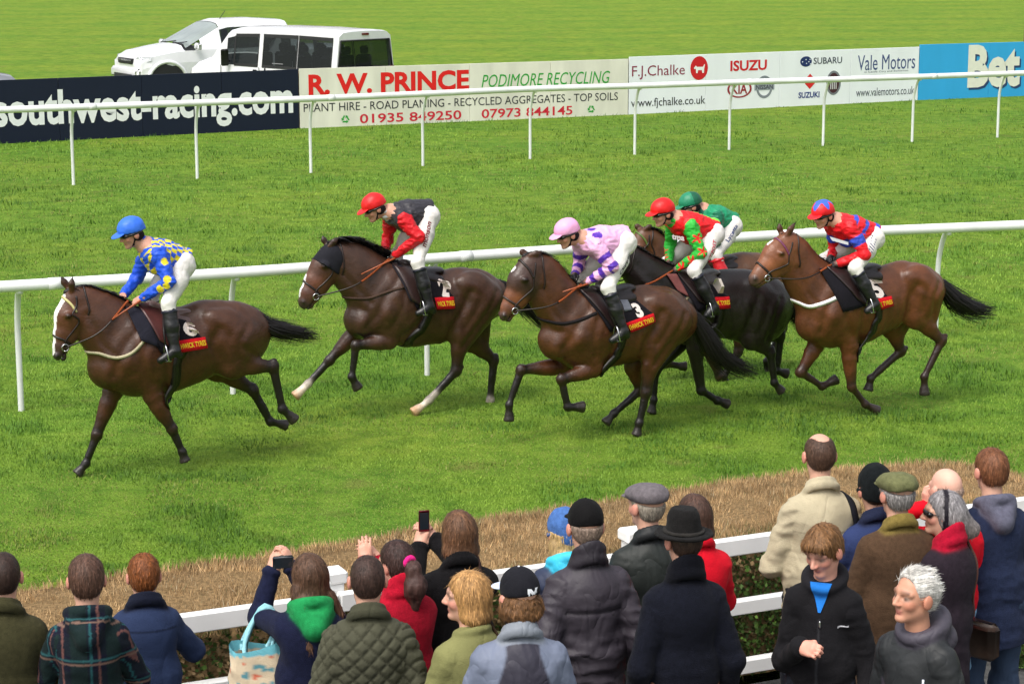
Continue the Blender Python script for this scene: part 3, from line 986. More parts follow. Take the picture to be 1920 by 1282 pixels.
def pickup():
    c = on_z(412, 36, 1.82 * 1.13 + BANK) * A3(1, 1, 0) + A3(0, 0, BANK)
    fr = Frame(c, math.radians(212))
    r = root('pickup_truck', fr, 'white pickup truck with sloping bonnet parked beyond the minibus', 'pickup')
    r.scale = (1.13, 1.13, 1.13)
    white = srgb(228, 229, 232)
    st = [(3.02, .5, .72, .86, .62, .66, .58), (2.95, .42, .88, 1.02, .84, .84, .72), (2.6, .42, 1.02, 1.13, .92, .90, .78), (1.85, .45, 1.10, 1.22, .93, .91, .80), (1.32, .45, 1.14, 1.27, .93, .91, .80),
          (.36, .45, 1.16, 1.76, .93, .91, .70), (.12, .45, 1.16, 1.82, .93, .91, .68), (-.62, .45, 1.17, 1.83, .93, .91, .68), (-.70, .45, 1.17, 1.83, .93, .91, .68), (-1.45, .45, 1.18, 1.78, .93, .91, .68), (-1.8, .45, 1.16, 1.30, .93, .91, .78), (-1.82, .45, 1.08, 1.14, .93, .91, .84), (-3.0, .5, 1.08, 1.14, .92, .90, .84)]
    nose = lambda x: 1.3 + (x - 1.3) * .66 if x > 1.3 else x
    st = [(nose(q[0]), *q[1:]) for q in st]
    lf = Loft(st)
    so = {(4, 4), (5, 4), (6, 4), (8, 4)}
    V, F = lf.shell(so | {(4, 5), (4, 6), (4, 7)})
    C, G = lf.caps()
    v, f, _ = join([(V, F, (1, 1, 1)), (C, G, (1, 1, 1))])
    mk('body', v, f, M['paint'], r, white, smooth=False)
    bright = material('windscreen_glass', .05, .8, base=(.25, .29, .28), var=.15, nscale=2)
    for s in (1, -1):
        for j in (5, 6, 7):
            q, f = lf.pane(4, j, .06, .98, 0, 1, .0, s); mk('windscreen', q, f, bright, r, smooth=False)
        q, f = lf.pane(4, 4, .45, 1, .0, 1, .0, s); mk('quarter_panel', q, f, M['paint'], r, white, smooth=False)
        for i in (5, 6, 8):
            q, f = lf.pane(i, 4, 0, 1, .03, .88, .003, s); w = mk('side_window', q, f, GLASS, r, smooth=False)
            q, f = lf.pane(i, 4, 0, 1, .88, 1, .002, s); mk('header', q, f, M['paint'], r, white, smooth=False)
        # headlight
        P = np.array([(nose(2.97), s * .44, .90), (nose(2.93), s * .62, 1.02), (nose(2.60), s * .905, 1.03), (nose(2.62), s * .93, .94), (nose(2.9), s * .80, .84)]) + A3(.015, s * .012, .004)
        hl = mk('headlight', P, [[0, 1, 2, 3, 4]], material('lamp_glass', .1, .7, base=(.42, .44, .46), var=.3, nscale=14), r, smooth=False)
        P, G = tube([(nose(2.86), s * .70, .95), (nose(2.90), s * .71, .95)], .06, 12); mk('lamp', P, G, M['steel'], hl)
        for x in (1.78, -2.1):
            wheel(r, x, s * .82, .38)
            a = [(x + .50 * math.cos(t), s * .935, .40 + .50 * math.sin(t)) for t in np.linspace(-.1, 3.24, 14)]
            P, G = tube(a, .045, 8); mk('wheel_arch', P, G, M['paint'], r, white)
            P = np.array([(x + .47 * math.cos(t), s * .942, .40 + .47 * math.sin(t)) for t in np.linspace(0, 3.14, 14)]); mk('arch_lining', P, [list(range(14))], TRIM, r, smooth=False)
        P, G = bbox_bevel((1.05, s * 1.06, 1.24), (.14, .22, .17), .04); mk('mirror', P, G, M['paint'], r, white)
    # grille, bumper, badge plate, wipers, aerial, roof rails
    P, G = bbox_bevel((nose(3.0), 0, .90), (.10, .86, .13), .02); gr = mk('grille', P, G, TRIM, r)
    P, G = bbox_bevel((nose(3.0) + .055, 0, .92), (.02, .80, .03), .006); mk('chrome_bar', P, G, M['steel'], gr)
    q, F, _ = text_geo('ISUZU', .03)
    mk('lettering', np.c_[np.full(len(q), nose(3.0) + .07), (q[:, 0] - .5) * .34, .905 + q[:, 1] * .045], F, M['print'], gr, srgb(150, 150, 156), smooth=False)
    P, G = bbox_bevel((nose(2.98), 0, .62), (.22, 1.62, .26), .06); bm = mk('bumper', P, G, M['paint'], r, white)
    P, G = bbox_bevel((nose(2.98) + .1, 0, .56), (.04, 1.1, .10), .01); mk('air_intake', P, G, TRIM, bm)
    for y in (-.35, .3):
        P, G = tube([(1.30, y, 1.29), (1.22, y + .5, 1.345)], .012, 6); mk('wiper', P, G, TRIM, r)
    P, G = tube([(.10, .2, 1.83), (-.05, .2, 2.02)], .008, 6); mk('aerial', P, G, TRIM, r)
    P, G = tube([(-.70, 0, .5), (-.69, 0, .5)], .3, 12); 
    for y in (-.42, .42):
        P1 = bbox_bevel((.1, y, 1.0), (.18, .46, .8), .05); P2 = bbox_bevel((.08, y, 1.5), (.1, .26, .2), .04)
        V, F, _ = join([(*P1, (1, 1, 1)), (*P2, (1, 1, 1))]); mk('seat', V, F, SEAT, r)


pickup()


def dark_car():
    c = on_z(-122, 145, .85 + BANK) * A3(1, 1, 0) + A3(0, 0, BANK)
    fr = Frame(c, math.radians(25))
    r = root('parked_car', fr, 'dark silver car at the left edge showing only its bonnet', 'car')
    st = [(1.95, .4, .62, .74, .6, .66, .58), (1.8, .3, .72, .86, .82, .82, .7), (1.1, .28, .86, .99, .88, .86, .74), (.75, .28, .9, 1.04, .88, .86, .74), (0, .28, .92, 1.42, .88, .86, .60), (-1.2, .28, .94, 1.46, .88, .86, .60), (-2.0, .3, .92, 1.1, .86, .84, .66), (-2.2, .4, .85, .95, .8, .8, .62)]
    lf = Loft(st); V, F = lf.shell({(3, 5), (3, 6), (3, 7), (4, 4)}); C, G = lf.caps()
    v, f, _ = join([(V, F, (1, 1, 1)), (C, G, (1, 1, 1))])
    mk('body', v, f, M['paint'], r, srgb(120, 122, 128), smooth=False)
    for s in (1, -1):
        for j in (5, 6, 7):
            q, f = lf.pane(3, j, 0, 1, 0, 1, 0, s); mk('windscreen', q, f, GLASS, r, smooth=False)
        q, f = lf.pane(4, 4, 0, 1, 0, 1, 0, s); mk('side_window', q, f, GLASS, r, smooth=False)
        for x in (1.3, -1.35): wheel(r, x, s * .78, .32)
        P, G = bbox_bevel((1.78, s * .62, .72), (.16, .3, .12), .03); mk('headlight', P, G, M['gloss'], r, srgb(150, 150, 155))


dark_car()
V, F = bbox_bevel((0, 0, .9), (.10, .10, 1.9), .012)
p = on_z(1921, 92)
mk('fence_post', V + p, F, material('old_timber', .9, .2, base=(.16, .12, .07), var=.3, nscale=12), label='weathered timber post at the far right edge beyond the blue board', cat='post', smooth=False)

# ------------------------------------------------------------------ heads and hands (people)
def rot_yp(yaw, pitch, roll=0.0):
    """columns: ahead, left, up of a head turned left by yaw and nodded down by pitch"""
    m = Matrix.Rotation(yaw, 3, 'Z') @ Matrix.Rotation(pitch, 3, 'Y') @ Matrix.Rotation(roll, 3, 'X')
    return np.array(m)


def head_prims(C, R, s=1.0, neck=None, female=False, eyes=True):
    """skull, face, ears; colours 0 skin 1 lips 2 eye white 3 dark 4 flush"""
    C = np.asarray(C, float)
    w = lambda *p: C + R @ (A3(*p) * s)
    k = .012 * s
    P = [el(w(-.012, 0, .030), A3(.100, .077, .092) * s, .02, 0, R),
         el(w(.022, 0, -.028), A3(.070, .056, .082) * s, .03, 0, R),
         rc(w(.0, .026, -.056), w(.056, .010, -.092), .036 * s, .021 * s, .02, 0), rc(w(.0, -.026, -.056), w(.056, -.010, -.092), .036 * s, .021 * s, .02, 0),
         el(w(.072, 0, -.097), A3(.020, .024, .017) * s, .015, 0, R),
         rc(w(.087, 0, .016), w(.112, 0, -.026), .0085 * s, .0115 * s, .010, 0),
         el(w(.098, .012, -.030), A3(.013, .010, .009) * s, .008, 4, R), el(w(.098, -.012, -.030), A3(.013, .010, .009) * s, .008, 4, R),
         rc(w(.083, .014, .030), w(.066, .052, .024), .013 * s, .012 * s, .012, 0), rc(w(.083, -.014, .030), w(.066, -.052, .024), .013 * s, .012 * s, .012, 0),
         el(w(.056, .042, -.026), A3(.024, .018, .022) * s, .02, 4, R), el(w(.056, -.042, -.026), A3(.026, .022, .024) * s, .02, 4, R),
         el(w(-.010, .078 if female else .087, -.006), A3(.026, .013 - .004 * female, .035) * s, .008, 4, R), el(w(-.010, -.078 if female else -.087, -.006), A3(.026, .013 - .004 * female, .035) * s, .008, 4, R),
         el(w(.0835, 0, -.059), A3(.010, .020, .0050) * s, .006, 1, R), el(w(.0815, 0, -.068), A3(.010, .017, .0055) * s, .006, 1, R)]
    if eyes:
        for y in (.033, -.033):
            P.append(el(w(.088, y, .006), A3(.012, .018, .011) * s, .008, 0, R, 's'))
            P.append(el(w(.070, y, .006), A3(.012, .015, .012) * s, .003, 2, R))
            P.append(el(w(.0800, y, .005), A3(.004, .009, .0065) * s, .001, 3, R))
            P.append(rc(w(.088, y * .55, .031), w(.078, y * 1.5, .031), .0055 * s, .0045 * s, .003, 3))
    if neck is not None:
        P.append(rc(w(-.018, 0, -.05), neck, .054 * s, .062 * s, .03, 0))
    return P


def hand_prims(W, d, n, curl=.5, s=1.0, side=1, col=0, spread=1.0, thumb=.5):
    """palm, four fingers and a thumb at the wrist W; d along the hand, n out of the back of the hand; side +1 thumb on the +(n x d) side"""
    d = d / np.linalg.norm(d); n = n - d * (n @ d); n = n / np.linalg.norm(n); t = np.cross(n, d) * side
    w = lambda a, b, c: W + (d * a + t * b + n * c) * s
    P = [rc(w(-.02, 0, 0), w(.02, 0, 0), .026 * s, .028 * s, .015, col),
         rc(w(.03, .020, 0), w(.075, .026, 0), .020 * s, .016 * s, .015, col), rc(w(.03, 0, 0), w(.085, 0, .002), .021 * s, .016 * s, .015, col), rc(w(.03, -.020, 0), w(.075, -.026, 0), .020 * s, .015 * s, .015, col)]
    for y, L, r in ((.030, .070, .0088), (.0105, .078, .0092), (-.0095, .073, .0088), (-.028, .058, .0080)):
        a = w(.085 - abs(y) * .25, y, .003)
        p = a; ang = curl * .55
        for q, (l, rr) in enumerate(((.46, 1.0), (.30, .92), (.24, .82))):
            dd = d * math.cos(ang) - n * math.sin(ang) + t * (y * 2.2 * spread * (1 - curl * .6))
            e = p + dd * L * l * s
            P.append(rc(p, e, r * s * rr, r * s * rr * .92, .004, col)); p = e; ang += curl * 1.25
    a, b2 = w(.018, .026, -.006), w(.045, .046, -.014 - .012 * thumb)
    c = w(.075 - .01 * thumb, .044 - .030 * thumb, -.026 - .016 * thumb)
    P += [rc(a, b2, .0145 * s, .0115 * s, .008, col), rc(b2, c, .0110 * s, .0090 * s, .006, col)]
    return P


SKIN = {0: srgb(205, 158, 136), 1: srgb(176, 106, 98), 2: srgb(150, 132, 122), 3: srgb(46, 34, 28), 4: srgb(206, 140, 122)}


def skin_pal(base=None, flush=None):
    p = dict(SKIN)
    if base is not None: p[0] = base; p[4] = base * A3(1.0, .84, .82) if flush is None else flush
    return p


# ------------------------------------------------------------------ horses
def crop(f, ox, oy):
    return lambda x, y: (x / f + ox, y / f + oy)


LAT = dict(fn=.12, ff=-.12, hn=.12, hf=-.12)


def build_horse(H):
    c = H['crop']
    u, v, lat = H['base']
    ang = math.pi + math.radians(H.get('yaw', 25))
    fr = Frame(on_z(u, v), ang); fr.o = fr.o - lat * fr.ey
    X = lambda p, lt=0.0: fr.px(*c(*p), lt)
    r = root('race_horse', fr, H['label'], 'horse', 'horses running past the stand')
    pr = []
    sec = []
    for (a, b, sq) in H['torso']:
        A, B = X(a), X(b); m = (A + B) / 2; m[1] = 0; sec.append((m, np.linalg.norm(A - B) / 2 * .955, sq * .80))
    for (m0, r0, s0), (m1, r1, s1) in zip(sec, sec[1:]):
        pr.append(rc(m0, m1, r0, r1, .05, 0, (1, (s0 + s1) / 2, 1)))
    nk = []
    for (a, b) in H['neck']:
        A, B = X(a), X(b); m = (A + B) / 2; nk.append((m, np.linalg.norm(A - B) / 2 * .95, A, B))
    pr.append(rc(sec[1][0] * .55 + nk[0][0] * .45, nk[0][0], nk[0][1] * 1.04, nk[0][1], .06, 0, (1, .58, 1)))
    for i, ((m0, r0, *_), (m1, r1, *_)) in enumerate(zip(nk, nk[1:])):
        pr.append(rc(m0, m1, r0, r1, .05, 0, (1, .54 - .03 * i, 1)))
    hd = []
    for (a, b) in H['head']:
        A, B = X(a), X(b); hd.append(((A + B) / 2, np.linalg.norm(A - B) / 2, A, B))
    pr.append(rc(nk[-1][0], hd[0][0], nk[-1][1] * .95, hd[0][1] * .9, .04, 0, (1, .58, 1)))
    for i, ((m0, r0, *_), (m1, r1, *_)) in enumerate(zip(hd, hd[1:])):
        pr.append(rc(m0, m1, r0 * .96, r1 * (.96, .96, .94, .86)[min(i, 3)], .016, [1, 1, 2, 3][min(i, 3)] if i else 1, (1, .62 + .05 * i, 1)))
    hx = hd[-1][0] - hd[0][0]; hL = np.linalg.norm(hx); hx = hx / hL         # down the face
    fr_dir = hd[1][2] - hd[1][3]; fr_dir = fr_dir - hx * (fr_dir @ hx); fr_dir /= np.linalg.norm(fr_dir)
    # cheek bones, eyes, nostrils, lips, ears
    for s in (1, -1):
        e = hd[1][0] * .86 + hd[0][0] * .14 + fr_dir * hd[1][1] * .38
        hw = hd[1][1] * .70
        pr.append(el(e + A3(0, s * hw * .80, 0), (.038, .028, .030), .012, 1))
        pr.append(el(e + A3(0, s * (hw * .80 + .026), 0), (.023, .014, .018), .003, 6))
        q = (hd[0][0] * .55 + hd[1][0] * .45) - fr_dir * hd[1][1] * .35
        pr.append(el(q + A3(0, s * hw * .45, 0), (.085, .035, .085), .015, 1))
        nz = hd[-1][0] + fr_dir * hd[-1][1] * .42 + hx * hd[-1][1] * .15
        pr.append(el(nz + A3(0, s * .040, 0), (.026, .014, .024), .012, 3))
        pr.append(el(nz + A3(0, s * .054, 0) + hx * .010, (.015, .010, .018), .003, 7))
    pr.append(el(hd[-1][0] - fr_dir * hd[-1][1] * .6 + hx * .02, (.032, .030, .028), .02, 3))
    mo = hd[-1][0] - fr_dir * hd[-1][1] * .38
    pr.append(rc(mo - hx * .10, mo + hx * .07, .006, .006, .004, 7, (1, 12, 1), 's'))
    for (tip, s) in zip(H['ears'], (1, -1)):
        T = X(tip, s * .055); bs = hd[0][2] * .75 + nk[-1][2] * .25 + A3(0, s * .045, -.01)
        mid = bs * .5 + T * .5 + A3(.006, s * .006, 0)
        pr += [rc(bs, mid, .027, .033, .012, 0, (1, .7, 1)), rc(mid, T, .032, .007, .006, 5, (1, .7, 1))]
    # legs: each with its joints from the photograph
    shoulder = sec[1][0]; hip = sec[-2][0]
    hw1 = sec[1][1] * sec[1][2]
    for s in (1, -1):
        Y = lambda p, y: A3(p[0], s * y, p[2])
        ch = sec[0][0]
        pr.append(el(Y(ch + A3(.03, 0, -.02), .085), (.10, .085, .14), .025, 0))                                    # breast muscles
        pr.append(rc(Y(nk[-1][0] * .5 + nk[-1][3] * .5, .045), Y(nk[0][0] * .45 + nk[0][3] * .55, .10), .05, .085, .03, 0, (1, .75, 1)))   # along the lower neck
        wt = sec[1][0] + A3(-.02, 0, sec[1][1] * .78)
        pr.append(rc(Y(wt, hw1 * .40), Y(sec[1][0] + A3(.10, 0, -.02), hw1 * .78), .09, .115, .025, 0, (1, .55, 1)))     # shoulder blade
        pr.append(el(Y(sec[-2][0] + A3(.10, 0, .14), .13), (.20, .11, .16), .03, 0))                                # rump
        pr.append(el(Y(sec[-3][0] + A3(-.02, 0, sec[-3][1] * .62), .15), (.09, .06, .06), .04, 0))                   # point of hip
    hoof_cuts = []
    for key, (pts, sock) in H['legs'].items():
        lt = LAT[key]; J = [X(p, lt) for p in pts]
        sg = 1 if lt > 0 else -1
        up_ = 4 if sock != 'plain' else 0
        hoofc = 9 if sock in ('white', 'half') else 8
        if key[0] == 'f':
            el_, kn, fe, ho = J
            top = shoulder + (el_ - shoulder) * .25 + A3(.06, 0, .02); top[1] = sg * .15
            pr += [rc(top, el_ * A3(1, 1.05, 1) + A3(-.02, 0, .02), .125, .092, .028, 0, (1, .66, 1)), rc(el_, kn, .082, .044, .03, 0, (1, .86, 1)),
                   rc(el_ * .72 + kn * .28, el_ * .45 + kn * .55, .074, .052, .03, 0, (1, .9, 1)),
                   el(kn, (.050, .046, .054), .02, 4)]
            rad = (.038, .031, .042)
        else:
            el_, kn, fe, ho = J                                   # stifle, hock
            top = hip * 1.0; top[1] = sg * .13
            back = sec[-1][0] * .5 + hip * .5; back[1] = sg * .12
            pr += [rc(top, el_, .205, .135, .05, 0, (1, .60, 1)), rc(back, el_ * .5 + kn * .5, .155, .070, .03, 0, (1, .6, 1)),
                   rc(el_, kn, .105, .048, .03, 0, (1, .72, 1)), el(el_ + A3(.03, 0, .01), (.10, .075, .11), .025, 0), el(kn, (.056, .046, .064), .02, 4)]
            d = kn - fe; d /= np.linalg.norm(d)
            pr.append(rc(kn, kn + d * .05 - A3(.02, 0, 0), .038, .026, .02, 4))
            rad = (.043, .034, .045)
        scol = 4
        pr += [rc(kn, fe, rad[0], rad[1], .02, scol, (1, .86, 1)), el(fe, (rad[2], rad[2] * .9, rad[2]), .018, 5 if sock == 'white' else scol)]
        if sock == 'white': pr.append(rc(kn * .20 + fe * .80, fe, rad[1] * 1.06, rad[1] * 1.08, .012, 10, (1, .9, 1)))
        d = ho - fe; L = np.linalg.norm(d); d /= L
        cor = fe + d * L * .55
        pr += [rc(fe, cor, .034, .036, .015, 10 if sock in ('white', 'half') else scol), rc(cor, cor * .35 + ho * .65, .043, .054, .006, hoofc, (1, .95, 1))]
        hoof_cuts.append((cor * .18 + ho * .82, d))
        if sock == 'half': pr.append(rc(fe, cor, .036, .038, .01, 10))
    for p, d in hoof_cuts:                                         # flat soles
        fd_ = (lambda P, p=p, d=d: np.where(np.linalg.norm(P - p, axis=1) < .11, -((P - p) @ d), .2), p - .12, p + .12, .004, -1, 's')
        pr.append(fd_)
    V, F = sculpt(pr, .0125)
    nrm = vnorm(V, F)
    V += nrm * ((fbm(V * A3(7, 7, 7) + 3) - .5) * .012)[:, None]
    # creases between the muscles, drawn on both flanks
    LG = {k: [X(p, LAT[k]) for p in v[0]] for k, v in H['legs'].items()}
    s0, s1, q3, q2, q1 = sec[0], sec[1], sec[-3], sec[-2], sec[-1]
    for sg, fk, hk in ((1, 'fn', 'hn'), (-1, 'ff', 'hf')):
        E_, S_ = LG[fk][0], LG[hk][0]; G_ = S_ * .45 + LG[hk][1] * .55
        cr = [([s1[0] + A3(-.13, 0, s1[1] * .62), s1[0] + A3(-.19, 0, s1[1] * .1), s1[0] + A3(-.20, 0, -s1[1] * .35), E_ + A3(-.12, 0, .05)], .020, .030),
              ([s1[0] + A3(.03, 0, s1[1] * .7), s1[0] + A3(.16, 0, s1[1] * .3), s1[0] + A3(.22, 0, -.02), s0[0] + A3(.02, 0, -.06)], .020, .030),
              ([s1[0] + A3(-.02, 0, s1[1] * .35), s1[0] + A3(.02, 0, -.03), E_ + A3(.02, 0, .13)], .010, .026),
              ([q3[0] + A3(-.05, 0, q3[1] * .3), q3[0] + A3(.0, 0, -.05), S_ + A3(.13, 0, .06), S_ + A3(.11, 0, -.08)], .022, .035),
              ([q1[0] + A3(.05, 0, .10), q1[0] + A3(.13, 0, -.04), G_ + A3(-.02, 0, .08)], .014, .026),
              ([q2[0] + A3(.12, 0, q2[1] * .35), q2[0] + A3(.05, 0, .02), S_ + A3(-.02, 0, .07)], .010, .03),
              ([nk[-1][0] * .35 + nk[-1][3] * .65, nk[1][0] * .4 + nk[1][3] * .6, nk[0][0] * .45 + nk[0][3] * .55], .012, .024)]
        for k in range(5):
            x = -.30 - .075 * k; cr.append(([s1[0] + A3(x, 0, .05), s1[0] + A3(x - .05, 0, -.10), s1[0] + A3(x - .06, 0, -.20)], .004, .018))
        sd_ = np.clip(nrm[:, 1] * sg * 2 - .1, 0, 1)
        for pts, amp, wd in cr:
            q = resample(pts, .02)[:, [0, 2]]
            d2 = np.full(len(V), 9.)
            for p in q: d2 = np.minimum(d2, (V[:, 0] - p[0]) ** 2 + (V[:, 2] - p[1]) ** 2)
            amp *= .6
            V -= nrm * (amp * sd_ * np.exp(-d2 / wd ** 2) - .35 * amp * sd_ * np.exp(-(np.sqrt(d2) - 2.4 * wd) ** 2 / wd ** 2))[:, None]
    coat = np.asarray(H['coat']) * .56; dark = np.asarray(H.get('dark', srgb(24, 19, 18))); mz = np.asarray(H.get('muzzle', coat * .5))
    pal = {0: coat, 1: np.asarray(H.get('face', coat)), 2: np.asarray(H.get('nose', coat * .85)), 3: mz, 4: dark, 5: dark * 1.6, 6: A3(.006, .005, .005), 7: A3(.004, .003, .003), 8: srgb(48, 42, 38), 9: srgb(176, 140, 104), 10: srgb(225, 212, 196)}
    C, arg = prim_cols(V, pr, pal, .012)
    # bay shading of the coat itself: ruddier flanks and quarters, darker topline
    z = V[:, 2]; body = np.isin(arg, (0,))
    tone = fbm(V * 3.1 + H.get('seed', 1), 3) * .75 + .25 * fbm(V * 9 + 2 * H.get('seed', 1), 3)
    ruddy = np.clip((tone - .42) * 3, 0, 1) * H.get('ruddy', .5)
    C[body] = C[body] * (1 + ruddy[body, None] * A3(.55, .34, .16))
    low = np.clip((.95 - z) / .45, 0, 1) * np.isin(arg, (0,))
    C = C * (1 - low[:, None] * H.get('low', .25)) + (np.asarray(H.get('lowcol', coat * A3(1.5, .95, .6))) * low[:, None] * H.get('low', .25))
    kk = [X(p[1], LAT[k]) for k, (p, _) in H['legs'].items()]
    for k, (pts, sock) in H['legs'].items():                      # legs darken from the forearm down
        K = X(pts[1], LAT[k]); E = X(pts[0], LAT[k]); ax = K - E; L = np.linalg.norm(ax); ax /= L
        t = (V - E) @ ax; rad = np.linalg.norm((V - E) - t[:, None] * ax, axis=1)
        w = np.clip((t / L - .45) / .5, 0, 1) * (rad < .12) * (t < L * 1.1) * body * H.get('points', 1.0)
        C = C * (1 - w[:, None]) + dark * w[:, None]
    fpts = np.array([X(p) for p in H.get('blaze', [])])
    if len(fpts):
        fp = resample(fpts, .02)
        for q, wd in zip(fp, np.interp(np.linspace(0, 1, len(fp)), np.linspace(0, 1, len(H['blaze_w'])), H['blaze_w'])):
            dd = (V - q) * A3(1, 1, 1); t = np.abs(dd[:, 1]) / wd
            m = (np.linalg.norm(dd * A3(.5, 1, .7), axis=1) < wd) & (arg < 4)
            C[m] = srgb(232, 228, 226)
    vein = np.exp(-(np.abs(fbm(V * 6.5 + 11 + H.get('seed', 1), 2) - .5) / .016) ** 2) * np.clip((1.15 - V[:, 2]) / .3, .15, 1)
    V = V + nrm * (vein * .0035)[:, None]
    C = C * (.84 + .32 * fbm(V * 55, 2))[:, None]
    body_o = mk('body', V, F, M['hide'], r, C)
    bv = bvh_of(V, F)
    H.update(fr=fr, bvh=bv, X=X, root=r, sec=sec, nk=nk, hd=hd, hx=hx, fdir=fr_dir)
    # mane: locks along the crest
    crest = resample(np.array([n[2] for n in nk] + [hd[0][2]]), .02)
    n = len(crest); m = H.get('mane_n', 420)
    Vs, Fs, Cs = [], [], []
    ms = H.get('mane', .10)
    for q in range(m):
        i = random.random() * (n - 2); a = crest[int(i)] * (1 - i % 1) + crest[int(i) + 1] * (i % 1)
        a = a + A3(random.uniform(-.01, .01), random.uniform(-.018, .018), -.015)
        side = 1 if random.random() < .55 else -1
        L = ms * random.uniform(.6, 1.3)
        up_ = A3(-.25 + random.gauss(0, .25), side * .25, 1.0); fl = A3(-1 + random.gauss(0, .3), side * random.uniform(.2, .8), -.35)
        pts = [a, a + up_ * L * .35, a + up_ * L * .45 + fl * L * .4, a + up_ * L * .35 + fl * L * .95]
        w = random.uniform(.004, .009); S = A3(random.uniform(-.5, .5), 1, random.uniform(-.5, .5)); S /= np.linalg.norm(S)
        b0 = len(Vs) 
        for k, p in enumerate(pts):
            ww = w * (1, 1.1, .8, .15)[k]; Vs += [p - S * ww + A3(0, 0, 0), p + S * ww]
        Fs += [[b0 + 2 * k, b0 + 2 * k + 1, b0 + 2 * k + 3, b0 + 2 * k + 2] for k in range(3)]
        Cs += [np.asarray(H.get('hair', srgb(20, 16, 16))) * random.uniform(.6, 1.5)] * 8
    mp = [rc(crest[i] - A3(0, 0, .022), crest[i + 2] - A3(0, 0, .022), .030, .030, .02, 0, (1, .8, 1)) for i in range(0, n - 2, 2)]
    Vc, Fc = sculpt(mp, .011)
    Va, Fa, Ca = join([(Vc, Fc, np.asarray(H.get('hair', srgb(20, 16, 16)))), (np.array(Vs), Fs, np.array(Cs))])
    mk('mane', Va, Fa, M['horsehair'], r, Ca)
    # forelock between the ears
    # tail: a tapering core and many loose hairs
    tp = resample(np.array([X(p, 0) for p in H['tail']]), .03); n = len(tp)
    wmax = H.get('tail_w', .075)
    prof = lambda t: wmax * (.55 + .8 * math.sin(min(t * 1.5, 1) * 1.9)) * (1 - max(0, t - .55) / .45 * .75)
    mp = [rc(tp[i], tp[i + 1], prof(i / n) * .62, prof((i + 1) / n) * .62, .02, 0, (1, .8, 1)) for i in range(n - 3)]
    Vc, Fc = sculpt(mp, .012)
    Vc = Vc + vnorm(Vc, Fc) * ((fbm(Vc * A3(30, 30, 30), 2) - .5) * .02)[:, None]
    Vs, Fs, Cs = [], [], []
    for q in range(420):
        i0 = int(random.uniform(0, n * .45)); i1 = min(n - 1, int(random.uniform(n * .7, n * 1.12)))
        o = rng.normal(0, 1, 3); o /= np.linalg.norm(o); o *= random.uniform(.3, 1.0)
        idx = np.linspace(i0, i1, 7).astype(int); b0 = len(Vs)
        dr = A3(0, 0, -1) * random.uniform(0, .10) + o * random.uniform(0, .06)
        tang = tp[min(i1, n - 1)] - tp[max(i1 - 3, 0)]; tang /= np.linalg.norm(tang)
        S = np.cross(tang, o); S /= np.linalg.norm(S) + 1e-9; ww = random.uniform(.003, .007)
        for k, i in enumerate(idx):
            f = k / 6
            p = tp[i] + o * prof(i / n) * (.75 + .7 * f) + dr * f * f + (tang * random.uniform(.0, .10) if k == 6 else 0)
            Vs += [p - S * ww * (1 - .8 * f), p + S * ww * (1 - .8 * f)]
        Fs += [[b0 + 2 * k, b0 + 2 * k + 1, b0 + 2 * k + 3, b0 + 2 * k + 2] for k in range(6)]
        Cs += [np.asarray(H.get('hair', srgb(20, 16, 16))) * random.uniform(.6, 1.7)] * 14
    Va, Fa, Ca = join([(Vc, Fc, np.asarray(H.get('hair', srgb(20, 16, 16)))), (np.array(Vs), Fs, np.array(Cs))])
    mk('tail', Va, Fa, M['horsehair'], r, Ca)
    tack(H)
    return H


def patch(H, name, quad, off, colour, mat, nu=12, nv=10, parent=None, lat=.3, thick=.008):
    """a cloth lying on the horse's near side, its corners at pixels quad: near-top, far-top, far-bottom, near-bottom"""
    q = [H['X'](p, lat) for p in quad]
    V = []
    for i in range(nu):
        for j in range(nv):
            a, b = i / (nu - 1), j / (nv - 1)
            p = (q[0] * (1 - a) + q[1] * a) * (1 - b) + (q[3] * (1 - a) + q[2] * a) * b
            h = H['bvh'].ray_cast(Vector((p[0], 1.5, p[2])), Vector((0, -1, 0)))
            V.append(A3(p[0], (h[0][1] if h[0] is not None else 0) + off, p[2]))
    V = np.array(V).reshape(nu, nv, 3)
    for _ in range(4):                                           # cloth spans small hollows
        V[1:-1, :, 1] = np.maximum(V[1:-1, :, 1], (V[:-2, :, 1] + V[2:, :, 1]) / 2)
        V[:, 1:-1, 1] = np.maximum(V[:, 1:-1, 1], (V[:, :-2, 1] + V[:, 2:, 1]) / 2)
    T = V.reshape(-1, 3); Bk = T - A3(0, thick, 0); n = len(T)
    F = grid_faces(nu, nv); F = [f[::-1] for f in F] + [[k + n for k in f] for f in F]
    ring = [i * nv for i in range(nu)] + [(nu - 1) * nv + j for j in range(1, nv)] + [i * nv + nv - 1 for i in range(nu - 2, -1, -1)] + [j for j in range(nv - 2, 0, -1)]
    F += [[ring[k], ring[(k + 1) % len(ring)], ring[(k + 1) % len(ring)] + n, ring[k] + n] for k in range(len(ring))]
    VV = np.concatenate([T, Bk])
    o = mk(name, VV, F, mat, parent or H['root'], colour)
    return o, bvh_of(VV, F)


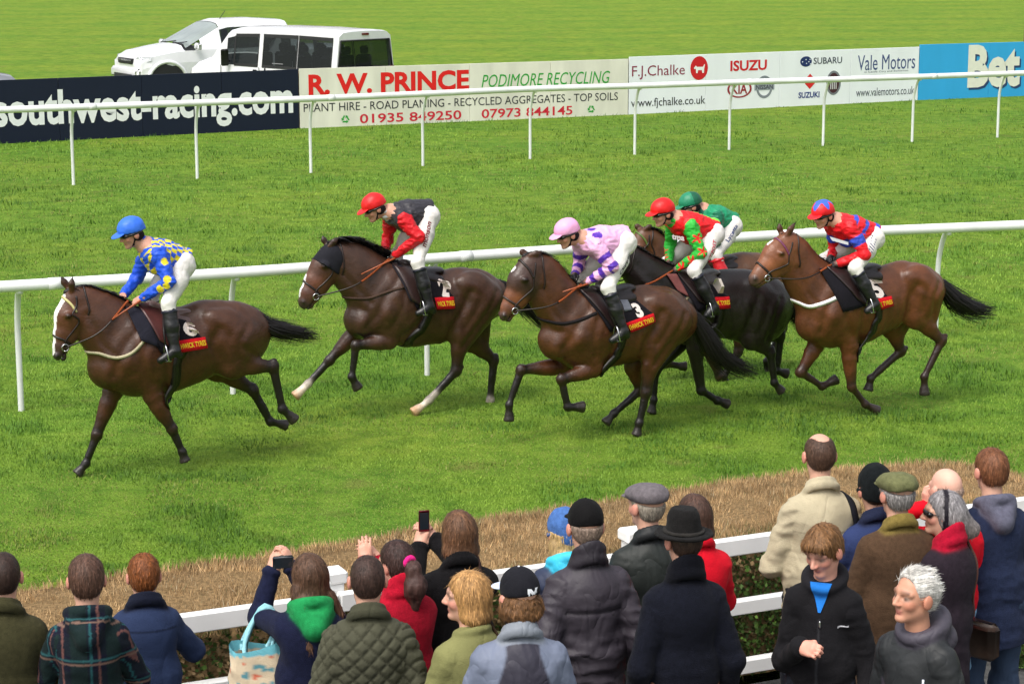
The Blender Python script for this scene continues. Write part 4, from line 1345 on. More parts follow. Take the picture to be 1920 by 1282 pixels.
def on_patch(H, bv, s, quad, colour, parent, name='lettering', bold=.0, off=.004, lat=.3, sub=1):
    q, F, _ = text_geo(s, bold)
    q3, F = subdiv(np.c_[q, np.zeros(len(q))], F, sub); q = q3[:, :2]
    c = [H['X'](p, lat) for p in quad]                            # top-left, top-right, bottom-right, bottom-left as read
    out = []
    for a, b in q:
        p = (c[3] * (1 - a) + c[2] * a) * (1 - b) + (c[0] * (1 - a) + c[1] * a) * b
        h = bv.ray_cast(Vector((p[0], 1.5, p[2])), Vector((0, -1, 0)))
        out.append(A3(p[0], (h[0][1] if h[0] is not None else p[1]) + off, p[2]))
    return mk(name, np.array(out), F, M['print'], parent, colour, smooth=False)


def tack(H):
    r, X, bv = H['root'], H['X'], H['bvh']; hd, hx, fd = H['hd'], H['hx'], H['fdir']
    leather = np.asarray(H.get('leather', srgb(36, 26, 24)))
    Y = lambda p, y: A3(p[0], y, p[2])
    # bridle: browband, cheek pieces, noseband, headpiece
    br = []
    f0, j0 = hd[0][2], hd[0][3]; f1, j1 = hd[1][2], hd[1][3]; f3, j3 = hd[3][2], hd[3][3]; f2, j2 = hd[2][2], hd[2][3]
    fb, fc = f0 * .62 + f1 * .38, hd[0][0] * .55 + hd[1][0] * .45
    brow = np.asarray(H.get('brow', leather))
    br.append((*strap(bv, [Y(fc, .16), Y(fc * .4 + fb * .6, .10), fb + fd * .05, Y(fc * .4 + fb * .6, -.10), Y(fc, -.16)], .022), brow))
    nb = f2 * .35 + f3 * .65; jb = j2 * .35 + j3 * .65; mb = (nb + jb) / 2
    br.append((*strap(bv, [jb, Y(mb * .5 + jb * .5, .1), Y(mb, .12), Y(mb * .4 + nb * .6, .09), nb + fd * .04, Y(mb * .4 + nb * .6, -.09), Y(mb, -.12), Y(mb * .5 + jb * .5, -.1), jb], .022), np.asarray(H.get('noseband', leather))))
    for s in (1, -1):
        br.append((*strap(bv, [Y(hd[0][0] * .6 + f0 * .4 - hx * .03, s * .1), Y(fc, s * .2), Y(hd[1][0] * .6 + j1 * .4 * 1, s * .2), Y(mb, s * .15), Y(hd[3][0] * .8 + j3 * .2, s * .12)], .016), leather))
        br.append((*strap(bv, [Y(H['nk'][-1][2], s * .02), Y(H['nk'][-1][0], s * .2), Y(j0, s * .06)], .016), leather))
    V, F, C = join(br); b = mk('bridle', V, F, M['tack'], r, C)
    ring = Y(hd[3][0] * .75 + j3 * .25, 0)
    for s in (1, -1):
        p = ring + A3(0, s * (hd[3][1] * .8 + .012), 0)
        V, F = tube([p + .030 * (hx * math.cos(t) + fd * math.sin(t)) for t in np.linspace(0, 2 * math.pi, 17)], .005, 6)
        mk('bit_ring', V, F, M['steel'], b)
    # reins from the bit to the hands
    hand = X(H['hand'], .08)
    for s in (1, -1):
        a = ring + A3(0, s * (hd[3][1] * .85 + .012), 0); e = A3(hand[0] + .02, s * .08, hand[2])
        mid = (a + e) / 2 + A3(0, s * .10, -.05)
        P = resample([a, mid, e], .03); k = int(len(P) * (1 - H.get('rubber', .45)))
        out = []
        for p in P:
            h = bv.find_nearest(Vector(p))
            nn = (np.array(p) - np.array(h[0])); ins = nn @ np.array(h[1]) < .012
            out.append(np.array(h[0]) + np.array(h[1]) * .012 if ins else p)
        P = np.array(out)
        V, F = tube(P[:k + 1], .0075, 6); rn = mk('rein', V, F, M['tack'], r, leather)
        V, F = tube(P[k:], .010, 6); mk('grip', V, F, M['fabric'], rn, np.asarray(H.get('grip', srgb(140, 70, 38))))
    # girth and breast girth
    g = [X(p) for p in H['girth']]
    pts = [Y(g[0] + (g[0] - g[1]) * .7, .38), Y(g[0], .40), Y(g[0] * .5 + g[1] * .5, .42), Y(g[1], .30), Y(g[1] - A3(0, 0, .12), 0), Y(g[1], -.30), Y(g[0], -.35)]
    V, F = strap(bv, pts, .085, .007); mk('girth', V, F, M['tack'], r, srgb(24, 20, 20))
    if H.get('breast'):
        bc, w, pp = H['breast']
        pq = resample(np.array([[*H['crop'](*p), 0] for p in pp]), 3.0)
        o3 = H['fr'].loc(CAM); hits = []
        for u_, v_, _ in pq:
            d3 = H['fr'].B @ sight(u_, v_); h = bv.ray_cast(Vector(o3), Vector(d3).normalized())
            if h[0] is not None: hits.append(np.array(h[0]))
        hits = [p for p in hits if np.linalg.norm(p - hits[len(hits) // 2]) < .8]
        fr = hits[0] * A3(1, 0, 1) + A3(.10, 0, -.01)
        V, F = strap(bv, hits[::-1][::3] + [fr] + [p * A3(1, -1, 1) for p in hits[::3]], w, .007)
        mk('breast_girth', V, F, M['fabric'], r, bc)
    # number cloth, banner, number
    if H.get('cloth'):
        nc, nbv = patch(H, 'number_cloth', H['cloth'], .016, np.asarray(H.get('cloth_col', srgb(26, 24, 30))), M['fabric'])
        bn, bbv = patch(H, 'banner', H['banner'], .030, srgb(196, 24, 34), M['fabric'], 8, 4, nc)
        on_patch(H, bbv, H['sponsor'], H['sponsor_q'], srgb(232, 200, 40), bn, bold=.02, off=.005)
        on_patch(H, nbv, H['number'], H['number_q'], srgb(240, 226, 222), nc, 'number', bold=.05, off=.010)
        if H.get('pad'):
            patch(H, 'saddle_pad', H['pad'][0], .026, H['pad'][1], M['fabric'], 8, 8, r)
    # saddle: flap and seat
    patch(H, 'saddle_flap', H['flap'], .034, np.asarray(H.get('flap_col', srgb(40, 26, 26))), M['tack'], 8, 10, r)
    a, e = [X(p) for p in H['saddle']]; m = (a + e) / 2
    sp = [rc(a + A3(0, 0, .01), m - A3(0, 0, .025), .055, .06, .03, 0, (1, 1.5, .6)), rc(m - A3(0, 0, .025), e + A3(0, 0, .01), .06, .07, .04, 0, (1, 1.7, .45)),
          rc(a + A3(0, .12, -.1), e + A3(.03, .12, -.08), .05, .06, .04, 0), rc(a + A3(0, -.12, -.1), e + A3(.03, -.12, -.08), .05, .06, .04, 0)]
    V, F = sculpt(sp, .012); mk('saddle', V, F, M['tack'], r, np.asarray(H.get('saddle_col', srgb(34, 26, 28))))
    if H.get('hood'):
        hp = [rc(hd[0][0], hd[1][0] * .75 + hd[2][0] * .25, hd[0][1] * .98 + .006, hd[1][1] + .004, .02, 0, (1, .71, 1))]
        for s in (1, -1):
            e2 = hd[1][0] * .86 + hd[0][0] * .14 + fd * hd[1][1] * .38; hw = hd[1][1] * .7
            hp.append(rc(e2 + A3(0, s * hw * .7, 0), e2 + A3(.012, s * (hw * .8 + .05), 0), .062, .052, .01, 0))
            hp.append(el(e2 + A3(.04, s * (hw * .8 + .055), 0), (.045, .03, .035), .006, 0, None, 's'))
        hp.append((lambda P, q=fb - fd * .0 + hx * .12, d=hx: (P - q) @ d, None, None, .004, -1, 'i'))
        V, F = sculpt(hp, .011); mk('blinker_hood', V, F, M['fabric'], r, srgb(34, 34, 40))


HORSES = {}
cA, cB, cC, cD, cF = crop(2.289, 0, 360), crop(2.6167, 520, 330), crop(2.7865, 900, 380), crop(2.9146, 1150, 340), crop(2.848, 1380, 350)
Z1 = crop(4.7475, 1160, 560)


def z1(x, y):                                       # a point of the leg close-up in horse D's own crop
    u, v = Z1(x, y); return ((u - 1150) * 2.9146, (v - 340) * 2.9146)


TAN = srgb(150, 86, 48)
HORSES['A'] = dict(crop=cA, base=(146, 893, -.12), label='bay horse wearing number 6, leading the field with a broad white blaze',
    torso=[((485, 640), (465, 850), .95), ((610, 495), (570, 885), .80), ((730, 492), (700, 862), .80), ((810, 490), (800, 826), .82), ((880, 462), (885, 765), .84), ((965, 460), (1000, 790), .80), ((1045, 492), (1065, 720), .72)],
    neck=[((560, 480), (430, 735)), ((475, 437), (402, 680)), ((405, 412), (385, 600)), ((355, 402), (368, 545))],
    head=[((285, 420), (372, 520)), ((246, 490), (370, 590)), ((238, 570), (330, 635)), ((228, 645), (298, 672)), ((224, 685), (284, 708))],
    ears=[(312, 362), (262, 358)],
    legs=dict(ff=([(480, 860), (416, 1040), (368, 1165), (325, 1216)], 'dark'), fn=([(655, 880), (738, 1015), (782, 1115), (796, 1160)], 'dark'),
              hn=([(1000, 740), (1172, 748), (1212, 930), (1272, 985)], 'dark'), hf=([(930, 750), (1085, 850), (1160, 985), (1240, 1003)], 'dark')),
    tail=[(1035, 490), (1090, 520), (1140, 570), (1200, 588), (1325, 592)], coat=srgb(88, 54, 36), face=srgb(88, 52, 34), nose=srgb(92, 58, 44), muzzle=srgb(52, 42, 42), seed=1, ruddy=.7,
    blaze=[(268, 462), (250, 520), (242, 580), (232, 650), (224, 682)], blaze_w=[.042, .050, .038, .034, .030], hair=srgb(22, 18, 18),
    brow=srgb(196, 186, 130), hand=(560, 465), girth=[(745, 700), (725, 850)], breast=(srgb(176, 168, 140), .030, [(420, 690), (500, 712), (575, 685), (650, 596)]),
    cloth=[(560, 505), (815, 560), (885, 640), (700, 700)], banner=[(770, 642), (888, 626), (900, 674), (776, 692)], sponsor='HWICK TYRES', sponsor_q=[(778, 655), (888, 638), (892, 660), (782, 676)],
    number='6', number_q=[(786, 558), (840, 562), (862, 624), (806, 622)], pad=([(565, 510), (640, 510), (690, 670), (610, 640)], srgb(34, 34, 44)),
    flap=[(618, 492), (720, 500), (770, 690), (690, 640)], flap_col=srgb(74, 36, 34), saddle=[(650, 488), (795, 512)], saddle_col=srgb(96, 74, 72), mane=.055, rubber=.33)
HORSES['B'] = dict(crop=cB, base=(772, 778, .1), label='dark bay horse wearing number 2 and a black blinker hood, white socks', hood=True,
    torso=[((425, 600), (410, 800), .95), ((590, 420), (540, 838), .80), ((700, 452), (640, 838), .80), ((790, 465), (760, 822), .82), ((870, 450), (880, 748), .84), ((960, 455), (985, 740), .80), ((1045, 505), (1070, 690), .72)],
    neck=[((530, 400), (395, 670)), ((440, 350), (362, 605)), ((360, 318), (330, 545)), ((300, 318), (305, 505))],
    head=[((235, 340), (305, 480)), ((185, 395), (285, 520)), ((148, 475), (240, 570)), ((118, 545), (205, 608)), ((106, 588), (180, 640))],
    ears=[(305, 300), (222, 292)],
    legs=dict(ff=([(380, 770), (255, 905), (150, 1020), (78, 1088)], 'half'), fn=([(545, 810), (385, 830), (366, 985), (400, 1050)], 'dark'),
              hn=([(900, 770), (878, 955), (745, 1100), (655, 1168)], 'white'), hf=([(945, 800), (1062, 905), (1043, 1100), (1028, 1148)], 'half')),
    tail=[(1052, 515), (1120, 545), (1180, 600), (1240, 650), (1300, 700)], coat=srgb(84, 56, 42), face=srgb(80, 50, 36), nose=srgb(112, 68, 50), muzzle=srgb(60, 46, 44), seed=4, ruddy=.45,
    blaze=[(140, 500), (118, 550), (108, 580)], blaze_w=[.028, .026, .022], hand=(560, 405), girth=[(680, 690), (610, 840)], breast=(srgb(70, 54, 46), .030, [(375, 600), (450, 600), (540, 568), (620, 546)]),
    cloth=[(590, 420), (790, 470), (880, 600), (690, 660)], banner=[(780, 600), (878, 596), (882, 654), (790, 658)], sponsor='WICK TYRES', sponsor_q=[(790, 618), (876, 614), (878, 638), (794, 642)],
    number='2', number_q=[(803, 512), (852, 512), (858, 598), (822, 596)], flap=[(600, 440), (690, 440), (745, 660), (660, 610)], flap_col=srgb(52, 36, 34), saddle=[(625, 430), (780, 465)], mane=.12, mane_n=640, pad=([(595, 450), (640, 450), (710, 640), (650, 610)], srgb(34, 32, 38)))
HORSES['C'] = dict(crop=cC, base=(1192, 817, .1), label='bay horse wearing number 3, its white star on the forehead, nearest the crowd', 
    torso=[((415, 600), (395, 825), .95), ((560, 455), (525, 880), .80), ((680, 450), (640, 862), .80), ((770, 440), (760, 838), .82), ((850, 430), (860, 775), .84), ((945, 440), (960, 780), .82), ((1025, 505), (1045, 730), .74)],
    neck=[((495, 425), (365, 670)), ((420, 355), (328, 600)), ((360, 290), (318, 530)), ((310, 262), (305, 480))],
    head=[((235, 268), (312, 440)), ((170, 350), (290, 492)), ((140, 450), (240, 532)), ((114, 525), (192, 578)), ((103, 562), (166, 608))],
    ears=[(328, 258), (210, 248)],
    legs=dict(ff=([(430, 855), (215, 872), (152, 1055), (150, 1150)], 'dark'), fn=([(590, 870), (425, 922), (458, 1068), (550, 1066)], 'dark'),
              hn=([(900, 760), (868, 990), (832, 1150), (815, 1222)], 'dark'), hf=([(820, 850), (838, 978), (700, 1100), (650, 1158)], 'dark')),
    tail=[(1045, 540), (1110, 590), (1180, 690), (1260, 800), (1400, 850)], coat=srgb(96, 58, 34), face=srgb(62, 42, 36), nose=srgb(146, 86, 50), muzzle=srgb(64, 50, 50), seed=9, ruddy=.8, tail_w=.10,
    blaze=[(188, 352), (186, 368)], blaze_w=[.026, .022], hand=(540, 425), girth=[(690, 700), (640, 860)], breast=(srgb(34, 30, 32), .032, [(345, 615), (430, 632), (530, 610), (610, 576)]),
    cloth=[(570, 470), (800, 470), (935, 600), (690, 680)], banner=[(775, 632), (920, 582), (934, 628), (800, 682)], sponsor='THWICK TYRES', sponsor_q=[(780, 646), (916, 600), (922, 624), (790, 670)],
    number='3', number_q=[(810, 536), (850, 530), (878, 600), (838, 606)], flap=[(575, 470), (660, 470), (740, 690), (690, 640)], saddle=[(600, 455), (770, 445)], mane=.06, pad=([(760, 490), (800, 500), (815, 565), (775, 575)], srgb(122, 124, 136)), noseband=srgb(60, 44, 40))
HORSES['D'] = dict(crop=cD, base=(1228, 779, -.05), label='near black horse wearing number 1, half hidden behind the pink jockey', seed=3, ruddy=.12, points=.4, low=0.0,
    torso=[((285, 590), (270, 800), .95), ((400, 495), (390, 890), .80), ((510, 500), (470, 880), .80), ((610, 478), (590, 850), .82), ((700, 478), (690, 870), .84), ((790, 500), (800, 900), .80), ((865, 560), (890, 800), .74)],
    neck=[((330, 470), (200, 680)), ((240, 425), (110, 610)), ((165, 385), (80, 545)), ((110, 350), (60, 500))],
    head=[((60, 345), (60, 500)), ((10, 390), (40, 520)), ((-45, 460), (10, 550)), ((-80, 520), (-30, 585)), ((-95, 560), (-50, 615))],
    ears=[(70, 345), (30, 345)],
    legs=dict(fn=([(430, 830), z1(735, 815), z1(880, 905), z1(985, 945)], 'dark'), ff=([(400, 850), z1(330, 640), z1(312, 900), z1(288, 1030)], 'dark'),
              hn=([(760, 850), z1(1350, 480), z1(1385, 745), z1(1460, 835)], 'dark'), hf=([(820, 820), z1(1440, 330), z1(1405, 640), z1(1510, 672)], 'dark')),
    tail=[(890, 575), (940, 620), (985, 690), (1010, 740)], coat=srgb(40, 31, 30), face=srgb(40, 31, 30), nose=srgb(40, 31, 30), muzzle=srgb(38, 32, 32), dark=srgb(20, 17, 17), tail_w=.07,
    hand=(330, 490), girth=[(520, 700), (470, 880)], cloth=[(380, 505), (540, 520), (650, 640), (480, 720)], banner=[(555, 640), (652, 634), (655, 698), (568, 706)], sponsor='ICK TYRES', sponsor_q=[(562, 660), (650, 652), (652, 676), (568, 684)],
    number='1', number_q=[(556, 530), (585, 530), (622, 618), (596, 618)], flap=[(400, 510), (480, 510), (560, 700), (480, 660)], saddle=[(400, 495), (540, 500)], saddle_col=srgb(70, 64, 62), breast=(srgb(120, 112, 90), .03, [(330, 690), (360, 680), (390, 660), (420, 620)]), mane=.05, rubber=.5,
    pad=([(340, 520), (400, 520), (440, 640), (390, 610)], srgb(120, 72, 70)))
HORSES['E'] = dict(crop=cD, base=(1390, 705, .0), label='brown horse farthest from the crowd, mostly hidden behind the black one', seed=6, ruddy=.5,
    torso=[((340, 450), (340, 640), .95), ((430, 420), (430, 780), .80), ((530, 430), (530, 790), .80), ((620, 405), (610, 780), .82), ((700, 385), (690, 790), .84), ((790, 392), (800, 800), .80), ((875, 455), (900, 720), .74)],
    neck=[((340, 370), (270, 570)), ((285, 315), (210, 490)), ((240, 275), (180, 430)), ((205, 258), (170, 400))],
    head=[((150, 255), (205, 400)), ((110, 315), (180, 440)), ((85, 395), (150, 480)), ((66, 450), (122, 510)), ((58, 490), (105, 540))],
    ears=[(215, 235), (118, 238)],
    legs=dict(fn=([(430, 740), z1(900, 690), z1(1040, 805), z1(1135, 840)], 'dark'), ff=([(330, 800), z1(420, 575), z1(560, 600), z1(600, 600)], 'dark'),
              hn=([(700, 760), z1(1065, 470), z1(935, 690), z1(890, 790)], 'dark'), hf=([(850, 720), z1(1455, 265), z1(1320, 560), z1(1320, 730)], 'dark')),
    tail=[(890, 470), (930, 530), (950, 600), (960, 680)], coat=srgb(104, 68, 42), face=srgb(96, 60, 38), nose=srgb(90, 56, 38), muzzle=srgb(60, 46, 42), brow=srgb(90, 110, 50),
    hand=(330, 410), girth=[(520, 640), (500, 780)], flap=[(480, 440), (560, 440), (600, 620), (540, 600)], saddle=[(480, 430), (640, 420)], flap_col=srgb(30, 26, 28), mane=.07)
HORSES['F'] = dict(crop=cF, base=(1645, 775, .1), label='bright bay horse wearing number 5 and a white breast girth, last of the group', 
    torso=[((425, 620), (400, 830), .95), ((530, 420), (505, 868), .80), ((680, 430), (650, 838), .80), ((780, 422), (780, 778), .82), ((860, 400), (880, 712), .84), ((950, 410), (980, 710), .80), ((1030, 462), (1050, 640), .72)],
    neck=[((485, 405), (355, 670)), ((410, 355), (322, 595)), ((350, 295), (305, 520)), ((310, 260), (300, 465))],
    head=[((240, 250), (312, 415)), ((170, 302), (275, 462)), ((136, 370), (215, 485)), ((98, 435), (166, 508)), ((76, 466), (142, 524))],
    ears=[(316, 193), (232, 194)],
    legs=dict(fn=([(600, 860), (618, 1068), (690, 1160), (765, 1200)], 'dark'), ff=([(425, 850), (345, 990), (460, 1066), (545, 1022)], 'dark'),
              hn=([(960, 690), (1098, 822), (1006, 1015), (1006, 1120)], 'dark'), hf=([(830, 740), (880, 878), (718, 1025), (702, 1095)], 'dark')),
    tail=[(1040, 480), (1110, 540), (1180, 610), (1260, 640), (1345, 640)], coat=srgb(118, 70, 42), face=srgb(120, 72, 46), nose=srgb(150, 92, 58), muzzle=srgb(70, 56, 52), dark=srgb(44, 28, 24), seed=12, ruddy=.55, tail_w=.10,
    blaze=[(182, 296), (180, 304)], blaze_w=[.02, .018], brow=srgb(110, 50, 84), hand=(520, 415), girth=[(690, 690), (660, 850)], breast=(srgb(232, 230, 232), .042, [(340, 620), (390, 642), (480, 618), (560, 582), (640, 546)]),
    cloth=[(500, 450), (740, 450), (835, 600), (580, 672)], banner=[(770, 602), (848, 588), (858, 640), (790, 660)], sponsor='K TYRES', sponsor_q=[(776, 620), (846, 606), (850, 628), (782, 644)],
    number='5', number_q=[(724, 506), (780, 502), (820, 594), (764, 600)], flap=[(540, 440), (640, 440), (720, 650), (650, 600)], saddle=[(560, 425), (730, 430)], mane=.04, rubber=.25)

for k in 'ABCDEF':
    build_horse(HORSES[k])



# ------------------------------------------------------------------ jockeys
def star(P, c, ax, bx_, R):
    """five-pointed star on the surface round c, in the plane of ax, bx_"""
    q = P - c; x, y = q @ ax, q @ bx_; a = np.arctan2(y, x); rr = np.hypot(x, y)
    lim = R * (.62 + .38 * np.cos(5 * a)); return (rr < lim) & (np.linalg.norm(q, axis=1) < R * 1.25)


def build_jockey(Jk):
    H = HORSES[Jk['on']]; c = Jk.get('crop', H['crop'])
    fr0 = H['fr']; X = lambda p, lt=0.0: fr0.px(*c(*p), lt)
    hipm = X(Jk['hip'], 0.0)
    r = root('jockey', fr0, Jk['label'], 'person', 'jockeys riding in the race')
    hc = X(Jk['head'], Jk.get('hlat', 0.0)) - A3(.0, 0, .03)
    neckb = X(Jk['neck'], 0)
    hipm = hipm + A3(.05, 0, .0)
    yaw, pitch = Jk.get('look', (0, .35))
    R = rot_yp(yaw, pitch)
    sh = {s: neckb + A3(-.06, s * .165, -.05) + (Jk.get('shl', A3(0, 0, 0)) if s > 0 else 0) for s in (1, -1)}
    elb = {1: X(Jk['elbow'], .27), -1: X(Jk['felbow'], -.25)}
    hnd = {1: X(Jk['hand'], .08), -1: X(Jk['fhand'], -.08)}
    hip = {s: hipm + A3(0, s * .09, 0) for s in (1, -1)}
    knee = {1: X(Jk['knee'], .27)}; ank = {1: X(Jk['ankle'], .36)}; toe = {1: X(Jk['toe'], .36)}
    for d in (knee, ank, toe): d[-1] = d[1] * A3(1, -1, 1)
    spine = neckb - hipm; sl = np.linalg.norm(spine); spine /= sl
    bend = hipm + spine * sl * .5 + np.cross(spine, A3(0, 1, 0)) * -.035
    # skin: head, neck, hands (and the figure beneath the clothes, one surface)
    sk = head_prims(hc, R, 1.0, neckb, eyes=True)
    gl = Jk.get('gloves')
    for s in (1, -1):
        d = hnd[s] - elb[s]; d /= np.linalg.norm(d)
        sk.append(rc(elb[s], hnd[s] - d * .03, .036, .026, .02, 0)); sk.append(rc(sh[s], elb[s], .045, .036, .03, 0))
        sk += hand_prims(hnd[s] - d * .045, d, A3(.15, s * .55, .85), .95, 1.0, -s, 5 if gl else 0)
        sk += [rc(hip[s], knee[s], .085, .05, .04, 0), rc(knee[s], ank[s], .048, .034, .03, 0), rc(ank[s], toe[s], .03, .022, .02, 0)]
        sk.append(rc(neckb, sh[s], .05, .05, .04, 0))
    sk += [rc(hipm, bend, .10, .10, .05, 0), rc(bend, neckb, .10, .08, .05, 0)]
    V, F = sculpt(sk, .0085)
    pal = skin_pal(srgb(204, 152, 130)); pal[5] = srgb(24, 22, 26)
    C, _ = prim_cols(V, sk, pal, .004)
    mk('body', V, F, M['skin'], r, C)
    # silks: torso 0, near sleeve 1, far sleeve 2, collar 3
    back = np.cross(A3(0, 1, 0), spine); back = -back if back[2] < 0 else back
    si = [rc(hipm - spine * .02 + back * .02, bend + back * .015, .125, .142, .04, 0, (1, 1.18, 1)), rc(bend + back * .015, neckb - spine * .08 - back * .025, .142, .122, .05, 0, (1, 1.25, 1)),
          rc(sh[1] * .97 + sh[-1] * .03, sh[-1], .075, .075, .05, 0), rc(neckb - spine * .06, neckb * .42 + hc * .58 - R @ A3(.03, 0, .045), .090, .068, .03, 3),
          el(bend - back * .05, (.11, .12, .10), .05, 0)]
    for s, ci in ((1, 1), (-1, 2)):
        e = elb[s]; d = hnd[s] - e; L = np.linalg.norm(d); d /= L
        si += [rc(sh[s], e, .070, .054, .04, ci), rc(e, hnd[s] - d * .055, .054, .038, .025, ci), el(sh[s] * .6 + e * .4 + A3(-.01, 0, -.02), (.062, .058, .07), .03, ci)]
    si.append(cut(hipm - spine * .015, spine + back * .25))
    V, F = sculpt(si, .0085)
    _, arg = prim_cols(V, si, {0: (0, 0, 0), 1: (0, 0, 0), 2: (0, 0, 0), 3: (0, 0, 0)})
    arm = {}
    for s, ci in ((1, 1), (-1, 2)):                                # distance along each sleeve
        a, b_, e = sh[s], elb[s], hnd[s]
        l1, l2 = np.linalg.norm(b_ - a), np.linalg.norm(e - b_)
        t1 = ((V - a) @ (b_ - a)) / l1; t2 = ((V - b_) @ (e - b_)) / l2
        d1 = np.linalg.norm(V - a - np.clip(t1, 0, l1)[:, None] * (b_ - a) / l1, axis=1); d2 = np.linalg.norm(V - b_ - np.clip(t2, 0, l2)[:, None] * (e - b_) / l2, axis=1)
        arm[ci] = np.where(d1 <= d2, t1, l1 + t2)
    C = Jk['silk'](dict(P=V, arg=arg, arm=arm, spine=spine, back=back, neck=neckb, hip=hipm, sh=sh, elb=elb, hnd=hnd))
    nr = vnorm(V, F)
    fold = (fbm(V * A3(16, 10, 16) + Jk['seed'], 3) - .5) * .014 - np.abs(fbm(V * A3(14, 10, 24) + 4 + Jk['seed'], 2) - .5) * .045 + .006
    V = V + nr * fold[:, None]
    so = mk('silks', V, F, M['silk'], r, C)
    if Jk.get('chest'):
        sbv = bvh_of(V, F); t, q4, cc = Jk['chest']
        fake = dict(X=X); on_patch(fake, sbv, t, q4, cc, so, bold=.04, off=.006, lat=.2, sub=0)
    # breeches
    bw = srgb(222, 218, 214)
    bp_ = [el(hipm - A3(.01, 0, .01), (.118, .150, .118), .03, 0), rc(hip[1] - A3(.01, 0, .02), hip[-1] - A3(.01, 0, .02), .105, .105, .03, 0), rc(hipm, hipm + spine * .05, .112, .110, .03, 0, (1, 1.2, 1))]
    for s in (1, -1):
        bp_ += [rc(hip[s], knee[s], .098, .058, .03, 0), rc(hip[s] * .6 + knee[s] * .4 + A3(-.01, 0, -.01), hip[s] * .3 + knee[s] * .7, .09, .068, .03, 0), rc(knee[s], knee[s] * .8 + ank[s] * .2, .068, .058, .02, 0)]
    V, F = sculpt(bp_, .009); nr = vnorm(V, F)
    V = V + nr * ((fbm(V * 15 + Jk['seed'], 3) - .5) * .018)[:, None]
    bo = mk('breeches', V, F, M['fabric'], r, bw)
    if Jk.get('leg_text'):
        bbv = bvh_of(V, F)
        for t, q4, cc in Jk['leg_text']:
            on_patch(dict(X=X), bbv, t, q4, cc, bo, bold=.015, off=.005, lat=.25, sub=0)
    # boots, one each, with stirrup irons
    for s in (1, -1):
        k0 = knee[s] * .86 + ank[s] * .14; d = ank[s] - k0
        tp_ = [rc(k0, k0 + d * .4, .062, .066, .02, 0), rc(k0 + d * .4, ank[s], .064, .042, .02, 0), rc(ank[s], ank[s] * .35 + toe[s] * .65 - A3(0, 0, .012), .046, .038, .02, 0), rc(ank[s] * .5 + toe[s] * .5 - A3(0, 0, .012), toe[s] - A3(0, 0, .012), .038, .032, .02, 0),
               rc(ank[s] + A3(-.02, 0, -.03), ank[s] + A3(-.035, 0, -.045), .034, .030, .02, 0), tor(k0 + d * .03, d, .062, .010, .006, 1)]
        V, F = sculpt(tp_, .0095)
        C, _ = prim_cols(V, tp_, {0: np.asarray(Jk.get('boot', srgb(26, 26, 28))), 1: np.asarray(Jk.get('boot_top', srgb(26, 28, 44)))}, .003)
        V = V + vnorm(V, F) * ((fbm(V * A3(14, 14, 26), 3) - .5) * .012)[:, None]
        mk('boot', V, F, M['tack'], r, C)
        ir = ank[s] * .45 + toe[s] * .55 - A3(0, 0, .045)
        arc = [ir + A3(0, .052, 0), ir + A3(.01, .05, .06), ir + A3(.015, .03, .115), ir + A3(.015, 0, .135), ir + A3(.015, -.03, .115), ir + A3(.01, -.05, .06), ir + A3(0, -.052, 0)]
        V1, F1 = tube(resample(arc, .02), .007, 6); V2, F2 = bbox_bevel(ir, (.05, .115, .012), .004)
        V, F, _ = join([(V1, F1, (1, 1, 1)), (V2, F2, (1, 1, 1))]); mk('stirrup', V, F, M['steel'], r)
        V, F = tube([ir + A3(.015, 0, .135), (ir + k0) / 2 + A3(.03, -s * .03, .05), k0 + A3(.03, -s * .08, .02)], .010, 6); mk('stirrup_leather', V, F, M['tack'], r, srgb(28, 24, 24))
    # helmet with peak, goggles, chin strap
    w = lambda *p: hc + R @ A3(*p)
    hp = [el(w(-.012, 0, .048), A3(.125, .104, .106), .01, 0, R), el(w(-.02, 0, .02), A3(.118, .102, .08), .01, 0, R), (lambda P, q=w(0, 0, .022), n=R @ A3(.10, 0, -1): (P - q) @ n, None, None, .006, -1, 'i')]
    V, F = sculpt(hp, .0075)
    hcol = np.tile(np.asarray(Jk['cap']), (len(V), 1))
    if Jk.get('cap_fn'): hcol = Jk['cap_fn'](V, hc, R, hcol)
    V = V + vnorm(V, F) * ((fbm(V * 22 + 3, 2) - .5) * .007)[:, None]
    ho = mk('helmet', V, F, M['shell'], r, hcol)
    pk = [el(w(.112, 0, .034), A3(.070, .078, .010), .01, 0, rot_yp(yaw, pitch + .18))]
    V, F = sculpt(pk, .006); mk('peak', V, F, M['shell'], ho, np.asarray(Jk.get('peak', Jk['cap'])))
    gp = [el(w(.072, .0, .008), A3(.036, .070, .026), .01, 0, R), tor(w(-.01, 0, .012), R @ A3(0, 0, 1), .090, .013, .01, 1, None)]
    V, F = sculpt(gp, .0065); C, _ = prim_cols(V, gp, {0: srgb(14, 12, 14), 1: srgb(26, 24, 26)}); mk('goggles', V, F, M['gloss'], r, C)
    cp = [rc(w(-.01, .086, .0), w(.03, .060, -.080), .008, .007, .01, 0), rc(w(.03, .060, -.080), w(.045, 0, -.112), .007, .007, .01, 0), rc(w(-.01, -.086, .0), w(.03, -.060, -.080), .008, .007, .01, 0), rc(w(.03, -.060, -.080), w(.045, 0, -.112), .007, .007, .01, 0),
          el(w(-.03, .076, -.02), A3(.045, .016, .045), .01, 0, R), el(w(-.03, -.076, -.02), A3(.045, .016, .045), .01, 0, R), el(w(-.075, 0, -.03), A3(.03, .07, .04), .02, 0, R)]
    V, F = sculpt(cp, .0065); mk('chin_strap', V, F, M['fabric'], r, srgb(26, 22, 24))
    Jk.update(hand3=hnd)
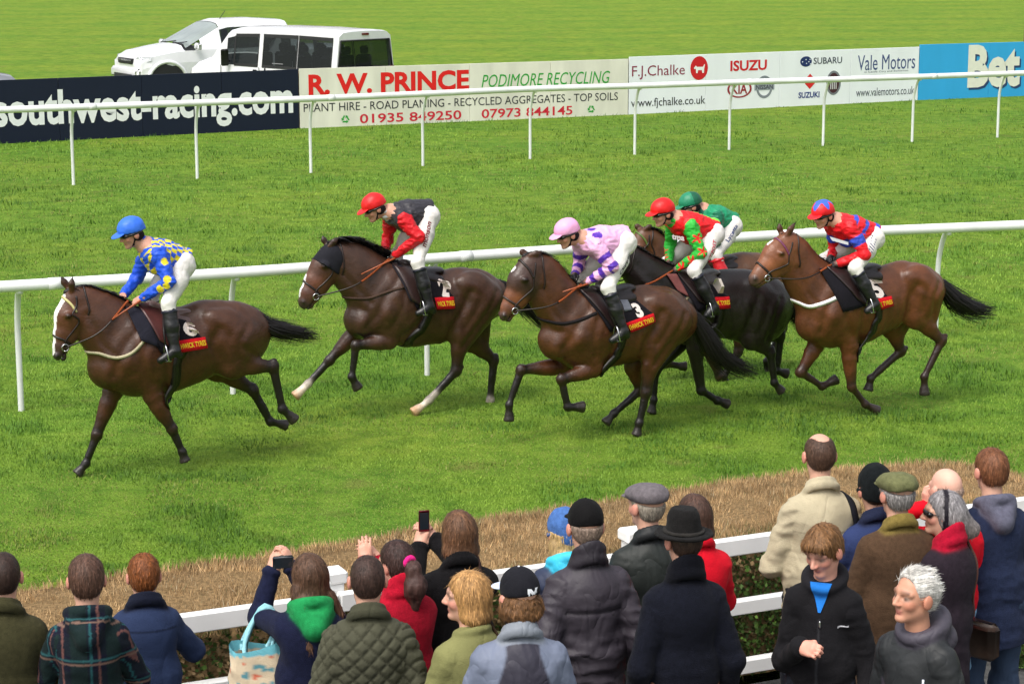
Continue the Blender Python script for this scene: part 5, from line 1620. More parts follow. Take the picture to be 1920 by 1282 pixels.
    if Jk.get('whip'):
        a, e = hnd[1] + A3(0, .05, 0), X(Jk['whip'], .22)
        V, F = tube([a + (a - e) * .18, a, e], [.011, .010, .006], 8)
        o = mk('whip', V, F, M['tack'], None, srgb(150, 72, 34), label=Jk['whip_label'], cat='whip', group='riding whips')
        o.location = fr0.o; o.rotation_euler = (0, 0, fr0.ang)


def flat(cols):
    return lambda d: np.array([cols[k] for k in range(4)])[d['arg']]


def silk_a(d):
    P, arg = d['P'], d['arg']; B, Yl = srgb(34, 84, 214), srgb(222, 204, 40)
    s = (P - d['hip']) @ d['spine']; w = (P - d['hip']) @ d['back']
    t = w - P[:, 1] * np.where(P[:, 1] > 0, 1, 1)
    ck = (np.floor(s / .056) + np.floor(t / .056)) % 2 < 1
    C = np.where(ck[:, None], Yl, B)
    C[(arg == 1) | (arg == 2) | (arg == 3)] = B
    for ci, s_ in ((1, 1), (2, -1)):
        a, b_, e = d['sh'][s_], d['elb'][s_], d['hnd'][s_]
        for k, (p, q, f) in enumerate(((a, b_, .28), (a, b_, .80), (b_, e, .38), (b_, e, .1))):
            c = p * (1 - f) + q * f + A3(.02 if k % 2 else -.01, s_ * .062, .01 - .02 * (k % 2))
            m = (arg == ci) & (np.linalg.norm(P - c, axis=1) < .034); C[m] = Yl
    return C


def silk_c(d):
    P, arg = d['P'], d['arg']; Pk, Pu = srgb(232, 176, 216), srgb(84, 44, 164)
    C = np.tile(Pk, (len(P), 1))
    for ci in (1, 2):
        t = d['arm'][ci]; m = (arg == ci) & (t > .10) & ((t % .105) < .052) & (t < .50); C[m] = Pu
    for f, g, y in ((.82, .118, .02), (.80, .06, .135), (.35, .06, .15), (.45, .118, -.05), (.30, .12, .07)):
        c = d['hip'] + (d['neck'] - d['hip']) * f + d['back'] * g; c[1] = y
        m = (arg == 0) & (np.linalg.norm(P - c, axis=1) < .050) & ((f > .6)); C[m] = Pu
    return C


def silk_d(d):
    P, arg = d['P'], d['arg']; Rd, Gr = srgb(220, 24, 30), srgb(48, 178, 60)
    C = np.tile(Rd, (len(P), 1)); C[(arg == 1) | (arg == 2) | (arg == 3)] = Gr
    up_ = (P - d['hip']) @ d['back'] > .128; C[(arg == 0) & up_] = srgb(120, 220, 70)
    for ci, s_ in ((1, 1), (2, -1)):
        a, b_, e = d['sh'][s_], d['elb'][s_], d['hnd'][s_]
        for p, q, f in ((a, b_, .45), (a, b_, .92), (b_, e, .42), (b_, e, .8)):
            ax = (q - p) / np.linalg.norm(q - p); c = p * (1 - f) + q * f + A3(0, s_ * .05, 0); bx_ = np.cross(ax, A3(0, 1, 0))
            C[(arg == ci) & star(P, c, ax, bx_, .056)] = Rd
    return C


def silk_f(d):
    P, arg = d['P'], d['arg']; Rd, Bl = srgb(222, 24, 36), srgb(52, 76, 190)
    C = np.tile(Rd, (len(P), 1))
    s = (P - d['hip']) @ d['spine']; w = (P - d['hip']) @ d['back']
    ch = np.abs(((s + np.abs(w) * .6) % .13) - .065) < .022
    C[(arg == 0) & ch & (s < .34) & (w > -.02)] = Bl
    t = d['arm'][1]; C[(arg == 1) & (t > .10) & (t < .19)] = Bl
    t = d['arm'][2]; C[(arg == 2) & (t > .10) & (t < .19)] = Bl
    C[(arg == 0) & (w < -.05) & (s > .2) & (s < .3)] = Bl
    return C


def cap_star(V, hc, R, col):
    q = (V - hc - R @ A3(-.02, 0, .05)) @ R; a = np.arctan2(q[:, 1], q[:, 0]); ang = np.arctan2(np.hypot(q[:, 0], q[:, 1]), q[:, 2])
    col[ang < .95 + .35 * np.cos(5 * a)] = srgb(62, 100, 214); return col


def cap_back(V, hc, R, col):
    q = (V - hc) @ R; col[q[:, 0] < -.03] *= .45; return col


build_jockey(dict(on='A', label='jockey in blue cap with blue and yellow checked silks and spotted sleeves', seed=1, cap=srgb(52, 110, 222), head=(563, 165), neck=(628, 232), hip=(795, 300), elbow=(728, 388), felbow=(588, 370), hand=(590, 466), fhand=(520, 452),
    knee=(722, 480), ankle=(752, 680), toe=(690, 716), look=(.12, .30), silk=silk_a, whip=(482, 546), whip_label='tan riding whip held by the blue-capped jockey on number 6'))
build_jockey(dict(on='B', label='jockey in red cap with dark grey body and red sleeves on the hooded horse', seed=2, cap=srgb(216, 28, 30), head=(475, 145), neck=(556, 178), hip=(748, 185), elbow=(694, 300), felbow=(540, 318), hand=(562, 402), fhand=(530, 378), gloves=True,
    knee=(688, 425), ankle=(748, 640), toe=(692, 668), look=(.0, .42), silk=flat([srgb(48, 46, 52), srgb(206, 22, 34), srgb(206, 22, 34), srgb(222, 222, 226)]), leg_text=[('monson', [(742, 205), (752, 222), (722, 345), (706, 340)][0:0] or [(706, 340), (750, 222), (764, 232), (722, 348)], srgb(120, 24, 40))], whip=(412, 482), whip_label='tan riding whip held by the jockey with dark body and red sleeves'))
build_jockey(dict(on='C', label='jockey in pink cap and pink silks with purple spots and hooped sleeves', seed=3, cap=srgb(232, 166, 208), head=(455, 150), neck=(535, 190), hip=(758, 195), elbow=(690, 335), felbow=(522, 318), hand=(545, 422), fhand=(488, 388), gloves=True,
    knee=(668, 445), ankle=(752, 672), toe=(690, 712), look=(.05, .34), silk=silk_c, leg_text=[('Clipper', [(716, 368), (788, 262), (806, 274), (738, 378)], srgb(38, 36, 66))], whip=(432, 466), whip_label='tan riding whip held by the pink jockey'))
build_jockey(dict(on='D', label='jockey in red cap with red body and green sleeves with red stars', seed=4, cap=srgb(216, 24, 26), head=(268, 160), neck=(342, 205), hip=(545, 275), elbow=(478, 392), felbow=(312, 358), hand=(335, 488), fhand=(300, 458), gloves=True,
    knee=(440, 490), ankle=(552, 690), toe=(510, 726), look=(.05, .22), silk=silk_d, chest=('tma', [(318, 288), (388, 296), (386, 326), (318, 316)], srgb(236, 220, 226)), leg_text=[('CITIPOST', [(506, 438), (556, 320), (576, 330), (530, 448)], srgb(200, 36, 70))]))
build_jockey(dict(on='E', label='jockey in green cap and emerald green silks farthest from the crowd', seed=5, cap=srgb(30, 128, 92), cap_fn=cap_back, head=(420, 122), neck=(490, 160), hip=(648, 232), elbow=(560, 330), felbow=(440, 320), hand=(400, 410), fhand=(380, 400), gloves=True,
    knee=(560, 400), ankle=(620, 580), toe=(570, 610), look=(-.2, .3), silk=flat([srgb(24, 140, 96), srgb(24, 110, 80), srgb(24, 110, 80), srgb(20, 90, 70)]), boot=srgb(196, 24, 36), boot_top=srgb(196, 24, 36), leg_text=[('Lycetts', [(606, 318), (682, 236), (700, 252), (630, 335)], srgb(44, 66, 120))]))
build_jockey(dict(on='F', label='jockey in red cap with blue star and red silks with blue chevrons', seed=6, cap=srgb(222, 26, 36), cap_fn=cap_star, head=(463, 138), neck=(532, 182), hip=(728, 262), elbow=(690, 362), felbow=(528, 338), hand=(525, 416), fhand=(500, 384), gloves=True,
    knee=(636, 435), ankle=(742, 628), toe=(700, 656), look=(.3, .25), silk=silk_f, chest=('----', [(498, 266), (598, 296), (598, 312), (512, 288)], srgb(232, 232, 240)), leg_text=[('//////', [(700, 342), (752, 262), (770, 276), (722, 354)], srgb(60, 70, 110))]))

# ------------------------------------------------------------------ the crowd
def two_bone(a, w, l1, l2, pole):
    """elbow between shoulder a and wrist w"""
    d = w - a; L = min(np.linalg.norm(d), (l1 + l2) * .995); d = d / np.linalg.norm(d)
    x = (l1 * l1 - l2 * l2 + L * L) / (2 * L); h = math.sqrt(max(l1 * l1 - x * x, 0))
    p = pole - d * (pole @ d); p /= np.linalg.norm(p)
    return a + d * x + p * h


def hair_prims(style, w, R, s):
    """hair as a shape round the skull; w maps head coordinates"""
    S = lambda *r: A3(*r) * s
    cap = [el(w(-.018, 0, .040), S(.106, .087, .097), .02, 0, R)]
    back = [el(w(-.045, 0, -.005), S(.072, .078, .085), .03, 0, R)]
    face = [el(w(.085, 0, -.030), S(.075, .10, .085), .015, 0, R, 's')]
    nape = (lambda z: (lambda P, q=w(-.06, 0, z), n=R @ A3(.25, 0, 1): -((P - q) @ (n / np.linalg.norm(n))), None, None, .008, -1, 'i'))
    earc = [el(w(.006, y, -.030), S(.044, .034, .052), .01, 0, R, 's') for y in (.094, -.094)]
    if style == 'short':
        return cap + back + face + earc + [nape(-.075)]
    if style == 'crop':
        return [el(w(-.016, 0, .036), S(.103, .082, .092), .02, 0, R)] + [el(w(-.042, 0, -.005), S(.068, .074, .080), .03, 0, R)] + face + earc + [nape(-.075)]
    if style == 'mop':
        return [el(w(-.014, 0, .046), S(.107, .088, .094), .02, 0, R), el(w(.05, .02, .080), S(.056, .066, .036), .02, 0, R), el(w(.062, -.03, .074), S(.045, .04, .032), .02, 0, R)] + back + \
               [el(w(-.028, y, .005), S(.048, .024, .05), .02, 0, R) for y in (.064, -.064)] + [el(w(.098, 0, -.035), S(.075, .082, .092), .012, 0, R, 's')] + [nape(-.08)]
    if style == 'balding':
        return [el(w(-.016, 0, .034), S(.103, .083, .090), .02, 0, R)] + [el(w(-.042, 0, -.005), S(.068, .074, .080), .03, 0, R)] + face + earc + [el(w(.03, 0, .110), S(.09, .055, .052), .012, 0, R, 's'), el(w(-.035, 0, .118), S(.06, .045, .036), .012, 0, R, 's'), nape(-.075)]
    if style == 'fringe':
        return [el(w(-.030, 0, .0), S(.088, .083, .058), .02, 0, R)] + face + earc + [el(w(.01, 0, .08), S(.12, .10, .072), .01, 0, R, 's'), nape(-.07)]
    if style == 'swept':
        return [el(w(-.02, 0, .045), S(.108, .088, .092), .02, 0, R), el(w(-.055, 0, .01), S(.072, .084, .085), .02, 0, R), rc(w(.035, .035, .098), w(-.05, .02, .118), .022 * s, .026 * s, .02, 0), rc(w(.04, -.03, .094), w(-.03, -.05, .110), .020 * s, .026 * s, .02, 0),
                el(w(.030, .015, .128), S(.035, .03, .020), .015, 0, R)] + [el(w(.100, 0, -.005), S(.088, .10, .108), .012, 0, R, 's')] + earc + [nape(-.085)]
    if style == 'bob':
        return cap + [el(w(-.035, 0, -.015), S(.092, .098, .115), .03, 0, R), el(w(-.045, 0, -.085), S(.085, .105, .060), .03, 0, R)] + [el(w(.10, 0, -.05), S(.080, .075, .11), .015, 0, R, 's')] + [nape(-.135)]
    if style == 'windswept':
        return cap + [el(w(-.045, 0, -.010), S(.088, .092, .105), .03, 0, R), rc(w(-.07, .01, -.03), w(-.165, .0, -.085), .082 * s, .050 * s, .04, 0), rc(w(-.06, .0, -.08), w(-.14, .0, -.13), .070 * s, .040 * s, .04, 0)] + [el(w(.120, 0, -.045), S(.098, .14, .125), .015, 0, R, 's')] + [nape(-.16)]
    if style == 'long':
        return cap + [rc(w(-.035, 0, .0), w(-.060, 0, -.16), .094 * s, .088 * s, .03, 0, (.9, 1.05, 1)), rc(w(-.10, .06, -.12), w(-.165, .075, -.34), .050 * s, .026 * s, .02, 0), rc(w(-.09, -.085, -.10), w(-.12, -.13, -.20), .036 * s, .024 * s, .02, 0), rc(w(-.04, .085, -.05), w(-.10, .115, -.26), .036 * s, .024 * s, .02, 0)] + [el(w(.105, 0, -.05), S(.080, .075, .11), .015, 0, R, 's')]
    if style == 'tied':
        return cap + back + [el(w(.088, 0, -.030), S(.078, .10, .085), .015, 0, R, 's')] + earc + [nape(-.075)]
    if style == 'curly':
        return [el(w(-.03, 0, -.02), S(.095, .098, .075), .03, 0, R), el(w(-.03, .075, -.05), S(.05, .034, .045), .02, 0, R), el(w(-.03, -.075, -.05), S(.05, .034, .045), .02, 0, R), el(w(-.08, 0, -.06), S(.045, .08, .045), .02, 0, R)] + [el(w(.105, 0, -.05), S(.085, .085, .11), .015, 0, R, 's')]
    return []


def hat_prims(kind, w, R, s):
    """list of (part name, prims, colours key)"""
    S = lambda *r: A3(*r) * s
    pl = lambda q, n: (lambda P, q=w(*q), n=R @ A3(*n): (P - q) @ (n / np.linalg.norm(n)), None, None, .006, -1, 'i')
    if kind == 'beanie':
        return [('crown', [el(w(-.016, 0, .050), S(.116, .096, .112), .02, 0, R), el(w(-.045, 0, .0), S(.085, .088, .09), .02, 0, R), el(w(.09, 0, -.05), S(.075, .11, .095), .012, 0, R, 's'), pl((-.06, 0, -.045), (.15, 0, -1))]), ('band', [tor(w(-.014, 0, .012), R @ A3(.28, 0, 1), .088 * s, .015 * s, .012, 0)])]
    if kind == 'flat':
        return [('crown', [el(w(-.020, 0, .072), S(.116, .098, .056), .02, 0, R), el(w(.045, 0, .062), S(.080, .088, .034), .03, 0, R), el(w(-.05, 0, .06), S(.080, .090, .06), .03, 0, R), pl((0, 0, .028), (-.12, 0, -1))]), ('peak', [el(w(.105, 0, .040), S(.050, .070, .012), .01, 0, R)])]
    if kind == 'baseball':
        return [('crown', [el(w(-.016, 0, .048), S(.110, .090, .104), .02, 0, R), pl((0, 0, .012), (-.16, 0, -1))]), ('peak', [el(w(.125, 0, .030), S(.072, .074, .010), .01, 0, R)]), ('button', [el(w(-.016, 0, .153), S(.010, .010, .006), .004, 0, R)])]
    if kind == 'fedora':
        return [('crown', [rc(w(-.012, 0, .03), w(-.012, 0, .105), .100 * s, .086 * s, .02, 0, (1.1, .92, 1)), el(w(-.01, 0, .215), S(.10, .024, .042), .03, 0, R, 's'), pl((0, 0, .165), (0, 0, 1)), pl((0, 0, .030), (0, 0, -1))]),
                ('brim', [el(w(-.012, 0, .034), S(.160, .140, .014), .01, 0, R), tor(w(-.012, 0, .040), R @ A3(0, 0, 1), .138 * s, .007 * s, .01, 0, (1.08, .97, 1))]), ('band', [tor(w(-.012, 0, .052), R @ A3(0, 0, 1), .096 * s, .011 * s, .006, 0, (1.12, .95, 1))])]
    return []


def person(label, uv, h, face, coat, hair=None, hat=None, look=(0, 0), arms=('front', 'front'), skin=None, trousers=srgb(30, 32, 40), lean=0.0, wide=1.0, vox=.0075, extra=None, female=False, tilt=0.0):
    """uv pixel of the top of the head; face direction the chest points to in degrees (90 = away from the camera)"""
    base = on_z(*uv, CROWD_Z + h); base[2] = CROWD_Z
    fr = Frame(base, math.radians(face))
    hat_up = hat[3] if hat and len(hat) > 3 else 0.0
    q = (h - hat_up) / 1.75
    r = root('person', fr, label, 'person')
    sh_z = 1.372 * q
    fwd = A3(lean, 0, 0)
    hc = A3(.035 + lean * 1.25, tilt, 1.620 * q + .0) + A3(0, 0, -.0)
    off = -hc[:2]; off_l = A3(off[0], off[1], 0)                   # put the head over the base point
    fr.o = fr.o + off_l @ fr.B; r.location = fr.o
    R = rot_yp(look[0], look[1])
    s = .5 + .5 * q if q < 1 else q ** .5
    s = max(s, .93) * .935
    hc[2] = h - hat_up - .128 * s
    w = lambda *p: hc + R @ (A3(*p) * s)
    neck = A3(.0, 0, sh_z + .105 * q) + fwd
    sw = .140 * q * wide
    SH = {1: A3(-.005, sw, sh_z - .012) + fwd, -1: A3(-.005, -sw, sh_z - .012) + fwd}
    hip = {t: A3(0, t * .092 * q, .93 * q) for t in (1, -1)}
    L1, L2 = .30 * q, .262 * q
    WR, EL, HM = {}, {}, {}
    for t, a in ((1, arms[0]), (-1, arms[1])):
        pole = A3(-.6, t * .62, -.5); curl = .5
        if isinstance(a, str):
            p = dict(front=A3(.26, t * .10, 1.03 * q), down=A3(.06, t * (.245 * wide), .84 * q), rail=A3(.34, t * .12, 1.06), pocket=A3(.10, t * .20, .93 * q), fold=A3(.25, -t * .03, 1.13 * q))[a]
            if a == 'down': pole = A3(-1, t * .45, 0)
            if a == 'pocket': pole = A3(-1, t * .45, 0)
            if a == 'rail': pole = A3(-.5, t * .55, -.5)
        else:
            p, pole, curl = a[0], np.asarray(a[1], float), a[2]
            p = np.asarray(p, float)
        if np.linalg.norm(p - SH[t]) > (L1 + L2) * .99: p = SH[t] + (p - SH[t]) / np.linalg.norm(p - SH[t]) * (L1 + L2) * .985
        WR[t], HM[t] = p, curl; EL[t] = two_bone(SH[t], p, L1, L2, pole)
    pal = skin_pal(skin)
    if extra and extra.get('lips') is not None: pal[1] = extra['lips']
    # body: fine head and hands, plain figure beneath the clothes, joined in one mesh
    hp = head_prims(hc, R, s, neck - A3(.01, 0, .06), female, eyes=True)
    V1, F1 = sculpt(hp + [rc(neck - A3(0.01, 0, .05), neck - A3(0.02, 0, .12), .062, .066, .03, 0)], (extra or {}).get('face_vox', .008))
    C1, _ = prim_cols(V1, hp, pal, .0035)
    if extra and extra.get('age'):
        C1 = C1 * (1 - .12 * fbm(V1 * 40, 2))[:, None]
    parts = [(V1, F1, C1)]
    for t in (1, -1):
        d = WR[t] - EL[t]; d /= np.linalg.norm(d)
        nb = (extra or {}).get('hand_n', {}).get(t, A3(.2, t * .8, .5))
        gl = 0
        hpz = hand_prims(WR[t], (extra or {}).get('hand_d', {}).get(t, d), nb, HM[t], .98 * min(q, 1.02), -t) + [rc(EL[t] * .35 + WR[t] * .65, WR[t], .034, .027, .02, 0)]
        V2, F2 = sculpt(hpz, .0065); C2, _ = prim_cols(V2, hpz, {0: pal[0] * A3(1.0, .93, .92)}, .004); parts.append((V2, F2, C2))
    un = [rc(neck - A3(.02, 0, .14), A3(0, 0, 1.0 * q), .08, .09, .05, 0, (.75, 1.2, 1))] + [rc(SH[t] * A3(1, .9, 1), EL[t], .045, .036, .03, 0) for t in (1, -1)] + [rc(EL[t], WR[t], .036, .028, .03, 0) for t in (1, -1)] + \
         [rc(hip[t], A3(.02, t * .1, .49 * q), .075, .05, .04, 0) for t in (1, -1)] + [rc(A3(.02, t * .1, .49 * q), A3(0, t * .11, .09), .045, .03, .03, 0) for t in (1, -1)]
    V3, F3 = sculpt(un, .022); parts.append((V3, F3, pal[0]))
    V, F, C = join(parts)
    mk('body', V, F, M['skin'], r, C)
    # trousers and shoes
    tr = [rc(hip[t] + A3(0, 0, .04), A3(.03, t * .10, .50 * q), .088 * wide, .072, .03, 0) for t in (1, -1)] + [rc(A3(.03, t * .10, .50 * q), A3(-.01, t * .11, .12), .078, .066, .03, 0) for t in (1, -1)] + [rc(hip[1] * A3(1, .6, 1), hip[-1] * A3(1, .6, 1), .092, .092, .04, 0, (1, 1, 1)), rc(A3(0, 0, .95 * q), A3(0, 0, 1.02 * q), .10, .10, .04, 0, (.85, 1.1, 1))]
    V, F = sculpt(tr, .014); V += vnorm(V, F) * ((fbm(V * A3(11, 11, 16) + h * 50, 3) - .5) * .03)[:, None]
    mk('trousers', V, F, M['fabric'], r, trousers)
    for t in (1, -1):
        V, F = sculpt([rc(A3(-.06, t * .11, .055), A3(.12, t * .12, .045), .048, .042, .02, 0), rc(A3(-.03, t * .11, .06), A3(-.01, t * .11, .13), .05, .05, .02, 0), cut((0, 0, .008), (0, 0, 1))], .013)
        mk('shoe', V, F, M['tack'], r, srgb(30, 26, 24))
    # coat: 0 back/front panel, 1 left sleeve, 2 right sleeve, 3 collar, 4 hood
    hem = coat.get('hem', .80) * q; bulk = coat.get('bulk', 1.0); flare = coat.get('flare', 1.0)
    cw = .152 * wide * bulk
    cp = [rc(A3(0, 0, sh_z - .08) + fwd, A3(lean * .5, 0, 1.06 * q), cw * .84, cw * 1.0, .06, 0, (.78, 1.08, 1)), rc(A3(lean * .5, 0, 1.06 * q), A3(0, 0, hem - .05), cw * 1.0, cw * 1.08 * flare, .06, 0, (.80, 1.06, 1)),
          rc(SH[1] - A3(.0, .03, .015), SH[-1] + A3(0, .03, -.015), .062 * bulk, .062 * bulk, .05, 0, (1.0, 1, 1)), rc(neck + A3(-.012, 0, -.03), SH[1] * .8 + neck * .2, .056, .058, .05, 0), rc(neck + A3(-.012, 0, -.03), SH[-1] * .8 + neck * .2, .056, .058, .05, 0),
          el(A3(-.055, 0, 1.30 * q) + fwd, (.085 * bulk, .15 * wide, .16), .05, 0)]
    if female: cp.append(el(A3(.085, 0, 1.27 * q) + fwd, (.075, .135, .085), .05, 0))
    sl = coat.get('sleeve', 1.0)
    for t, ci in ((1, 1), (-1, 2)):
        d = WR[t] - EL[t]; d /= np.linalg.norm(d)
        cp += [rc(SH[t], EL[t], .061 * bulk, .053 * bulk * sl, .035, ci), rc(EL[t], WR[t] - d * .012, .052 * bulk * sl, .042 * sl, .025, ci), tor(WR[t] - d * .012, d, .038 * sl, .012, .01, ci)]
    st = coat.get('style', '')
    if 'collar' in st:
        cp += [tor(neck + A3(-.012, 0, .018), A3(.30, 0, 1), .066, .013, .010, 3, (1.05, 1.05, 2.2)), tor(neck + A3(-.016, 0, -.012), A3(.35, 0, 1), .082, .012, .008, 3, (1.0, 1.08, 2.0))]
    elif 'high' in st:
        cp += [tor(neck + A3(-.012, 0, .022), A3(.28, 0, 1), .070, .013, .010, 3, (1.06, 1.08, 3.4)), tor(neck + A3(-.014, 0, -.012), A3(.32, 0, 1), .078, .013, .012, 3, (1.06, 1.08, 2.0))]
    elif 'plain' in st:
        cp += [tor(neck + A3(-.008, 0, -.005), A3(.30, 0, 1), .070, .016, .012, 3, (1, 1.05, 1.2))]
    if 'hood' in st:
        cp += [rc(neck + A3(-.075, .055, -.005), neck + A3(-.125, 0, -.075), .045, .050, .03, 4), rc(neck + A3(-.075, -.055, -.005), neck + A3(-.125, 0, -.075), .045, .050, .03, 4), tor(neck + A3(-.02, 0, .01), A3(.45, 0, 1), .085, .028, .02, 4)]
    if 'bighood' in st:
        cp += [tor(neck + A3(-.066, 0, .010), A3(.95, 0, 1), .086, .026, .02, 4), el(neck + A3(-.13, 0, -.05), (.055, .11, .08), .03, 4)]
    cp.append(cut((0, 0, hem), (0, 0, 1)))
    cp.append(el(neck + A3(.010, 0, .088), (.060, .060, .085), .008, 0, None, 's'))
    V, F = sculpt(cp, coat.get('vox', .0095)); nr = vnorm(V, F)
    cols = coat['cols']; pal2 = {k: np.asarray(cols.get(k, cols[0])) for k in range(5)}
    C, arg = prim_cols(V, cp, pal2, .004)
    sd_ = h * 37 + uv[0]
    fa = coat.get('fold', 1.0)
    low = np.clip((1.32 * q - V[:, 2]) / .25, .25, 1)
    f1 = (fbm(np.c_[V[:, 0] * 6, V[:, 1] * 9, V[:, 2] * 7] + sd_, 3) - .5) * .016
    f2 = -np.abs(fbm(np.c_[V[:, 0] * 7 + V[:, 2] * 5, V[:, 1] * 8 - V[:, 2] * 4, V[:, 2] * 14] + sd_ * 1.7, 2) - .5) * .040 + .007
    arm_ = np.isin(arg, (1, 2))
    V = V + nr * ((f1 + f2) * fa * np.where(arm_, .9, low))[:, None]
    if coat.get('disp'): V = V + nr * coat['disp'](V, arg, q)[:, None]
    if coat.get('fn'): C = coat['fn'](V, arg, C, q, dict(SH=SH, neck=neck, nr=nr))
    co = mk('coat', V, F, M[coat.get('mat', 'fabric')], r, C)
    bv = bvh_of(V, F)
    # hair
    if hair:
        hpz = hair_prims(hair[0], w, R, s)
        if hat: hpz = hpz + [(lambda P, q=w(0, 0, .035), n=R @ A3(-.12, 0, 1): (P - q) @ n, None, None, .008, -1, 'i')]
        V, F = sculpt(hpz, .0075); nr = vnorm(V, F)
        lo_ = V - hc
        amp = hair[2] if len(hair) > 2 else .010
        Lh = (V - hc) @ R - A3(-.035, 0, .06); az = np.arctan2(Lh[:, 1], Lh[:, 0]); elv = np.arctan2(Lh[:, 2], np.hypot(Lh[:, 0], Lh[:, 1]))
        fq = {'long': 22, 'bob': 22, 'mop': 16, 'swept': 7, 'curly': 8}.get(hair[0], 26); amp *= .45
        strand = fbm(np.c_[np.cos(az) * fq, np.sin(az) * fq, (elv + .5 * Lh[:, 2] * 8) * (2.2 if hair[0] != 'curly' else 9) + .35 * np.sin(az * 5)] + sd_, 3) if hair[0] != 'swept' else fbm(np.c_[Lh[:, 0] * 9, Lh[:, 1] * 55, Lh[:, 2] * 45] + sd_, 3)
        V = V + nr * ((strand - .5) * 2 * amp)[:, None]
        C = np.asarray(hair[1]) * .82 * (.35 + 1.3 * strand)[:, None] * (.75 + .5 * vnoise(V * 150))[:, None] * (.85 + .3 * vnoise(V * 12 + 5))[:, None]
        if extra and extra.get('hair_fn'): C = extra['hair_fn'](V, lo_ @ R, C)
        ho = mk('hair', V, F, M['hair'], r, C)
        if hair[0] == 'tied':
            a = w(-.112, 0, .028)
            tp = [rc(a, w(-.140, 0, -.01), .022, .034, .02, 0), rc(w(-.140, 0, -.01), w(-.155, 0, -.10), .040, .054, .03, 0), rc(w(-.155, 0, -.10), w(-.140, 0, -.21), .054, .030, .03, 0)]
            V_, F_ = sculpt(tp, .008); st_ = fbm(V_ * A3(50, 50, 12), 3); V_ += vnorm(V_, F_) * ((st_ - .5) * .026)[:, None]
            mk('ponytail', V_, F_, M['hair'], r, np.asarray(hair[1]) * (.6 + 1.1 * st_)[:, None])
            V_, F_ = sculpt([tor(a, R @ A3(1, 0, .3), .024, .015, .008, 0)], .005); mk('hair_band', V_, F_, M['fabric'], r, srgb(226, 40, 130))
        # fine hair lying on the mass, so its edge is never a clean line
        nr = vnorm(V, F); n = 1500; ids = rng.integers(0, len(V), n); N0 = nr[ids]
        fl = {'swept': A3(-1, .2, .25), 'mop': A3(.35, .25, -.8)}.get(hair[0], A3(-.15, 0, -1)); fl = R @ fl
        tg = fl - N0 * (N0 @ fl)[:, None] + rng.normal(0, .12, (n, 3)); tg /= np.linalg.norm(tg, axis=1)[:, None]
        P = V[ids] + N0 * .001; Ls = rng.uniform(.012, .03, n) * {'long': 1.5, 'bob': 1.3, 'mop': 1.3, 'swept': 1.5, 'crop': .5, 'balding': .5, 'fringe': .5}.get(hair[0], 1)
        S = np.cross(tg, N0); S /= np.linalg.norm(S, axis=1)[:, None] + 1e-9
        tip = P + tg * Ls[:, None] + N0 * (Ls * rng.uniform(.0, .14, n))[:, None]
        Vf = np.stack([P - S * .0018, P + S * .0018, tip], 1).reshape(-1, 3)
        cf = C[ids] * rng.uniform(.6, 1.6, (n, 1))
        mk('loose_hairs', Vf, np.arange(3 * n).reshape(-1, 3), M['hair'], ho, np.repeat(cf, 3, 0), smooth=False, kind='stuff')
    if hat:
        hroot = None
        for nm, pz in hat_prims(hat[0], w, R, s):
            V, F = sculpt(pz, .0075); V += vnorm(V, F) * ((fbm(V * 26 + sd_, 2) - .5) * (.012 if hat[0] in ('flat', 'beanie') else .005))[:, None]
            cc = hat[2].get(nm, hat[1]) if len(hat) > 2 and hat[2] else hat[1]
            o = mk('hat' if nm == 'crown' else nm, V, F, M['wool' if hat[0] != 'baseball' else 'fabric'], hroot or r, np.asarray(cc))
            if nm == 'crown': hroot = o; hbv = bvh_of(V, F)
        if extra and extra.get('monogram'):
            for tx, (dx, dz, sc_) in (('N', (0, 0, 1)), ('Y', (.006, -.004, 1.12))):
                g, G, _ = text_geo(tx, .03); g3, G = subdiv(np.c_[g, np.zeros(len(g))], G, 1)
                out = []
                for a, b2 in g3[:, :2]:
                    p = w(-.2, -(a - .5) * .052 * sc_ - dx + extra['monogram'][0], extra['monogram'][1] + (b2 - .5) * .050 * sc_ + dz)
                    hh = hbv.ray_cast(Vector(p - R @ A3(.3, 0, 0)), Vector(R @ A3(1, 0, 0)))
                    out.append(np.array(hh[0]) - R @ A3(.004, 0, 0) if hh[0] is not None else p)
                mk('emblem', np.array(out), G, M['print'], hroot, srgb(232, 234, 240), smooth=False)
    return dict(root=r, fr=fr, bvh=bv, coat=co, hc=hc, R=R, w=w, s=s, WR=WR, EL=EL, SH=SH, neck=neck, q=q)


def sling(P, name, label, pts, colour, wdt, bag, bag_col, bag_size=(.30, .10, .24), cat='bag'):
    """a bag hung from a strap laid over the coat"""
    r = root(name, P['fr'], label, cat)
    V, F = strap(P['bvh'], [A3(*p) for p in pts], wdt, .006); mk('strap', V, F, M['fabric'], r, colour)
    V, F = bbox_bevel(bag, bag_size, .03); mk('pouch', V, F, M['tack'], r, bag_col)


def seam(C, m, f=.55):
    C[m] *= f; return C


# left to right
person('person in olive green wool jacket at the left edge of the picture', (4, 1034), 1.70, 96, dict(cols={0: srgb(60, 58, 38)}, style='collar', hem=.78, mat='wool', fold=.7), ('crop', srgb(58, 42, 36), .006), look=(.1, 0), arms=('front', 'front'))


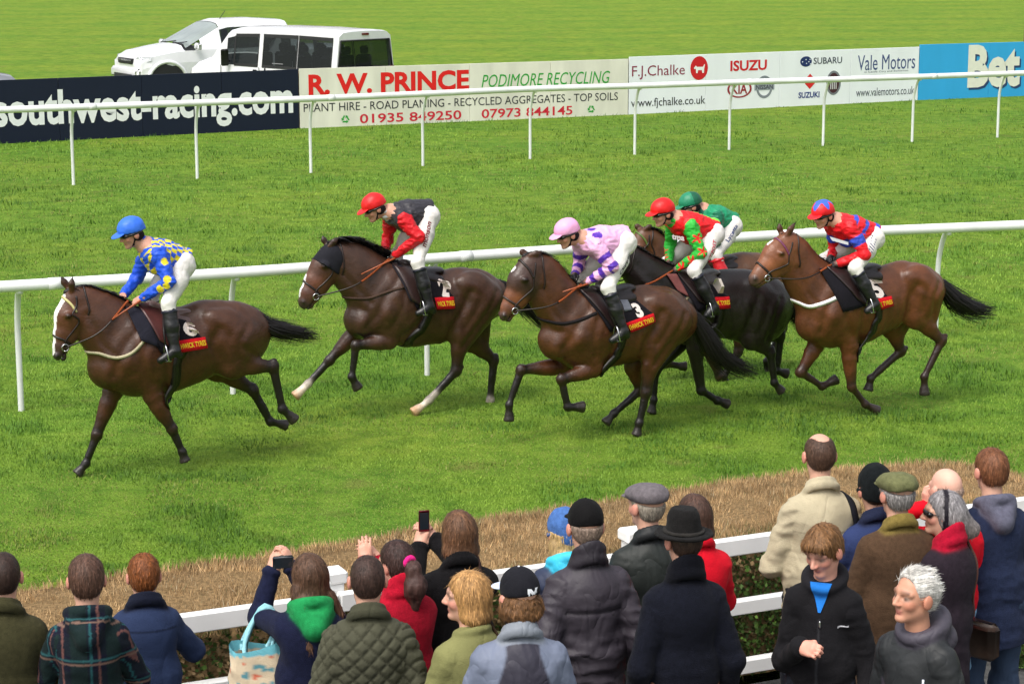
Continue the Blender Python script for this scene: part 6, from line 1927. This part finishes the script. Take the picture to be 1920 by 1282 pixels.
def tartan(V, arg, C, q, d):
    C = np.tile(srgb(22, 24, 40), (len(V), 1))
    u = V[:, 1] + np.where(np.isin(arg, (1, 2)), V[:, 0], 0); z = V[:, 2] + .3 * (arg == 4) * V[:, 0]
    C[((u % .16) < .08)] = srgb(24, 38, 40); C[((z % .16) < .08)] = C[((z % .16) < .08)] * .7 + srgb(20, 36, 30) * .3
    for a, cc, off in ((u, srgb(38, 84, 88), .02), (u, srgb(104, 70, 66), .05), (z, srgb(48, 92, 96), .03), (z, srgb(116, 92, 82), .048)):
        C[(((a + off) % .16) < .009)] = cc
    return C


person('person in dark tartan hooded jacket leaning on the fence', (160, 1040), 1.70, 100, dict(cols={0: srgb(20, 24, 40)}, style='hood', hem=.76, fn=tartan, bulk=.98), ('short', srgb(92, 66, 54), .008), look=(.05, .02), arms=('rail', 'rail'), wide=.88)


def yoke(V, arg, C, q, d):
    m = (np.abs(V[:, 2] - 1.36 * q) < .006) & (arg == 0) & (V[:, 0] < 0); C[m] *= .45; return C


person('person in plain navy coat with dark collar beside the tartan jacket', (268, 1039), 1.50, 104, dict(cols={0: srgb(42, 54, 84), 3: srgb(20, 24, 40)}, style='collar', hem=.62, fn=yoke, fold=.6), ('short', srgb(128, 74, 38), .012), look=(.0, .12), arms=('rail', 'rail'), lean=.06, wide=.9)


def hand_at(P_uv, fr_o_uv, h):
    return None


def to_local(uv, top_uv, h, face, dist_scale=1.0, lean=0.0, hat_up=0.0):
    """pixel -> a person's own coordinates, at the depth of the head pushed by dist_scale"""
    b = on_z(*top_uv, CROWD_Z + h); b2 = b * A3(1, 1, 0) + A3(0, 0, CROWD_Z)
    fr = Frame(b2, math.radians(face)); o = A3(-.035 - lean * 1.25, 0, 0) @ fr.B; fr.o = fr.o + o
    d = sight(*uv); k = (b[1] - CAM[1]) * dist_scale / d[1]
    return fr.loc(CAM + d * k)


# girl with a camera: hands raised
gt, gh, gf = (577, 1038), 1.56, 106
lh = to_local((511, 1068), gt, gh, gf, 1.022); rh = to_local((545, 1060), gt, gh, gf, 1.026)
G = person('person in navy coat with green hood raising a camera', gt, gh, gf, dict(cols={0: srgb(26, 30, 54), 4: srgb(34, 140, 78)}, style='hood', hem=.50, mat='wool', fold=.6, flare=1.05), ('long', srgb(92, 66, 50), .008), look=(.25, .0),
           arms=((lh, (.1, .45, -1), .55), (rh, (.1, -.5, -1), .6)), female=True, extra=dict(hand_n={1: A3(-.6, .6, .2), -1: A3(-.5, -.6, .4)}, hand_d={1: A3(.35, -.35, .85), -1: A3(.3, .3, .9)}))


def gadget(name, label, P_uv, top, h, face, dist, size, colour, roll=0.0, lens=False, group=None):
    p = to_local(P_uv, top, h, face, dist); b = on_z(*top, CROWD_Z + h)
    fr = Frame(b * A3(1, 1, 0) + A3(0, 0, CROWD_Z), math.radians(face)); o = A3(-.035, 0, 0) @ fr.B; fr.o = fr.o + o
    r = root(name, fr, label, name.split('_')[-1], group)
    V, F = bbox_bevel(p, size, min(size) * .22); bo = mk('casing', V, F, M['gloss'], r, colour)
    V, F = box(p - A3(size[0] / 2 + .0008, 0, 0), (.001, size[1] * .82, size[2] * .80)); mk('screen', V, F, M['gloss'], r, srgb(34, 40, 46), smooth=False)
    if lens:
        V, F = tube([p + A3(size[0] / 2, 0, 0), p + A3(size[0] / 2 + .025, 0, 0)], .024, 16); mk('lens', V, F, M['gloss'], r, srgb(30, 30, 34))
    else:
        V, F = tube([p + A3(size[0] / 2, size[1] * .25, size[2] * .38), p + A3(size[0] / 2 + .002, size[1] * .25, size[2] * .38)], .006, 10); mk('lens', V, F, M['gloss'], r, srgb(20, 20, 24))
    return r


gadget('compact_camera', 'small dark camera held up by the person with the green hood', (531, 1053), gt, gh, gf, 1.008, (.028, .100, .060), srgb(60, 62, 68), lens=True)


def tote():
    p = to_local((482, 1258), gt, gh, gf, 1.0)
    r = root('tote_bag', G['fr'], 'cream tote bag with pale blue handles hanging from an arm', 'bag')
    a = G['EL'][1] * .75 + G['SH'][1] * .25
    n = 14; rows = []
    for k in range(9):
        t = k / 8; z = p[2] + .13 - .34 * t; wx, wy = (.05 + .05 * t), .125 + .02 * t
        rows.append([p * A3(1, 1, 0) + A3(wx * np.sign(math.cos(2 * math.pi * i / n)) * abs(math.cos(2 * math.pi * i / n)) ** .5, wy * np.sign(math.sin(2 * math.pi * i / n)) * abs(math.sin(2 * math.pi * i / n)) ** .6, z + .02 * math.sin(4 * math.pi * i / n) * (1 - t)) for i in range(n)])
    V = np.array(rows).reshape(-1, 3); V += (np.c_[fbm(V * 14), fbm(V * 14 + 5), fbm(V * 14 + 9)] - .5) * .03
    F = [[k * n + i, k * n + (i + 1) % n, (k + 1) * n + (i + 1) % n, (k + 1) * n + i] for k in range(8) for i in range(n)] + [[8 * n + i for i in range(n)]]
    V, F = subdiv(V, F, 2)
    zt = (p[2] + .13 - V[:, 2]) / .34
    C = np.tile(srgb(214, 196, 168), (len(V), 1)); C[zt < .10] = srgb(112, 186, 200); C[zt > .62] = srgb(60, 140, 158)
    blot = fbm(V * 26 + 3, 2); m = (zt > .12) & (zt < .6); C[m & (blot > .66)] = srgb(206, 110, 84); C[m & (blot < .33)] = srgb(96, 150, 160)
    mk('sack', V, F, M['fabric'], r, C)
    for s in (1, -1):
        b0 = p + A3(s * .045, .06, .10); b1 = p + A3(s * .045, -.06, .10)
        pts = [b0, b0 * .5 + a * .5 + A3(0, .05, -.02), a + A3(0, .045, .02), a + A3(s * .02, 0, .062), a + A3(0, -.045, .02), b1 * .5 + a * .5 + A3(0, -.03, -.02), b1]
        P = resample(pts, .03); T = np.gradient(P, axis=0); S = np.cross(T, A3(0, 1, 0)); S /= np.linalg.norm(S, axis=1)[:, None] + 1e-9
        S = np.tile(A3(0, 0, 0), (len(P), 1)) + np.cross(T / np.linalg.norm(T, axis=1)[:, None], A3(1, .2, 0)); S /= np.linalg.norm(S, axis=1)[:, None] + 1e-9
        V = np.stack([P - S * .016, P + A3(.004, 0, 0), P + S * .016, P - A3(.004, 0, 0)], 1).reshape(-1, 3)
        F = [[i * 4 + k, i * 4 + (k + 1) % 4, i * 4 + 4 + (k + 1) % 4, i * 4 + 4 + k] for i in range(len(P) - 1) for k in range(4)]
        mk('handle', V, F, M['fabric'], r, srgb(150, 206, 218))


tote()


def quilt(V, arg, q):
    u = V[:, 1] + np.where(np.isin(arg, (1, 2)), V[:, 0], 0); z = V[:, 2]
    a = np.abs(((u + z) / .075) % 1 - .5) * 2; b2 = np.abs(((u - z) / .075) % 1 - .5) * 2
    d = np.minimum(1 - a, 1 - b2)
    return np.where(arg == 3, 0, .010 * (1 - np.exp(-(np.minimum(1 - a, 1 - b2) / .30) ** 2)) - .006)


def quilt_col(V, arg, C, q, d):
    u = V[:, 1] + np.where(np.isin(arg, (1, 2)), V[:, 0], 0); z = V[:, 2]
    a = np.abs(((u + z) / .075) % 1 - .5) * 2; b2 = np.abs(((u - z) / .075) % 1 - .5) * 2
    m = (np.minimum(1 - a, 1 - b2) < .13) & (arg != 3); C[m] *= .68; return C


person('person in olive quilted jacket seen from behind', (688, 1040), 1.73, 97, dict(cols={0: srgb(74, 74, 60), 3: srgb(66, 66, 52)}, style='high collar', hem=.72, disp=quilt, fn=quilt_col, fold=.5, bulk=1.08, vox=.008), ('crop', srgb(66, 48, 42), .006), look=(.0, .02), arms=('down', 'down'), wide=1.06)

rt, rh_, rf = (742, 1014), 1.60, 118
l1 = to_local((683, 1040), rt, rh_, rf, 1.045); l2 = to_local((700, 1042), rt, rh_, rf, 1.05)
person('person in red coat with pink hair band raising both hands', rt, rh_, rf, dict(cols={0: srgb(150, 18, 38), 3: srgb(178, 22, 46)}, style='high', hem=.62, mat='wool', fold=.6), ('tied', srgb(64, 44, 40), .007), look=(.25, .05), arms=((l1, (.1, .4, -1), .35), (l2, (0, -.5, -1), .4)), female=True,
       extra=dict(hand_n={1: A3(-.8, .3, .2), -1: A3(-.8, -.3, .2)}, hand_d={1: A3(.3, -.1, .9), -1: A3(.35, .5, .7)}))

bt, bh_, bf = (858, 957), 1.66, 104
h1 = to_local((786, 1024), bt, bh_, bf, 1.036); h2 = to_local((814, 1010), bt, bh_, bf, 1.040)
BW = person('person in black coat holding up a phone', bt, bh_, bf, dict(cols={0: srgb(20, 19, 21)}, style='collar', hem=.48, mat='wool', fold=.6, flare=1.08), ('bob', srgb(108, 76, 54), .007), look=(.22, -.05), arms=((h1, (.1, .4, -1), .6), (h2, (0, -.6, -1), .6)), female=True,
            extra=dict(hand_n={1: A3(-.7, .6, .1), -1: A3(-.7, -.6, .2)}, hand_d={1: A3(.2, -.3, .95), -1: A3(.2, .6, .7)}))
gadget('mobile_phone', 'upright red and black phone held by the person in the black coat', (795, 976), bt, bh_, bf, 1.036, (.010, .056, .112), srgb(120, 24, 34))
sling(BW, 'shoulder_bag', 'dark shoulder bag of the person holding up the phone', [(.10, .02, 1.30), (.02, -.10, 1.50), (-.10, -.10, 1.38), (-.16, -.04, 1.20), (-.16, .10, .98)], srgb(52, 38, 36), .026, (-.12, .30, .82), srgb(84, 30, 40), (.12, .26, .20))

WB = person('person in pale green jacket seen in profile facing left', (874, 1072), 1.66, 128, dict(cols={0: srgb(124, 124, 80)}, style='plain', hem=.72, fold=1.0, fn=lambda V, arg, C, q, d: seam(C, (np.abs(V[:, 2] - 1.20 * q) < .005) & (arg == 0) & (V[:, 0] < 0))), ('bob', srgb(184, 140, 88), .008), look=(.85, .0), arms=('front', 'down'), female=True,
            extra=dict(face_vox=.006))
sling(WB, 'handbag', 'brown strapped handbag of the person in the pale green jacket', [(.06, -.09, 1.42), (.0, -.11, 1.48), (-.10, -.11, 1.36), (-.15, -.12, 1.15), (-.14, -.16, .95)], srgb(62, 46, 34), .030, (-.10, -.26, .80), srgb(58, 42, 32))


def two_tone(V, arg, C, q, d):
    ww = np.clip((.158 - .085 * np.clip((V[:, 2] - 1.16 * q) / .26, 0, 1) - np.abs(V[:, 1])) / .012 + .5, 0, 1) * np.clip((1.47 * q - V[:, 2]) / .012 + .5, 0, 1) * (arg != 3)
    C = C * (1 - ww[:, None]) + srgb(54, 52, 64) * ww[:, None]
    s = np.isin(arg, (1, 2)) & (V[:, 2] < 1.18 * q); C[s] = srgb(70, 70, 84)
    return C


person('person in black monogrammed cap and steel blue jacket with dark back panel', (972, 1070), 1.76, 99, dict(cols={0: srgb(112, 120, 140), 3: srgb(128, 134, 144)}, style='high collar', hem=.78, mat='nylon', fn=two_tone, bulk=1.06), ('curly', srgb(116, 82, 52), .016), hat=('baseball', srgb(28, 28, 34), {'peak': srgb(200, 210, 236), 'button': srgb(230, 230, 236)}), look=(.30, .06), arms=('front', 'front'),
       extra=dict(monogram=(-.012, .045)), wide=1.06)

person('person in blue knitted hat and turquoise collar', (1056, 960), 1.56, 112, dict(cols={0: srgb(44, 52, 76), 3: srgb(72, 204, 236), 4: srgb(64, 196, 232)}, style='hood', hem=.62, mat='nylon'), ('long', srgb(190, 160, 110), .01), hat=('beanie', srgb(72, 108, 168)), look=(.2, .0), arms=('rail', 'rail'))


def baffle(V, arg, q):
    z = (V[:, 2] / q) % .15
    return -.012 * np.exp(-((z - .075) / .012) ** 2) * (np.isin(arg, (0, 1, 2)))


person('person in plain black cap and charcoal padded jacket with blue jeans', (1097, 942), 1.80, 108, dict(cols={0: srgb(58, 53, 61), 3: srgb(44, 40, 47)}, style='high', hem=.80, mat='nylon', bulk=1.12, fold=1.3, fn=lambda V, arg, C, q, d: seam(C, (np.abs(V[:, 2] - 1.27 * q) < .007) & (arg == 0), .6), disp=lambda V, arg, q: -.010 * np.exp(-((V[:, 2] - 1.27 * q) / .012) ** 2) * (arg == 0)), ('crop', srgb(150, 130, 116), .004), hat=('baseball', srgb(18, 17, 18)), look=(-.06, .04), arms=('pocket', 'pocket'), trousers=srgb(58, 88, 128))
person('person in grey flat cap and dark waxed jacket', (1211, 905), 1.76, 112, dict(cols={0: srgb(40, 44, 42), 3: srgb(30, 32, 34)}, style='collar', hem=.72, mat='nylon', fold=.8), ('crop', srgb(160, 150, 136), .005), hat=('flat', srgb(104, 98, 102)), look=(.30, .0), arms=('front', 'front'), trousers=srgb(120, 110, 90))
person('person in red coat half hidden behind the black wide-brimmed hat', (1300, 927), 1.66, 108, dict(cols={0: srgb(206, 18, 38)}, style='collar', hem=.6, fold=.7), ('bob', srgb(84, 60, 50), .007), look=(.1, .0), arms=('rail', 'rail'), female=True, trousers=srgb(150, 104, 84))
person('person in black wide-brimmed hat and long black overcoat', (1281, 943), 1.87, 104, dict(cols={0: srgb(20, 22, 32), 3: srgb(14, 15, 22)}, style='plain high', hem=.42, mat='wool', fold=.5, flare=1.12, bulk=1.04), ('crop', srgb(70, 54, 46), .004), hat=('fedora', srgb(27, 26, 26), {'band': srgb(44, 42, 40)}, .055), look=(.18, .04), arms=('down', 'down'), wide=.95, trousers=srgb(120, 84, 66))

BM = person('tall person in beige jacket with black strap on one shoulder', (1537, 811), 1.87, 99, dict(cols={0: srgb(182, 171, 144)}, style='collar', hem=.76, mat='fabric', fold=1.3, bulk=1.04, fn=lambda V, arg, C, q, d: seam(C, (np.abs(V[:, 2] - 1.28 * q) < .005) & (arg == 0) & (V[:, 0] < 0), .7)), ('balding', srgb(84, 62, 50), .005), look=(.0, .02), arms=('front', 'front'), trousers=srgb(26, 28, 36), wide=1.04)
sling(BM, 'camera_bag', 'black strapped bag of the tall person in beige', [(.02, -.13, 1.55), (-.06, -.15, 1.52), (-.13, -.18, 1.42), (-.12, -.21, 1.28), (-.02, -.26, 1.12)], srgb(26, 26, 32), .040, (.12, -.30, .95), srgb(30, 30, 34), (.2, .12, .2))
person('person in black knitted hat and navy coat right of the beige jacket', (1640, 878), 1.69, 104, dict(cols={0: srgb(46, 58, 98), 3: srgb(34, 40, 64)}, style='collar', hem=.62, fold=.7), ('crop', srgb(60, 44, 38), .004), hat=('beanie', srgb(20, 24, 26)), look=(.0, .05), arms=('rail', 'rail'))
person('person in olive flat cap and brown coat with mustard collar', (1681, 884), 1.76, 104, dict(cols={0: srgb(78, 59, 44), 3: srgb(122, 106, 56)}, style='high collar', hem=.55, mat='wool', fold=.5, bulk=1.10), ('short', srgb(150, 146, 144), .008), hat=('flat', srgb(104, 106, 72)), look=(.15, .03), arms=('front', 'front'), wide=1.05)
dt, dh, df = (1774, 876), 1.73, 108
pt = to_local((1742, 952), dt, dh, df, 1.015)
person('bareheaded person in bright red jacket and pale jeans', dt, dh, df, dict(cols={0: srgb(214, 18, 38)}, style='collar', hem=.74, mat='fabric', fold=.8, bulk=1.02), ('fringe', srgb(176, 150, 136), .003), look=(.15, .0), arms=((pt, (-.4, 1, -.4), .8), 'front'), trousers=srgb(128, 166, 198), skin=srgb(222, 172, 152), extra=dict(hand_d={1: A3(.2, .2, .95)}))


def band(V, L, C):
    C[np.abs(L[:, 0] + .012) < .013] = srgb(26, 20, 30); return C


def grey_tips(V, L, C):
    t = np.clip((.04 - L[:, 2]) / .16, 0, 1)[:, None]; C = C * (1 - t) + C * A3(.70, .60, .52) * t; return band(V, L, C)


GW = person('person in sunglasses and dark plum coat with red scarf', (1768, 921), 1.66, 132, dict(cols={0: srgb(42, 34, 42), 3: srgb(176, 22, 50)}, style='high', hem=.5, mat='wool', fold=.6), ('windswept', srgb(142, 138, 140), .008), look=(.75, .0), arms=('front', 'front'), female=True, extra=dict(face_vox=.006, hair_fn=grey_tips))
w = GW['w']; R_ = GW['R']
gp = [rc(w(.088, .012, .008), w(.074, .056, .006), .018, .017, .006, 0), rc(w(.088, -.012, .008), w(.074, -.056, .006), .018, .017, .006, 0), rc(w(.094, .01, .014), w(.094, -.01, .014), .004, .004, .004, 0), rc(w(.07, .064, .012), w(.0, .082, .006), .004, .004, .003, 0), rc(w(.07, -.064, .012), w(.0, -.082, .006), .004, .004, .003, 0)]
V, F = sculpt(gp, .0055); mk('sunglasses', V, F, M['gloss'], GW['root'], srgb(16, 14, 14))
sling(GW, 'leather_bag', 'brown leather bag slung from the person in sunglasses', [(.06, -.08, 1.40), (-.02, -.11, 1.47), (-.11, -.13, 1.34), (-.14, -.15, 1.14), (-.10, -.19, .98)], srgb(96, 66, 60), .016, (-.06, -.24, .84), srgb(58, 44, 36), (.22, .1, .2))
person('person in navy fleece with grey hood and jeans at the right edge', (1858, 841), 1.79, 103, dict(cols={0: srgb(36, 44, 68), 4: srgb(94, 94, 110)}, style='hood', hem=.74, mat='wool', fold=1.0, bulk=1.06), ('short', srgb(122, 78, 52), .010), look=(.12, .05), arms=('rail', 'rail'), trousers=srgb(52, 66, 88), lean=.05, wide=1.05)

# the teenager walking by, head down
tt_, th_, tf = (1545, 986), 1.74, 250
fist = to_local((1503, 1212), tt_, th_, tf, .985)


def hoodie(V, arg, C, q, d):
    n = d['neck']
    v = (V[:, 0] > 9) & (np.abs(V[:, 1]) < (V[:, 2] - (n[2] - .15)) * .34) & (V[:, 2] > n[2] - .15) & (V[:, 2] < n[2] + .03) & (arg != 4); C[v] = srgb(38, 118, 204)
    z = (V[:, 0] > .03) & (np.abs(V[:, 1]) < .005) & (V[:, 2] < n[2] - .17); C[z] = srgb(48, 48, 52)
    return C


TB = person('person in black zipped hoodie and blue shirt looking down with closed fist', tt_, th_, tf, dict(cols={0: srgb(26, 25, 28), 4: srgb(34, 33, 37)}, style='hood', hem=.76, mat='fabric', fn=hoodie, fold=.9, bulk=.96), ('mop', srgb(124, 88, 54), .016), look=(-.38, .40), arms=('down', (fist, (-.8, -.5, -.5), 1.0)), skin=srgb(224, 164, 144), wide=.92,
            extra=dict(face_vox=.0055, hand_n={-1: A3(.3, -.7, .5)}, hand_d={-1: A3(.6, .75, .1)}))
hh = TB['bvh'].ray_cast(Vector((1, .005, TB['neck'][2] - .19)), Vector((-1, 0, 0)))
if hh[0] is not None:
    V, F = sculpt([rc(np.array(hh[0]) + A3(.004, 0, .012), np.array(hh[0]) + A3(.004, 0, -.012), .006, .008, .004, 0)], .004); mk('zip_pull', V, F, M['steel'], TB['root'])
nz = TB['neck'][2]
tri = np.array([(-.052, nz + .005, 0), (.052, nz + .005, 0), (.006, nz - .135, 0), (-.006, nz - .135, 0)])
tv, tf2 = subdiv(tri, [[0, 1, 2, 3]], 4); pv = []
for a, b2, _ in tv:
    hh = TB['bvh'].ray_cast(Vector((1, a, b2)), Vector((-1, 0, 0))); pv.append(A3(max(hh[0][0], .045) if hh[0] is not None else .06, a, b2) + A3(.006, 0, 0))
mk('shirt', np.array(pv), tf2, M['fabric'], TB['root'], srgb(38, 118, 204))
g, Gf, _ = text_geo('~', .03)
hh = [TB['bvh'].ray_cast(Vector((1, .11 + (a - .5) * .05, TB['neck'][2] - .20 + (b2 - .5) * .016)), Vector((-1, 0, 0))) for a, b2 in g]
if all(x[0] is not None for x in hh):
    mk('emblem', np.array([np.array(x[0]) + A3(.004, 0, 0) for x in hh]), Gf, M['print'], TB['root'], srgb(170, 170, 176), smooth=False)


# the white haired man turned to the left
def panelled(V, arg, C, q, d):
    m = (arg == 0) & (V[:, 2] < 1.20 * q + .25 * np.abs(V[:, 1])) & (V[:, 0] > -.02); C[m] = srgb(62, 58, 68); return C


OM = person('person in charcoal hooded jacket with pale zips looking left', (1716, 1068), 1.78, 222, dict(cols={0: srgb(40, 42, 44), 4: srgb(72, 68, 78), 3: srgb(60, 58, 68)}, style='bighood plain', hem=.74, mat='nylon', fn=panelled, bulk=1.06, fold=.9), ('swept', srgb(226, 222, 216), .010), look=(-.22, -.10), arms=('down', 'down'), skin=srgb(206, 150, 124), wide=.98,
            extra=dict(face_vox=.0055, age=True))
for y, z, dz in ((.10, 1.30, .10), (-.04, 1.08, .16), (.135, 1.06, .16)):
    pts = []
    for k in range(6):
        hh = OM['bvh'].ray_cast(Vector((1, y, z * OM['q'] - dz * k / 5)), Vector((-1, 0, 0)))
        if hh[0] is not None: pts.append(np.array(hh[0]) + A3(.006, 0, 0))
    if len(pts) > 2:
        V, F = tube(np.array(pts), .0055, 6); mk('zip', V, F, M['print'], OM['root'], srgb(214, 220, 232))
